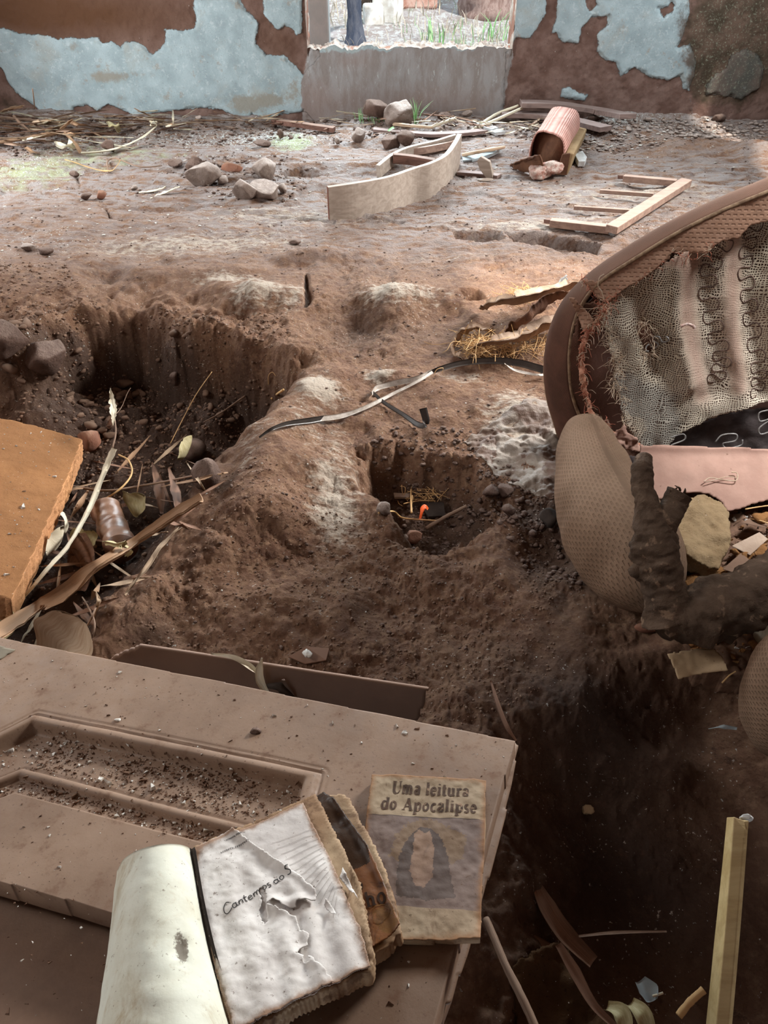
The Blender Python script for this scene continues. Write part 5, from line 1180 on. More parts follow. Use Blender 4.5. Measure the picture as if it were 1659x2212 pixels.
limb('trunk', [(1432, 1372, .16, 20), (1450, 1350, .17, 48), (1500, 1330, .18, 66), (1570, 1305, .19, 68), (1650, 1270, .20, 70), (1760, 1225, .21, 74), (1900, 1190, .2, 74)], M['log'], stk, 24, 60, .12, 1)
limb('forked_branch', [(1450, 1345, .17, 52), (1438, 1290, .21, 50), (1420, 1220, .26, 50), (1408, 1150, .31, 44), (1397, 1095, .35, 30), (1388, 1045, .38, 24), (1386, 1010, .40, 20), (1392, 986, .41, 12)], M['log'], stk, 22, 70, .16, 2)
limb('branch', [(1415, 1190, .28, 38), (1426, 1150, .31, 32), (1442, 1115, .34, 26), (1458, 1085, .36, 25), (1470, 1066, .375, 28)], M['log'], stk, 16, 30, .18, 3)
limb('branch_stub', [(1385, 1180, .28, 22), (1372, 1178, .285, 14), (1362, 1175, .29, 8)], M['log'], stk, 10, 12, .2, 4)
limb('branch_stub', [(1395, 1225, .25, 20), (1376, 1232, .25, 16), (1364, 1236, .25, 10)], M['log'], stk, 10, 12, .2, 5)
rs = np.random.default_rng(3)
for i, (u, v, z) in enumerate(((1455, 1062, .38), (1466, 1060, .38), (1476, 1066, .38), (1445, 1068, .38), (1384, 1000, .41))):
    q = pz(u, v, z); m3('splinter', tube_vf([q+[0, 0, -.012], q+[.002, 0, .004], q+[rs.normal()*.004, .002, .012]], [.0035, .0028, .0008], 5, 6), M['log'], stk)
# round brown cushion at the right edge and a pale scrap under the log
V, F = ico(4); V = V*np.array([.085, .10, .17]); f = np.array([mnoise.fractal(Vector(v)*9, 1, 2, 3) for v in V]); V = V*(1+.05*f)[:, None]; q = pz(1715, 1490, .16)
o = mesh('cushion', V+q, F, M['fab_arm'], uv=np.stack([np.arctan2(V[:, 0], V[:, 1])*.1, V[:, 2]], -1)); tag(o, 'rounded brown cushion end at the right edge of the photo, below the log', 'cushion')

# ------------------------------------------------------------------ orange foam slab leaning in the pit, left edge
ofp = [(-140, 870), (0, 903), (70, 918), (178, 948), (150, 1020), (110, 1110), (70, 1200), (24, 1296), (-40, 1276), (-160, 1260)]
slab('foam_slab', ofp, -.06, .085, M['foam_orange'], 'big flat orange foam slab leaning at the left edge of the pit', 'foam', (.20, .10, .97), .006, lambda a, b: .0025*fbm(a*12, b*12, 300, 4), M['foam_orange_lit'], .0012, .004, 2)  # side gets the lighter foam colour, as if lit from the right
p_ = Plane(pz(-140, 870, -.06), (.20, .10, .97)); hf0 = lambda a, b: .0025*fbm(a*12, b*12, 300, 4)
crumbs(['foam_slab_specks'], ['tiny white specks on the orange foam slab'], 90, [(0, 910), (165, 950), (20, 1280), (0, 1270)], p_, hf0, .0018, [M['chip']], 31)
crumbs(['foam_slab_flakes'], ['few white flakes on the orange foam slab'], 8, [(0, 910), (165, 950), (20, 1280), (0, 1270)], p_, hf0, .005, [M['chip']], 35)

# ------------------------------------------------------------------ curved sofa rail in the middle of the floor
def plank(name, pts, m_, parent=None, n=40, label=None, cat=None, group=None, bev=.002, end=None):
    """pts: list of (p, up_vector, height, thickness_vector) along a board, p at the lower front edge"""
    A = [np.concatenate([np.array(p, float), np.array(u, float), np.array(t, float)]) for p, u, t in pts]; S_ = spline(A, n)
    V = []
    for r in S_:
        p, u, t = r[:3], r[3:6], r[6:]; V += [p, p+u, p+u+t, p+t]
    F = [tuple(f) for f in grid_faces(n, 4, True)]+[(3, 2, 1, 0), tuple(range(4*n-4, 4*n))]
    o = mesh(name, V, F, m_, parent, smooth=False); bevel(o, bev)
    for pg in o.data.polygons: pg.use_smooth = False
    if end is not None:
        o.data.materials.append(end)
        for pg in o.data.polygons:
            if len(pg.vertices) == 4 and pg.index >= len(F)-2: pg.material_index = 1
    if label: tag(o, label, cat, group)
    return o
rail = root('curved_sofa_rail', gp(850, 445), 'long curved pale wooden rail standing on edge in the middle of the floor', 'furniture frame')
fr = [(712, 477, 405), (772, 469, 396), (840, 456, 383), (890, 440, 366), (935, 422, 351), (965, 400, 334), (984, 378, 308), (994, 354, 289)]
pts = []
for u, vb, vt in fr:
    b = gp(u, vb, .0); d = ray(u, vt); t = b[1]/d[1]; ztop = CAMZ+d[2]*t; pts.append((b-[0, 0, .01], (0, 0, ztop-b[2]+.01)))
P = np.array([p for p, _ in pts]); T_ = np.gradient(P[:, :2], axis=0); T_ /= np.linalg.norm(T_, axis=1)[:, None]; N_ = np.stack([-T_[:, 1], T_[:, 0], 0*T_[:, 0]], -1)*.028
plank('front_rail', [(p, u, nn_) for (p, u), nn_ in zip(pts, N_)], M['pine'], rail, 60, end=M['endgrain'])
# rear bow and crosspiece
def flatbar(name, px, wdt, th, m_, parent=None, n=24, label=None, cat=None, group=None, up=.0, tilt=0.0, rise=None):
    """flat bar lying along pixel points; wdt = width on the ground, th = thickness"""
    P = spline([gp(u, v, up if rise is None else rise[i]) for i, (u, v) in enumerate(px)], n); P[:, 2] += .002; T_ = np.gradient(P, axis=0); T_ /= np.linalg.norm(T_, axis=1)[:, None]
    N_ = np.cross(T_, [0, 0, 1.0]); N_ /= np.linalg.norm(N_, axis=1)[:, None]
    N_ = N_*math.cos(tilt)+np.array([0, 0, 1])*math.sin(tilt); U_ = np.cross(N_, T_)
    U_ *= np.sign(U_[:, 2:3]+1e-9)
    k_ = np.linspace(0, len(P)-1, min(n, 14)).astype(int)
    return plank(name, [(P[i]-N_[i]*wdt/2, U_[i]*th, N_[i]*wdt) for i in k_], m_, parent, n, label, cat, group)
flatbar('rear_bow', [(818, 384), (845, 362), (880, 345), (940, 330), (985, 316)], .028, .07, M['pine'], rail)
flatbar('crosspiece', [(848, 352), (890, 356), (938, 364)], .045, .05, M['darkwood'], rail, up=.03)
flatbar('rear_strut', [(872, 338), (920, 332), (968, 322), (985, 316)], .02, .04, M['redwood'], rail, up=.01)
flatbar('curved_board', [(868, 291), (930, 295), (1000, 292), (1045, 287)], .07, .02, M['greywood'], label='long pale curved slat lying on the floor behind the curved rail', cat='slat', up=.01)
flatbar('short_slat', [(806, 284), (840, 287), (872, 289)], .06, .018, M['greywood'], label='short slat lying under the left end of the curved slat', cat='slat', up=.0)
flatbar('flat_board', [(990, 378), (1030, 381), (1062, 384), (1078, 386)], .05, .02, M['greywood'], label='low flat board on the floor right of the curved rail', cat='board')
b = gp(1050, 386); pc = [gp(1031, 348, .09), gp(1043, 343, .11), gp(1062, 362, .08), gp(1065, 384, .0), gp(1046, 384, .0)]
q = [py(u, v, b[1]) for u, v in ((1030, 348), (1038, 338), (1058, 350), (1066, 388), (1052, 388), (1036, 366))]
V, F = prism_vf(q, (.01, .03, .0)); o = mesh('wooden_wedge', V, F, M['pine'], smooth=False); bevel(o, .003); tag(o, 'small upright wooden wedge standing right of the curved rail', 'wood offcut')
V, F = rock_vf((.05, .03, .01), 6, 2); o = mesh('wood_flake', V+gp(1048, 388, .006), F, M['pine']); tag(o, 'flat wood flake on the floor under the upright wedge', 'wood offcut')
def shard(px, th, m_, label, cat, z=.004, name='tile_shard', group=None):
    P = [gp(u, v, z) for u, v in px]; n = len(P); V, F = prism_vf(P, (0, 0, th)); F = [f[::-1] for f in F]
    o = mesh(name, V, F, m_, smooth=False); bevel(o, .001, 1); return tag(o, label, cat, group)
shard([(1012, 338), (1040, 329), (1080, 326), (1078, 331), (1055, 342), (1020, 350)], .012, M['tile'], 'largest pale blue-grey flat shard right of the curved rail', 'shard')
shard([(998, 340), (1008, 333), (1022, 348), (1000, 350)], .01, M['tile'], 'small blue-grey shard touching the curved rail', 'shard')
shard([(1040, 330), (1060, 325), (1082, 325), (1072, 334)], .02, M['tile'], 'blue-grey shard on top of the largest one', 'shard', .014)
shard([(1030, 272), (1045, 268), (1075, 282), (1092, 290), (1070, 294)], .02, M['plasticw'], 'crumpled pale sheet scrap near the wall left of the two dark curved boards', 'scrap', name='pale_scrap')

# two dark curved slats at the right back
flatbar('dark_curved_board', [(1082, 252), (1130, 253), (1180, 257), (1240, 268), (1308, 285)], .10, .03, M['greywood'], label='front one of two dark curved boards near the back wall', cat='board', up=.03)
flatbar('dark_curved_board', [(1124, 230), (1180, 231), (1240, 237), (1300, 247), (1356, 258)], .11, .03, M['greywood'], label='rear one of two dark curved boards near the back wall', cat='board', up=.04)
flatbar('dark_plank', [(592, 268), (640, 274), (680, 280), (722, 286)], .05, .03, M['darkwood'], label='dark thin plank lying under the left side of the window', cat='plank', up=.01)

# comb-like frame: one rail with four pegs
comb = root('broken_wooden_frame', gp(1400, 445), 'broken reddish frame of one rail with four cross bars lying on the right floor', 'wooden frame')
def bar2(name, a, b, wdt, th, m_, parent, up=.0):
    A = gp(*a, up+th); B_ = gp(*b, up+th); T_ = (B_-A)/np.linalg.norm(B_-A); N_ = np.cross(T_, [0, 0, 1.0]); N_ /= np.linalg.norm(N_); U_ = np.cross(N_, T_)
    c = (A+B_)/2-U_*th/2; V, F = box_vf(c, (B_-A)/2, N_*wdt/2, U_*th/2); o = mesh(name, V, F, m_, parent, smooth=False); bevel(o, .003); return o
bar2('rail', (1322, 488), (1484, 386), .06, .035, M['redwood'], comb, .02)
bar2('cross_bar', (1348, 378), (1462, 388), .04, .032, M['redwood'], comb, .015)
bar2('cross_bar', (1296, 409), (1412, 417), .02, .02, M['redwood'], comb, .02)
bar2('cross_bar', (1240, 444), (1372, 453), .02, .02, M['redwood'], comb, .02)
bar2('cross_bar', (1190, 473), (1318, 487), .045, .035, M['redwood'], comb, .01)
bar2('tenon', (1178, 472), (1196, 474), .03, .02, M['darkwood'], comb, .012)
bar2('tenon', (1338, 377), (1352, 378), .03, .02, M['darkwood'], comb, .012)

# pink ribbed cushion on a wedge of foam
cu = root('pink_cushion', gp(1190, 360), 'pink ribbed seat cushion with torn dark end and tan foam side, right of centre', 'cushion')
C_ = [gp(1150, 345), gp(1222, 352), gp(1262, 268), gp(1205, 262)]
def quadlen(a, b): return np.linalg.norm(np.array(a)-np.array(b))
A0 = gp(1142, 362); A1 = gp(1212, 376); B0 = gp(1180, 290); B1 = gp(1246, 300)
n = 30; m = 36; G = np.zeros((n, m, 3)); hp = .20
for i, s in enumerate(np.linspace(0, 1, n)):
    a = A0+(B0-A0)*s; b = A1+(B1-A1)*s
    for j, t in enumerate(np.linspace(0, 1, m)):
        ang = math.pi*(1-t); x = .5-.5*math.copysign(abs(math.cos(ang))**.55, math.cos(ang)); z = abs(math.sin(ang))**.5
        G[i, j] = a+(b-a)*x+np.array([0, 0, 1])*(hp*z*(1-.15*s)+.006*fbm(s*3, t*5, 320, 3))
UV = np.stack([np.tile(np.linspace(0, .9, m), n), np.repeat(np.linspace(0, .6, n), m)], -1)
o = mesh('ribbed_cover', G.reshape(-1, 3), grid_faces(n, m), M['ribbed'], cu, uv=UV); sm = o.modifiers.new('thickness', 'SOLIDIFY'); sm.thickness = .008
o = mesh('dark_filling', (G[3]).tolist()+[list((A0+A1)/2+np.array([0, .05, 0]))], [(j, j+1, m) for j in range(m-1)], M['ragdark'], cu); sm = o.modifiers.new('thickness', 'SOLIDIFY'); sm.thickness = .01
fb = [gp(1212, 378), gp(1226, 378), gp(1262, 300), gp(1246, 292)]; top = [py(1222, 330, fb[0][1]), py(1240, 332, fb[1][1]), py(1268, 278, fb[2][1]), py(1246, 272, fb[3][1])]
V = np.array(fb+top); o = mesh('foam_side', V, [(3, 2, 1, 0), (4, 5, 6, 7), (0, 1, 5, 4), (1, 2, 6, 5), (2, 3, 7, 6), (3, 0, 4, 7)], M['foam_tan'], cu, smooth=False); bevel(o, .008)
q = [py(u, v, fb[0][1]-.02) for u, v in ((1200, 378), (1224, 378), (1232, 332), (1216, 334))]; V, F = prism_vf(q, (0, .018, 0)); mesh('dark_end', V, F, M['ragdark'], cu, smooth=False)
q0 = gp(1128, 366); cl = spline([gp(1104, 358, .01), gp(1118, 352, .05), gp(1140, 342, .10), gp(1165, 338, .14)], 16); c2 = spline([gp(1108, 366, 0), gp(1130, 372, .0), gp(1152, 376, .01), gp(1175, 376, .02)], 16)
G = np.array([cl+(c2-cl)*t for t in np.linspace(0, 1, 12)]).transpose(1, 0, 2); G[:, :, 2] += .02*np.sin(np.linspace(0, math.pi, 12))[None]+.008*vn(np.arange(16)[:, None]*.9, np.arange(12)[None]*.9, 4)
o = mesh('torn_flap', G.reshape(-1, 3), grid_faces(16, 12), M['ragdark'], cu); sm = o.modifiers.new('thickness', 'SOLIDIFY'); sm.thickness = .008
V, F = rock_vf((.062, .05, .045), 8, 4, 0, .25); o = mesh('stuffing', V+gp(1165, 372, .03), F, M['fluff'], cu)
V, F = rock_vf((.07, .04, .035), 18, 3, 0, .3); o = mesh('stuffing', V+gp(1192, 362, .06), F, M['fluff'], cu)
shard([(1240, 345), (1256, 336), (1266, 350), (1262, 360), (1248, 360)], .03, M['plasticw'], 'small pale crumpled scrap right of the pink cushion', 'scrap', .01, 'pale_scrap')

# ------------------------------------------------------------------ rocks
def rock(u, v, s, label, m_='rock', seed=1, sub=4, name='rock', cuts=9, rough=.09, rot=0, sink=.25, cat='rock', group=None):
    """v is the foot of the stone, s its half sizes in metres"""
    V, F = rock_vf(s, seed, sub, cuts, rough); V = rotz(V, rot); b = gp(u, v); b[1] += s[1]*.6; b[2] = float(Hgt(b[0], b[1])); sink = max(sink, .36) if cat == 'rock' and s[0] > .05 else sink
    o = mesh(name, V+b+[0, 0, s[2]*(1-sink)], F, M[m_]); 
    return tag(o, label, cat, group)
def pxm(u, v): b = gp(u, v); return (b[1]*CP+(CAMZ-b[2])*SP)/FPX
rock(866, 278, (.12, .09, .105), 'large dusty boulder against the wall under the window', seed=2)
rock(815, 262, (.10, .07, .08), 'dark rounded stone left of the boulder under the window', 'clod', 3)
rock(840, 322, (.07, .06, .055), 'left earth clod behind the curved rail', 'clod', 4)
rock(876, 318, (.07, .06, .06), 'right earth clod behind the curved rail', 'clod', 5)
rock(774, 312, (.045, .04, .055), 'upright brown stone on the floor left of the earth clods', 'rock', 6)
rock(728, 314, (.02, .02, .025), 'tiny dark stone left of the upright brown stone', 'rock', 7, 3)
rock(606, 302, (.022, .02, .035), 'small upright stone near the wall left of the window', 'clod', 8, 3)
rock(565, 318, (.06, .04, .025), 'flat crumbled clod on the floor left of the window', 'clod', 9, 3)
rock(440, 404, (.10, .07, .075), 'pale angular rock, left one of the rock heap', 'rock', 10, rot=.4)
rock(418, 374, (.06, .05, .05), 'brown rounded rock behind the left angular rock', 'clod', 11)
rock(575, 388, (.10, .07, .07), 'dark wedge-shaped rock at the back of the rock heap', 'rock', 12, cuts=14, rot=.9)
rock(530, 434, (.075, .06, .07), 'dark-faced rock at the front of the rock heap', 'rock', 13, cuts=14)
rock(572, 428, (.10, .07, .055), 'pale rock lying against the front dark-faced rock', 'rock', 14, rot=-.5)
rock(500, 372, (.07, .03, .03), 'flat reddish brick fragment at the back of the rock heap', 'brickbat', 15, 3)
rock(480, 402, (.035, .03, .03), 'small stone between the left and front rocks of the heap', 'rock', 16, 3)
rock(612, 420, (.03, .03, .03), 'small stone at the right end of the rock heap', 'rock', 17, 3)
rock(380, 366, (.05, .04, .025), 'low dark clod at the left end of the rock heap', 'clod', 18, 3)
rock(218, 432, (.03, .025, .025), 'small brown stone alone on the left floor', 'brickbat', 19, 3)
rock(186, 434, (.03, .03, .02), 'dark clod beside the lone brown stone', 'clod', 20, 3)
rock(290, 412, (.022, .018, .018), 'small pale pebble right of the lone brown stone', 'rock', 21, 3)
rock(160, 382, (.03, .02, .02), 'little dark stone on a crack in the left floor', 'clod', 22, 3)
rock(236, 332, (.05, .035, .04), 'curled dark lump at the foot of the leaf pile', 'clod', 23, 3)
rock(100, 830, (.09, .07, .085), 'angular brown rock on the left bank of the pit', 'clod', 24, cuts=12, rot=.5, sink=.15)
rock(28, 828, (.10, .08, .085), 'broad brown rock at the left edge beside the angular one', 'clod', 25, cuts=12, sink=.15)
rock(600, 560, (.0, .0, .0), 'x') if False else None
rock(640, 530, (.035, .02, .012), 'thin dark flake of stone on the floor before the curved rail', 'clod', 26, 3)
rock(60, 545, (.05, .03, .02), 'low stone on the rim of the pit far left', 'rock', 27, 3)
rock(95, 550, (.04, .03, .02), 'second low stone on the rim of the pit far left', 'clod', 28, 3)
rock(1090, 1090, (.028, .026, .024), 'brown stone on the slope right of the small hole', 'clod', 29, 3)
rock(1098, 1118, (.02, .018, .02), 'smaller stone below the brown one right of the small hole', 'clod', 30, 3)
rock(1060, 1092, (.03, .03, .025), 'dark clod on the right rim of the small hole', 'clod', 31, 3)
rock(1188, 1140, (.03, .03, .026), 'blackish clod beside the armrest', 'slate', 32, 3)
rock(892, 1175, (.034, .022, .02), 'brown chunk at the near rim of the small hole', 'brickbat', 33, 3)
rock(830, 1112, (.022, .02, .02), 'grey pebble at the left side of the small hole', 'rock', 34, 3)
rock(410, 1000, (.06, .05, .045), 'dark stone at the foot of the ridge in the pit', 'clod', 35, 3)
rock(440, 1060, (.05, .045, .045), 'second dark stone at the foot of the ridge in the pit', 'clod', 36, 3)
rock(1398, 1368, (.030, .018, .018), 'orange-brown chunk on the ground below the armrest', 'brickbat', 37, 3)
rock(195, 975, (.055, .05, .045), 'reddish stone beside the corner of the orange foam slab', 'brickbat', 38, 3)
rock(380, 850, (.025, .02, .035), 'small upright stone on the gravel in the pit', 'clod', 39, 3)
for i, (u, v, s) in enumerate(((1130, 280, .03), (1160, 302, .04), (1068, 268, .03), (1010, 250, .04), (960, 262, .05), (700, 262, .035), (1555, 258, .05), (1400, 262, .03), (1280, 262, .05), (430, 262, .03), (340, 290, .02), (250, 262, .03))):
    rock(u, v, (s, s*.8, s*.6), ('small rubble stone '+('by the dark curved boards', 'just in front of the dark curved boards', 'left of the dark curved boards', 'below the right window corner', 'right of the boulder', 'left of the dark rounded stone', 'in the far right corner', 'behind the rear dark curved board', 'between the dark curved boards and the wall', 'at the wall above the rock heap', 'beside the long pale leaf blade', 'at the top of the leaf pile')[i]), 'rock' if i % 2 else 'clod', 50+i, 3, group='rubble stones along the back wall')

# ------------------------------------------------------------------ straps and rags on the floor
def ribbon(px, wd, m_, name, label, cat, parent=None, up=.006, sd=(0, 1, .15), n=60, curl=0, crimp=.0, seed=0, thick=.0012, ups=None, ragged=0, group=None):
    P = [gp(a[0], a[1], (a[2] if len(a) > 2 else up)) for a in px]
    o = m3(name, strip_vf(P, wd, sd, curl, thick, n, 5, crimp, seed, ragged), m_, parent)
    return tag(o, label, cat, group) if label else o
st = root('plastic_strap', gp(850, 850), 'black and silver plastic strap twisting across the floor left of the armchair', 'strap')
ribbon([(1250, 815, .03), (1180, 800, .03), (1120, 784, .05), (1060, 779, .045), (1000, 784, .04), (950, 797, .03), (925, 808, .015)], [.022, .026, .024, .022, .018, .012], M['strap'], 'black_length', None, None, st, sd=(0, .6, .8))
ribbon([(940, 800, .02), (900, 825, .012), (850, 850, .012), (790, 880, .012), (740, 898, .01), (690, 905, .01)], [.012, .010, .011, .014, .018, .018], M['strapw'], 'silver_length', None, None, st, sd=(.3, .8, .3))
ribbon([(705, 902, .01), (670, 908, .012), (620, 915, .02), (588, 926, .02), (560, 945, .01)], [.016, .018, .014, .010, .006], M['strap'], 'black_tail', None, None, st, sd=(0, .5, .8))
ribbon([(935, 800, .015), (900, 818, .012), (850, 828, .012), (815, 838, .016), (803, 850, .02)], [.010, .018, .020, .018, .012], M['strapw'], 'silver_loop', None, None, st, sd=(0, .6, .7))
ribbon([(803, 846, .02), (830, 870, .012), (870, 895, .010), (905, 918, .012), (920, 912, .02), (914, 882, .05)], [.010, .012, .014, .018, .022, .024], M['strap'], 'black_loop', None, None, st, sd=(.5, .5, .6))
ribbon([(1090, 785, .05), (1110, 798, .02), (1150, 808, .015), (1180, 810, .012)], [.004, .012, .012, .01], M['strapw'], 'silver_strip', None, None, st, sd=(0, 1, .2))
ribbon([(938, 806, .03), (945, 797, .05), (958, 795, .05), (955, 806, .03)], [.003, .003, .003, .003], M['straw'], 'string_knot', None, None, st, n=16)
# dusty rag with straw behind the armchair
rg = root('ragged_bundle', gp(1120, 700), 'bundle of torn rags with straw spilling out, left of the armchair', 'rag')
ribbon([(1240, 625, .10), (1180, 640, .09), (1120, 655, .10), (1070, 660, .06), (1048, 668, .02)], [.10, .10, .09, .08, .05], M['rag'], 'grey_rag', None, None, rg, n=50, curl=-.3, crimp=.010, seed=3, thick=.003, ragged=.15, sd=(.1, 1, -.3))
ribbon([(1230, 640, .14), (1190, 655, .12), (1150, 690, .09), (1110, 715, .05), (1095, 730, .03)], [.05, .07, .08, .07, .03], M['ragdark'], 'brown_rag', None, None, rg, n=50, curl=-.35, crimp=.008, seed=4, thick=.003, ragged=.12, sd=(.5, .8, -.2))
ribbon([(1240, 690, .06), (1180, 712, .06), (1120, 738, .06), (1060, 748, .05), (1010, 760, .01)], [.10, .10, .09, .07, .04], M['rag'], 'pale_rag', None, None, rg, n=50, curl=-.3, crimp=.010, seed=5, thick=.003, ragged=.15, sd=(.2, 1, -.3))
ribbon([(1060, 718, .05), (1020, 716, .06), (992, 730, .04), (988, 760, .01), (1015, 772, .01)], [.04, .06, .06, .05, .03], M['rag'], 'rag_end', None, None, rg, n=40, curl=-.3, crimp=.012, seed=6, thick=.003, ragged=.15, sd=(.2, 1, -.2))
ribbon([(1225, 598, .12), (1212, 610, .09), (1205, 628, .06)], [.02, .03, .03], M['plasticw'], 'blue_grey_scrap', None, None, rg, n=16, crimp=.01, thick=.002)
B = MB(); r = np.random.default_rng(8)
for (cu_, cv_, su, sv, n_) in ((1035, 742, 32, 18, 130), (1090, 750, 50, 14, 70), (1125, 636, 16, 12, 50), (1150, 740, 40, 14, 40)):
    for i in range(n_):
        q = gp(cu_+r.normal()*su*.6, cv_+r.normal()*sv*.6, r.uniform(.01, .06)); d = r.normal(size=3)*[.03, .03, .012]; B.add(*tube_vf(spline([q-d, q+r.normal(size=3)*.008, q+d, q+d*1.3+r.normal(size=3)*.012], 8), .0011, 4))
tag(B.build('straw_filling', M['straw'], rg), kind='stuff')
# rumpled plastic sheet trodden into the soil
sf = Plane(gp(1130, 980), (0, 0, 1))
tsh = lambda a, b: Hgt(sf.o[0]+a*sf.x[0]+b*sf.y[0], sf.o[1]+a*sf.x[1]+b*sf.y[1])-sf.o[2]+.006+.008*(1-np.abs(fbm(a*14+.3*fbm(a*9, b*9, 3, 2), b*22, 330, 4)))*.8-.006
o = sheet('plastic_sheet', sf, jag(sf.poly([(1085, 905), (1150, 880), (1260, 870), (1260, 1010), (1240, 1080), (1180, 1065), (1120, 1040), (1068, 1018), (1040, 985), (1000, 950), (1040, 930)]), .02, .012, 9), .0045, M['sheet'], None, tsh, .0015)
tag(o, 'crumpled pale plastic sheet trodden into the soil beside the armchair', 'sheet')

# in the small hole
ribbon([(905, 1120, .03), (910, 1100, .05), (920, 1092, .055), (926, 1098, .045)], [.012, .014, .014, .012], M['orange'], 'orange_scrap', 'bright orange plastic strip in the small hole', 'scrap', n=16, curl=-.3, thick=.002)
def twig(px, r0, label=None, name='twig', m_='twig', group=None, cat='twig', parent=None, jit=.1, n=24, seed=1, seg=7):
    P = [gp(a[0], a[1], a[2]) for a in px]; o = m3(name, tube_vf(P, r0, seg, n, jit, seed), M[m_], parent); return tag(o, label, cat, group) if label else o
twig([(920, 1142, .012), (960, 1118, .03), (1008, 1093, .05)], [.006, .005], 'brown twig lying across the right of the small hole')
twig([(888, 1058, .03), (888, 1085, .03), (889, 1108, .02)], [.003, .003], 'thin pale upright twig in the small hole', m_='straw')
twig([(872, 1088, .03), (905, 1082, .03), (940, 1082, .03)], [.002, .002], 'thin pale horizontal stalk in the small hole', m_='straw')
twig([(818, 1108, .02), (850, 1105, .02), (868, 1118, .02), (900, 1122, .02), (950, 1125, .02)], [.003, .002], 'curved pale root in the small hole', m_='straw')
shard([(850, 1068), (886, 1070), (884, 1078), (852, 1078)], .008, M['pine'], 'small flat wood chip in the small hole', 'wood offcut', .02, 'wood_chip')
shard([(905, 1090), (958, 1088), (962, 1118), (925, 1120)], .008, M['slate'], 'dark square scrap under the orange strip', 'scrap', .012, 'dark_scrap')
B = MB()
for i in range(40):
    q = gp(915+r.normal()*22, 1068+r.normal()*8, .03); d = r.normal(size=3)*[.015, .012, .008]; B.add(*tube_vf(spline([q-d, q+r.normal(size=3)*.006, q+d], 7), .001, 4))
tag(B.build('dry_root_tuft', M['straw']), 'tuft of dry pale roots in the small hole', 'roots', kind='stuff')

# ------------------------------------------------------------------ dry leaves, stalks and sticks
def leaf(px, wd, label, m_='leaf', group=None, name='dry_leaf_strip', curl=.15, crimp=.004, seed=1, sd=None, n=26, thick=.0008, cat='leaf', ragged=.12, m=5):
    P = [gp(a[0], a[1], a[2]) for a in px]
    if sd is None:
        T_ = P[-1]-P[0]; sd = np.cross(T_, [0, 0, 1.0]); sd = sd/np.linalg.norm(sd)+np.array([0, 0, .35])
    o = m3(name, strip_vf(P, wd, sd, curl, thick, n, m, crimp, seed, ragged), M[m_]); return tag(o, label, cat, group)
# pit, from the long stalks to the small leaves
leaf([(-30, 1395, .12), (90, 1315, .11), (200, 1240, .10), (300, 1175, .10), (380, 1120, .11), (440, 1082, .13)], [.040, .038, .036, .032, .036, .030], 'long thick brown palm stalk crossing the pit at lower left', 'stalk', cat='palm stalk', name='palm_stalk', curl=-.35, crimp=.002, seed=2, n=50, thick=.006, m=7)
leaf([(40, 1300, .06), (90, 1240, .08), (150, 1170, .10), (195, 1085, .13), (225, 1010, .16), (243, 968, .19)], [.010, .016, .020, .022, .024, .030], 'long pale leaf blade rising beside the orange foam slab', 'leafpale', seed=3, n=50, curl=.3)
twig([(243, 968, .19), (250, 935, .20), (247, 900, .22), (240, 870, .24)], [.003, .002], 'thin stem rising out of the pale leaf blade in the pit', m_='twig')
leaf([(238, 838, .27), (243, 865, .25), (246, 895, .23), (244, 918, .21)], [.003, .022, .020, .004], 'upright pale split leaf tip standing over the gravel in the pit', 'leafpale', seed=5, sd=(1, .2, 0), ragged=.4)
twig([(246, 900, .22), (262, 880, .22), (275, 850, .24), (282, 838, .24)], [.0015, .001], 'hair-thin stem beside the upright leaf tip', m_='twig')
twig([(368, 958, .05), (395, 905, .10), (425, 850, .16), (458, 803, .22)], [.0016, .0012], 'thin straight straw leaning across the dark pit', m_='straw')
twig([(586, 862, .01), (598, 852, .02), (612, 842, .03)], [.005, .004], 'short pale broken stick on the ridge of the pit', m_='straw')
twig([(580, 830, .01), (580, 812, .03), (588, 804, .04), (596, 812, .02)], [.0015, .001], 'little pale curled stem on the slope above the short stick', m_='straw')
twig([(530, 855, .02), (480, 890, .04), (440, 912, .02)], [.004, .002], 'dark twig lying on the pit slope under the ridge', m_='twig')
twig([(150, 1050, .02), (230, 1060, .05), (330, 1045, .06), (430, 1025, .05)], [.005, .003], 'long brown twig lying crosswise in the pit', m_='twig')
twig([(205, 1090, .06), (255, 1060, .10), (284, 1025, .10), (278, 995, .09), (256, 982, .09)], [.0035, .0025], 'curved thin stalk behind the rolled bark tube', m_='straw')
# the brown cylinder
cy = root('bark_tube', gp(245, 1150), 'crushed brown ribbed can-like tube lying among leaves in the pit', 'tube')
P = [gp(228, 1098, .07), gp(236, 1120, .07), gp(247, 1150, .07), gp(262, 1185, .07)]
V, F, UV = tube_vf(P, .044, 32, 60); cl = np.repeat(spline(P, 60), 32, 0); d = V-cl; s_ = np.repeat(np.linspace(0, 1, 60), 32)
d = d*(1+.10*np.sin(s_*14)[:, None]**3+.12*vn(V[:, 0]*30, V[:, 1]*30, 5)[:, None])*np.where(s_ < .06, .75+s_*4, 1)[:, None]
mesh('tube_body', cl+d, F, M['pot'], cy, uv=UV)
m3('torn_rim', strip_vf([gp(225, 1172, .10), gp(245, 1172, .13), (gp(268, 1176, .12)), gp(282, 1190, .08), gp(272, 1202, .05)], [.014, .02, .02, .012, .01], (0, -.5, 1), .3, .001, 24, 4, .003, 3, .2), M['leafyel'], cy)
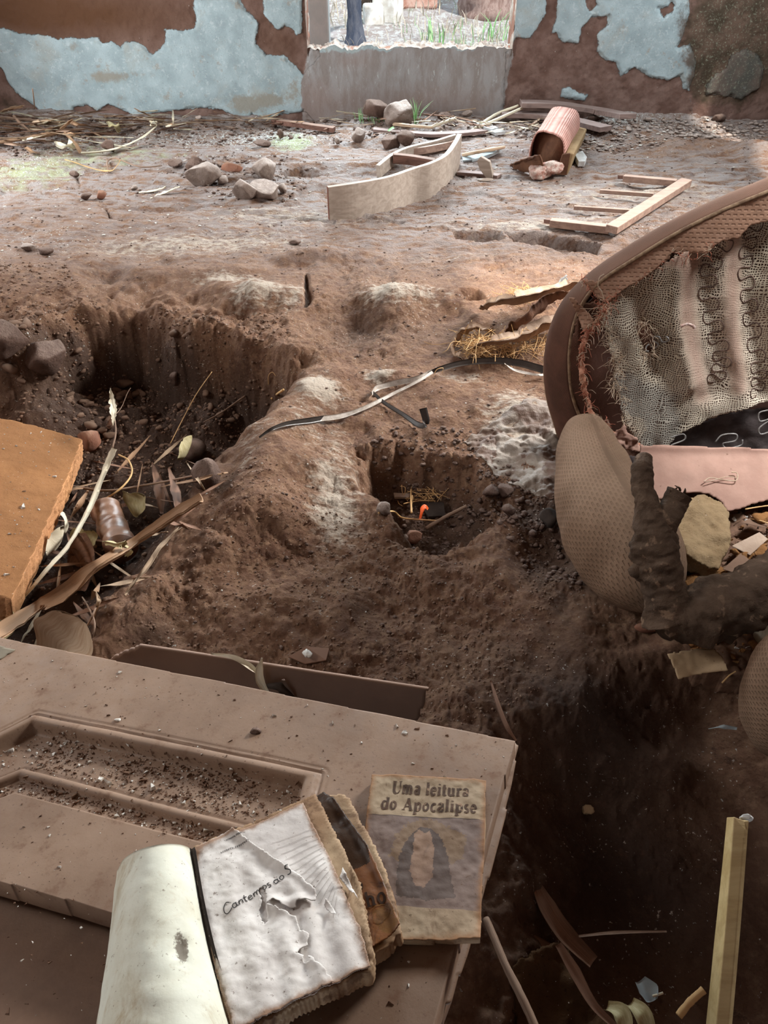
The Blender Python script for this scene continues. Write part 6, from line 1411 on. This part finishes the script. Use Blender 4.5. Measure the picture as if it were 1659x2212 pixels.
# curled leaves
def curled(u, v, s, label, m_='leafyel', rot=0, h=.04, seed=1, bend=2.2, tilt=.5, w_=.5, group=None):
    n, m = 20, 9; r = np.random.default_rng(seed); a = np.linspace(0, 1, n)[:, None]; b = np.linspace(-1, 1, m)[None]
    wd = s*w_*np.sin(math.pi*np.clip(a, .02, .98))**.6; th = a*bend
    X = s/bend*np.sin(th)+0*b; Z = s/bend*(1-np.cos(th))+wd*.5*b**2+.02*s*vn(a*6+0*b, b*3+0*a, seed); Y = wd*b+.06*s*vn(a*5+0*b, 0*a+0*b, seed+2)
    V = np.stack([X+0*b, Y, Z], -1).reshape(-1, 3); V = rotm(V, (r.uniform(-tilt, tilt), r.uniform(-tilt, tilt), rot)); V = V-V.mean(0)
    V = np.vstack([V, V-np.array([0, 0, .0009])]); F = [tuple(f) for f in grid_faces(n, m)]; q = n*m
    rim = [j for j in range(m)]+[i*m+m-1 for i in range(1, n)]+[(n-1)*m+j for j in range(m-2, -1, -1)]+[i*m for i in range(n-2, 0, -1)]
    F = F+[tuple(i+q for i in f[::-1]) for f in F]+[(rim[i], rim[(i+1) % len(rim)], rim[(i+1) % len(rim)]+q, rim[i]+q) for i in range(len(rim))]
    UV = np.stack([np.repeat(a.ravel(), m), np.tile((b.ravel()+1)/2, n)], -1)
    o = mesh('curled_leaf', V+gp(u, v, h), F, M[m_], uv=np.vstack([UV, UV])); return tag(o, label, 'leaf', group)
curled(292, 1085, .10, 'curled pale leaf right of the brown ribbed tube', rot=1.2, seed=2, h=.08)
curled(140, 1130, .08, 'pale curled leaf beside the edge of the orange foam slab', 'leafpale', rot=.5, seed=3, h=.09)
curled(120, 1170, .10, 'pale leaf lying under the edge of the orange foam slab', 'leafpale', rot=-.4, seed=4, h=.07)
curled(180, 1165, .08, 'yellowish leaf between the pale blade and the ribbed tube', rot=1.7, seed=5, h=.06)
curled(398, 972, .10, 'dark curled leaf with a yellow edge over the stones in the pit', 'leafyel', rot=-.3, seed=6, h=.10)
curled(20, 1330, .09, 'yellow-green curled leaf at the left edge under the foam slab', rot=.3, seed=7, h=.10, w_=.7)
curled(8, 1362, .07, 'small curled leaf at the left edge above the tan door', rot=1.3, seed=8, h=.10)
curled(180, 1220, .16, 'broad brown leaf lying behind the thick palm stalk', 'leafdark', rot=.2, seed=9, h=.03, bend=1.2, w_=.6)
curled(140, 1385, .14, 'broad tan leaf sheath just above the tan door at lower left', 'leaf', rot=.9, seed=10, h=.09, bend=1.0, w_=.5)
curled(1630, 1365, .09, 'pale yellow leaf under the log at the right edge', 'leafpale', rot=.6, seed=11, h=.04, w_=.6)
curled(240, 912, .05, 'small dark leaf at the foot of the upright leaf tip', 'leafdark', rot=.6, seed=12, h=.03)
leaf([(270, 1285, .04), (310, 1230, .06), (350, 1175, .07), (388, 1140, .07)], [.003, .014, .018, .004], 'narrow pale leaf under the right end of the thick stalk', 'leaf', seed=21)
leaf([(40, 1395, .06), (70, 1345, .07), (100, 1300, .06)], [.006, .014, .004], 'narrow grey leaf near the door at far lower left', 'leafpale', seed=22)
leaf([(75, 1400, .06), (85, 1370, .08), (95, 1345, .06)], [.004, .016, .004], 'pale narrow leaf standing before the broad tan sheath', 'leafpale', seed=23)
leaf([(200, 1340, .05), (212, 1300, .08), (208, 1280, .05)], [.003, .010, .003], 'thin leaf curl between the stalk and the ridge', 'leaf', seed=24)
twig([(165, 1385, .03), (195, 1340, .06), (215, 1290, .05)], [.003, .002], 'thin dark twig above the broad tan sheath')
twig([(190, 1400, .03), (205, 1350, .06), (190, 1310, .05), (178, 1290, .04)], [.002, .002], 'thin bent twig right of the broad tan sheath')
leaf([(330, 1000, .05), (345, 1060, .04), (350, 1110, .03)], [.01, .04, .01], 'faint brown leaf in the shade of the pit', 'leafdark', seed=25)
leaf([(365, 1010, .05), (380, 1060, .05), (385, 1110, .03)], [.008, .03, .01], 'second faint brown leaf in the shade of the pit', 'leafdark', seed=26)
rs = np.random.default_rng(44)
for i in range(46):
    u, v = rs.uniform(120, 450), rs.uniform(960, 1330)
    if v > 1400-.9*(u-120) or (u < 190 and v < 1240-(u)*1.2): continue
    L = rs.uniform(25, 80); a = rs.uniform(0, 3.14); du, dv = math.cos(a)*L, math.sin(a)*L*.6
    leaf([(u-du, v-dv, .02), (u, v, .05), (u+du, v+dv, .02)], [.002, rs.uniform(.006, .022), .002], *(lambda q: (('narrow dark brown leaf', 'narrow tan leaf', 'narrow stalk splinter')[q]+' in the shaded litter of the pit', ('leafdark', 'leaf', 'stalk')[q]))(max(0, int(rs.integers(-1, 3)))), group='narrow leaves in the shaded litter of the pit', seed=100+i, n=12, m=3)
# far left pile of palm litter
fp = [([(-20, 308, .03), (50, 296, .05), (110, 286, .06), (128, 280, .08)], [.05, .055, .06, .05], 'thick orange-brown palm stalk at the far left of the leaf pile', 'stalk'),
      ([(-20, 252, .06), (60, 256, .08), (140, 262, .07)], [.04, .05, .04], 'broad grey-brown stalk on top of the far left pile', 'twig'),
      ([(0, 240, .08), (25, 232, .14), (50, 228, .12)], [.03, .04, .02], 'bent stalk arching at the top of the far left pile', 'stalk'),
      ([(175, 330, .02), (240, 322, .03), (300, 300, .04), (338, 272, .05)], [.02, .035, .03, .01], 'long pale leaf blade at the right end of the leaf pile', 'leafpale'),
      ([(130, 278, .08), (150, 262, .12), (156, 258, .14)], [.02, .02, .01], 'short split stalk standing in the leaf pile', 'stalk'),
      ([(140, 285, .10), (160, 305, .06), (176, 330, .01)], [.02, .03, .03], 'bent dark stalk hanging down the front of the leaf pile', 'stalk'),
      ([(120, 305, .04), (140, 312, .07), (158, 322, .03)], [.02, .09, .03], 'pale curled leaf sheath in the front of the leaf pile', 'leafpale'),
      ([(30, 250, .08), (48, 268, .06), (70, 285, .03)], [.02, .03, .02], 'dark stick slanting through the far left pile', 'twig'),
      ([(60, 318, .03), (75, 330, .02)], [.04, .03], 'small reddish chip at the front of the leaf pile', 'stalk'),
      ([(235, 262, .05), (246, 270, .10), (256, 285, .04)], [.03, .06, .03], 'yellow curled leaf at the back of the leaf pile', 'leafyel'),
      ([(325, 270, .05), (332, 262, .09), (336, 272, .03)], [.02, .06, .02], 'white curled leaf near the wall above the long blade', 'leafpale'),
      ([(140, 345, .01), (232, 370, .012), (262, 345, .02)], [.003, .004, .002], 'thin curved root lying on the floor before the pile', 'straw'),
      ([(325, 428, .01), (355, 415, .012), (388, 403, .03)], [.008, .03, .01], 'pale narrow leaf lying left of the left angular rock', 'leafpale'),
      ([(300, 416, .01), (330, 412, .01), (358, 404, .01)], [.006, .02, .006], 'smaller pale leaf beside the narrow leaf by the rock', 'leafpale')]
for i, (px, wd, lb, mm) in enumerate(fp): leaf(px, wd, lb, mm, seed=300+i, n=24, curl=.25, thick=.002)
for i in range(112):
    u = (rs.uniform(-10, 330) if i % 3 else rs.uniform(0, 420)) if i < 80 else rs.uniform(320, 640); v = 262+rs.normal()*10+(26 if u < 230 and i % 2 else 0); L = rs.uniform(15, 55)*(1.5 if i < 60 else 1); a = rs.normal()*.5; h0 = .05+.04*(u < 200)
    leaf([(u-L*math.cos(a), v-L*math.sin(a)*.3, rs.uniform(.01, h0)), (u, v, rs.uniform(.02, h0+.03)), (u+L*math.cos(a), v+L*math.sin(a)*.3, rs.uniform(.01, h0))], [.008, rs.uniform(.014, .03)*(1.5 if i < 60 else 1), .008], *(lambda q: (('tan leaf strip', 'pale leaf strip', 'brown stalk piece', 'dark leaf strip', 'grey-brown twig piece')[q]+(' in the leaf pile at the far left' if i < 80 else ' along the wall left of the window'),
         ('leaf', 'leafpale', 'stalk', 'leafdark', 'twig')[q]))(int(rs.integers(0, 5))), group='dry leaf strips along the left of the back wall', seed=400+i, n=10, m=3)
for i in range(46):
    u = rs.uniform(700, 1180); v = 258+rs.normal()*9+(14 if u > 1040 else 0); L = rs.uniform(12, 45); a = rs.normal()*.6
    leaf([(u-L*math.cos(a), v-L*math.sin(a)*.4, rs.uniform(.01, .04)), (u, v, rs.uniform(.02, .06)), (u+L*math.cos(a), v+L*math.sin(a)*.4, rs.uniform(.01, .05))], [.005, rs.uniform(.008, .02), .005], *(lambda q: (('tan', 'pale', 'grey-brown', 'dark')[q]+(' straw in the litter below the window' if u < 960 else ' straw in the litter beside the dark curved boards'),
         ('leaf', 'leafpale', 'twig', 'leafdark')[q]))(int(rs.integers(0, 4))), group='dry straws in the litter below the window', seed=500+i, n=10, m=3)
for i, (a, b, c, lb) in enumerate((((1020, 282), (1070, 248), (1120, 228), 'long pale stick leaning from the litter towards the right window corner'), ((1035, 275), (1080, 255), (1130, 232), 'second long pale stick beside the leaning one'), ((930, 275), (965, 262), (985, 255), 'pale stick pointing up right behind the curved slat'),
                              ((1000, 335), (1035, 328), (1090, 318), 'thin pale stick right of the top of the curved rail'), ((850, 268), (890, 272), (935, 275), 'pale stick in front of the big boulder'), ((575, 262), (595, 248), (612, 238), 'thin stick leaning against the wall left of the window'))):
    twig([(*a, .02), (*b, .05), (*c, .09 if i < 2 else .04)], [.012, .009] if i < 5 else [.005, .003], lb, m_='leafpale' if i < 3 else 'leaf')
twig([(75, 235, .1), (72, 205, .30), (70, 192, .42)], [.004, .003], 'thin dark stem leaning on the wall at the far left')
twig([(235, 372, .01), (232, 350, .02), (250, 342, .02), (300, 360, .015), (350, 358, .01)], [.005, .003], 'crooked thin root on the left floor')
# green shoots by the boulder
blades('green_shoot', [gp(u, v) for u, v in ((897, 262), (898, 266))], M['grass'], 'bright green grass shoot right of the boulder by the wall', .16, 5, .008, .02, 7, 'thing')
blades('green_sprout', [gp(u, v) for u, v in ((775, 262), (790, 262), (820, 264), (808, 264))], M['grass'], 'thin pale green sprouts left of the boulder by the wall', .09, 6, .005, .05, 8)
ribbon([(838, 281, .02), (846, 278, .04), (852, 277, .05)], [.01, .04, .01], M['grass'], 'green_leaf', 'single bright green leaf on the slat before the boulder', 'leaf', n=10, thick=.0008)
# ribbon leaf on the thin board
def leafw(P, wd, sd, m_, label, name='dry_leaf_strip', cat='leaf', **k):
    return tag(m3(name, strip_vf(P, wd, sd, **k), M[m_]), label, cat)
Bp = lambda u, v, h: BP.w(*BP.px(u, v, h), h)
leafw([Bp(455, 1412, .004), Bp(505, 1420, .010), Bp(540, 1440, .012), Bp(560, 1458, .008)], [.003, .008, .010, .004], (0, 1, .6), 'leafpale', 'thin pale leaf lying over the edge of the thin board', n=24, curl=.2, crimp=.002)
leafw([Bp(566, 1422, .035), Bp(560, 1440, .03), Bp(562, 1468, .02), Bp(576, 1495, .006)], [.002, .012, .014, .010], (1, .2, .2), 'leafpale', 'upright pale leaf tip standing on the thin board', n=24, curl=.3, crimp=.002)
leafw([Bp(575, 1480, .006), Bp(605, 1482, .016), Bp(628, 1498, .012), Bp(640, 1510, .004)], [.008, .016, .016, .006], (0, 1, .3), 'slate', 'dark shiny curled strip beside the upright leaf tip', name='dark_strip', cat='scrap', n=24, curl=-.4)
shard([(622, 1420), (662, 1398), (712, 1402), (705, 1428), (660, 1436)], .003, M['leafdark'], 'flat reddish-brown flake on the ground behind the thin board', 'flake', .004, 'bark_flake')
V, F = rock_vf((.010, .016, .003), 5, 3, 4, .5); tag(mesh('plaster_flake', V+gp(665, 1412, .012), F, M['chip']), 'white crumpled plaster flake behind the thin board', 'flake')

# ------------------------------------------------------------------ litter on the chair base and dark corner
rs = np.random.default_rng(77)
V = []
for i, (u, v, s, z) in enumerate(((1500, 1255, .022, .05), (1525, 1240, .018, .05), (1610, 1200, .020, .06), (1640, 1190, .024, .06), (1645, 1120, .03, .07), (1590, 1190, .014, .06), (1560, 1245, .016, .05), (1580, 1420, .014, .04), (1535, 1350, .014, .04), (1500, 1390, .016, .03), (1620, 1395, .018, .03), (1550, 1380, .012, .03), (1650, 1330, .02, .04))):
    V, F = rock_vf((s, s*.8, s*.7), 200+i, 3, 5, .25); o = mesh('foam_crumb', V+gp(u, v, z), F, M['foam_crumb']); tag(o, 'orange-brown rotten foam crumb on the armchair base', 'foam', 'rotten foam crumbs on the armchair base')
base = sheet('seat_litter', Plane(gp(1600, 1230), (0, 0, 1)), [tuple(q) for q in Plane(gp(1600, 1230), (0, 0, 1)).poly([(1440, 1120), (1560, 1080), (1900, 1060), (2100, 1300), (1800, 1500), (1500, 1460), (1430, 1300)])], .006, M['chipd'], None, lambda a, b: .03+.014*fbm(a*20, b*20, 6, 4)+.01*np.clip(fbm(a*60, b*60, 7, 2), 0, 1), .06)
tag(base, 'dark crumbly debris covering the base of the armchair', 'debris', kind='stuff')
crumbs(['seat_crumbs', 'seat_white_crumbs'], ['brown foam and wood crumbs on the armchair base', 'white crumbs on the armchair base'], 900, [(1450, 1120), (1560, 1085), (1700, 1080), (1700, 1480), (1460, 1440), (1440, 1300)], Plane(gp(1600, 1230), (0, 0, 1)), lambda a, b: .034+.014*fbm(a*20, b*20, 6, 4), .0045, [M['foam_crumb'], M['chipd']], 51)
crumbs(['seat_flakes'], ['white flakes on the armchair base'], 50, [(1450, 1120), (1560, 1085), (1700, 1080), (1700, 1480), (1460, 1440), (1440, 1300)], Plane(gp(1600, 1230), (0, 0, 1)), lambda a, b: .036+.014*fbm(a*20, b*20, 6, 4), .005, [M['chip']], 52)
for i, (px, lb) in enumerate(((([1580, 1180], [1640, 1150], [1659, 1165], [1620, 1200]), 'grey flat scrap right of the tan foam block'), (([1560, 1230], [1600, 1195], [1625, 1215], [1590, 1240]), 'small grey scrap below the tan foam block'), (([1600, 1130], [1640, 1110], [1690, 1118], [1650, 1140]), 'pale scrap right of the tan foam block'))):
    shard(px, .002, M['rag' if i == 0 else 'hardboard'], lb, 'scrap', .07, 'flat_scrap')
for i, (a, b) in enumerate((((1610, 1100), (1700, 1092)), ((1500, 1265), (1530, 1258)), ((1560, 1475), (1590, 1450)), ((1620, 1120), (1680, 1140)))):
    twig([(*a, .075), ((a[0]+b[0])/2, (a[1]+b[1])/2-3, .08), (*b, .075)], [.002, .0015], ('long pale straw on the right edge of the armchair base', 'short pale straw below the tan foam block', 'short pale straw near the cardboard piece', 'pale straw slanting at the right edge')[i], m_='straw')
cp = Plane(pz(1500, 1430, .10), (-.1, -.25, .95))
tag(sheet('cardboard_piece', cp, jag(cp.poly([(1442, 1412), (1490, 1404), (1544, 1398), (1560, 1420), (1572, 1448), (1540, 1452), (1500, 1456), (1466, 1466)]), .006, .001, 6), .004, M['card'], None, lambda a, b: .004*fbm(a*20, b*20, 3, 3), .002), 'pale cardboard piece on the dark ground under the log', 'cardboard')

# bottom right: wooden stake, sticks and scraps in the dark
S0 = pz(1555, 2300, .33); S1 = pz(1600, 1772, .44)
sk = root('wooden_stake', S0, 'pale wooden stake with a sloping cut edge standing upright in the bottom right corner', 'stake')
T_ = (S1-S0); right = np.cross(T_, [0, 1, .4]); right /= np.linalg.norm(right); fwd = np.cross(right, T_); fwd /= np.linalg.norm(fwd); fwd *= -np.sign(fwd[1])
prof = [(-.024, .004), (.006, -.008), (.014, -.003), (.016, .010), (-.02, .016)]; V = []
ns = 24
for i in range(ns):
    s = i/(ns-1); c = S0+T_*s; kx = 1-.55*max(0, s-.45)/.55
    V += [c+right*(.010+(px_-.010)*kx)+fwd*-py_+np.array([0, 0, .004*math.sin(s*3)]) for px_, py_ in prof]
V = np.array(V); V[-5:] += np.array([[0, 0, -.012], [0, 0, .002], [0, 0, -.002], [0, 0, 0], [0, 0, 0]])
o = mesh('stake_body', V, [tuple(f) for f in grid_faces(ns, 5, True)]+[(4, 3, 2, 1, 0), tuple(range(5*ns-5, 5*ns))], timber('stake_wood', lin(176, 152, 104), lin(196, 174, 126), .2), sk, smooth=False)
bevel(o, .0012, 2)
V, F = rock_vf((.010, .004, .009), 4, 3, 6, .3); mesh('torn_tip', V+S1+[0.004, 0, .004], F, M['plasticw'], sk)
dkg = lambda u, v, z: pz(u, v, z)
def tw(px, r0, label, m_='twig', name='stick', cat='stick', dz=.20):
    return tag(m3(name, tube_vf([pz(p[0], p[1], p[2]-dz) for p in px], r0, 9, 30, .08, 3), M[m_]), label, cat)
tw([(1050, 1985, .22), (1090, 2080, .24), (1130, 2160, .25), (1165, 2240, .25)], [.005, .006], 'thin pale stick right of the books, leaning down to the bottom edge', dz=.0)
def strp(px, wd, label, m_='leafdark', name='dark_leaf_strip', sd=(1, .3, 0), cat='leaf', dz=.20, **k):
    return tag(m3(name, strip_vf([pz(p[0], p[1], p[2]-dz) for p in px], wd, sd, **k), M[m_]), label, cat)
strp([(1148, 1890, .10), (1180, 1960, .10), (1220, 2020, .09), (1280, 2080, .08)], [.012, .032, .034, .024], 'broad dark palm strip lying in the shadow right of the prayer book', n=30, curl=.3, thick=.003, sd=(1, .5, 0))
strp([(1250, 2022, .10), (1330, 2014, .11), (1440, 2012, .10)], [.004, .006, .003], 'thin dark stalk lying level in the bottom right shadow', 'twig', sd=(0, 1, 0), n=20)
strp([(1130, 1940, .08), (1090, 1990, .08), (1200, 2050, .08)], [.01, .02, .01], 'dark bent leaf in the shadow below the broad palm strip', sd=(0, 1, 0), n=20)
fpz = Plane(pz(1180, 2120, -.06), (0, -.2, 1))
tag(sheet('rotten_foam_piece', fpz, jag(fpz.poly([(1110, 2090), (1150, 2060), (1212, 2036), (1232, 2050), (1250, 2120), (1290, 2180), (1320, 2230), (1120, 2250)]), .008, .004, 6), .005, M['foam_dark'], None, lambda a, b: .012*fbm(a*22, b*22, 3, 4), .05, side_jit=.004), 'ragged rotten foam piece coloured dark for its shade at the bottom right of the books', 'foam')
strp([(1205, 2040, .175), (1240, 2100, .17), (1280, 2170, .17), (1330, 2220, .17)], [.012, .02, .014, .01], 'narrow brown strip along the edge of the dark foam piece', 'leafdark', n=24, curl=.3)
strp([(1310, 2180, .16), (1340, 2195, .17), (1345, 2230, .16)], [.02, .03, .02], 'yellowish leaf scrap at the bottom edge right of the foam piece', 'leafyel', n=16, curl=.4)
strp([(1360, 2170, .16), (1385, 2195, .17), (1400, 2230, .15)], [.02, .03, .02], 'yellow-green leaf scrap beside the other one at the bottom edge', 'leafyel', n=16, curl=.4)
strp([(1380, 2120, .15), (1396, 2145, .15), (1405, 2165, .15)], [.02, .035, .02], 'grey rounded scrap in the bottom right shadow', 'tile', 'grey_scrap', cat='scrap', n=12, curl=.5)
tw([(1466, 2195, .16), (1490, 2165, .17), (1520, 2138, .18)], [.006, .006], 'short pale stick leaning against the wooden stake', 'straw')
tw([(1410, 2152, .16), (1432, 2145, .16)], [.002, .002], 'tiny white stick in the bottom right shadow', 'leafpale')
V, F = rock_vf((.012, .012, .008), 14, 3, 4, .5); tag(mesh('paper_crumb', V+gp(1268, 1748, .004), F, M['card']), 'small crumpled pale crumb alone in the dark right of the prayer book', 'scrap')
strp([(1530, 1574, .04), (1560, 1570, .05), (1592, 1574, .04)], [.006, .010, .006], 'faint grey strip in the dark under the cardboard piece', 'tile', 'grey_strip', cat='scrap', dz=.1, n=12)
strp([(1060, 1470, .02), (1075, 1520, .03), (1095, 1570, .03), (1115, 1600, .02)], [.004, .010, .010, .004], 'dusty reddish leaf lying behind the right corner of the door', 'leafdark', dz=0, n=20)
strp([(560, 2215, .49), (610, 2195, .51), (670, 2205, .50), (700, 2230, .48)], [.02, .03, .03, .02], 'dark wrinkled strip under the bottom edge of the songbook', 'slate', 'dark_strip', cat='scrap', dz=0, n=24, curl=-.4)

# ------------------------------------------------------------------ loose stones and gravel
pebs = [rock_vf((1, .8, .65), 900+i, 2, 5, .12) for i in range(8)]; pm = []
for V, F in pebs:
    me = bpy.data.meshes.new('pebble'); me.from_pydata(V.tolist(), [], F.tolist()); me.polygons.foreach_set('use_smooth', [True]*len(F)); me.materials.append(M['pebble']); pm.append(me)
def scatter_world(n, poly_px, z0, seed, prob=None):
    P = np.array(gp2(poly_px, z0)); poly = [tuple(p) for p in P]; r = np.random.default_rng(seed); out = []
    while len(out) < n:
        x, y = r.uniform(P.min(0), P.max(0))
        if XL+.05 < x < XR-.05 and y < YW-.06 and psdf(poly, np.array([x]), np.array([y]))[0] > 0 and (prob is None or r.random() < prob(x, y)): out.append((x, y))
    return np.array(out), r
pts, r = scatter_world(230, [(-20, 800), (150, 830), (420, 810), (600, 840), (560, 900), (400, 960), (260, 960), (180, 930), (-20, 890)], -.27, 5)
zz = Hgt(pts[:, 0], pts[:, 1])
for i, ((x, y), z) in enumerate(zip(pts, zz)):
    s = .0085*math.exp(r.normal()*.45)*(1.5 if x < -1.0 else 1); o = bpy.data.objects.new('pebble', pm[i % 8]); link(o); o.location = (x, y, float(z)+s*.35); o.scale = (s*1.2, s, s); o.rotation_euler = (r.uniform(-.4, .4), r.uniform(-.4, .4), r.uniform(0, 6.28))
    tag(o, 'small dusty pebble loose on the gravel floor of the pit', 'pebble', 'loose pebbles on the gravel floor of the pit')
def gravel(name, label, n, poly_px, z0, seed, smin, smax, m_, prob=None, lift=.3, cat='gravel', flat=.7):
    pts, r = scatter_world(n, poly_px, z0, seed, prob); zz = Hgt(pts[:, 0], pts[:, 1]); V0, F0 = ico(1); nv = len(V0); Vs = []; Fs = []
    for i, ((x, y), z) in enumerate(zip(pts, zz)):
        s = smin*(smax/smin)**(r.random()**2.2); V = V0*(1+.3*r.normal(size=(nv, 1)).clip(-1, 1)*.8)*np.array([1.2, .9, flat])*s; Vs.append(rotz(V, r.uniform(0, 6.28))+[x, y, z+s*lift]); Fs.append(F0+i*nv)
    o = mesh(name, np.vstack(Vs), np.vstack(Fs).astype(np.int32), M[m_], smooth=False); return tag(o, label, cat, kind='stuff')
pitpx = [(-60, 760), (150, 800), (420, 790), (620, 800), (640, 850), (560, 930), (440, 1100), (300, 1300), (100, 1400), (-60, 1400)]
gravel('pit_gravel', 'fine brown gravel covering the floor of the pit', 3600, pitpx, -.27, 6, .002, .009, 'pebble', lambda x, y: .25+.75*(y > 2.1))
gravel('bank_gravel', 'fine gravel and crumbs on the left bank of the pit', 900, [(-60, 640), (160, 640), (260, 760), (200, 840), (-60, 840)], -.15, 7, .002, .009, 'pebble')
gravel('hole_gravel', 'dark crumbs and gravel in the small hole', 700, [(790, 960), (1060, 980), (1110, 1080), (1060, 1170), (900, 1190), (820, 1130)], -.08, 8, .002, .010, 'clod')
gravel('slope_clods', 'dark clods strewn beside the armrest', 420, [(1020, 1000), (1180, 1060), (1230, 1200), (1260, 1280), (1150, 1230), (1090, 1140), (1030, 1100)], 0, 9, .002, .012, 'clod')
gravel('floor_crumbs', 'small earth crumbs all over the trodden floor', 4200, [(-300, 300), (2000, 300), (1900, 560), (1300, 800), (1150, 1400), (300, 1420), (600, 900), (700, 700), (640, 600), (-300, 600)], 0, 10, .0016, .0065, 'clod')
gravel('mound_crumbs', 'reddish soil crumbs on the crusted mound in the foreground', 3000, [(520, 1000), (800, 1150), (1200, 1250), (1200, 1500), (900, 1600), (250, 1400)], 0, 15, .0012, .004, 'pebble')
gravel('heap_crumbs', 'crumbled earth around the rock heap on the left floor', 500, [(380, 350), (660, 350), (680, 400), (620, 440), (480, 440), (370, 380)], 0, 11, .003, .014, 'clod')
gravel('bank_rubble', 'plaster rubble banked against the foot of the right wall', 1900, [(1120, 215), (1700, 200), (1750, 260), (1500, 290), (1250, 290), (1120, 262)], .12, 12, .004, .022, 'rock', flat=.5)
gravel('wall_rubble', 'crumbled clay and mortar along the foot of the back wall', 1400, [(-60, 245), (1130, 245), (1130, 285), (640, 290), (-60, 330)], .05, 13, .004, .020, 'clod', flat=.5)
gravel('plaster_chips', 'white plaster chips scattered over the far floor', 1900, [(-100, 280), (700, 262), (1700, 250), (1700, 340), (1200, 520), (600, 480), (-100, 600)], 0, 14, .0018, .010, 'chip', lambda x, y: float(np.clip(.35+.9*vn(np.array([x*1.3]), np.array([y*1.3]), 5)[0]+.25*(y > 4.6), .05, 1)), cat='chips', flat=.25)
gravel('bright_chips', 'bright chips lying on the rubble at the right of the back wall', 900, [(1130, 225), (1560, 215), (1560, 262), (1350, 300), (1200, 300), (1130, 268)], .1, 16, .002, .014, 'chip', cat='chips', flat=.25)
gravel('near_chips', 'few white specks over the near soil', 260, [(600, 620), (1200, 650), (1200, 1500), (300, 1400), (600, 900)], 0, 17, .001, .003, 'chip', cat='chips', flat=.3)
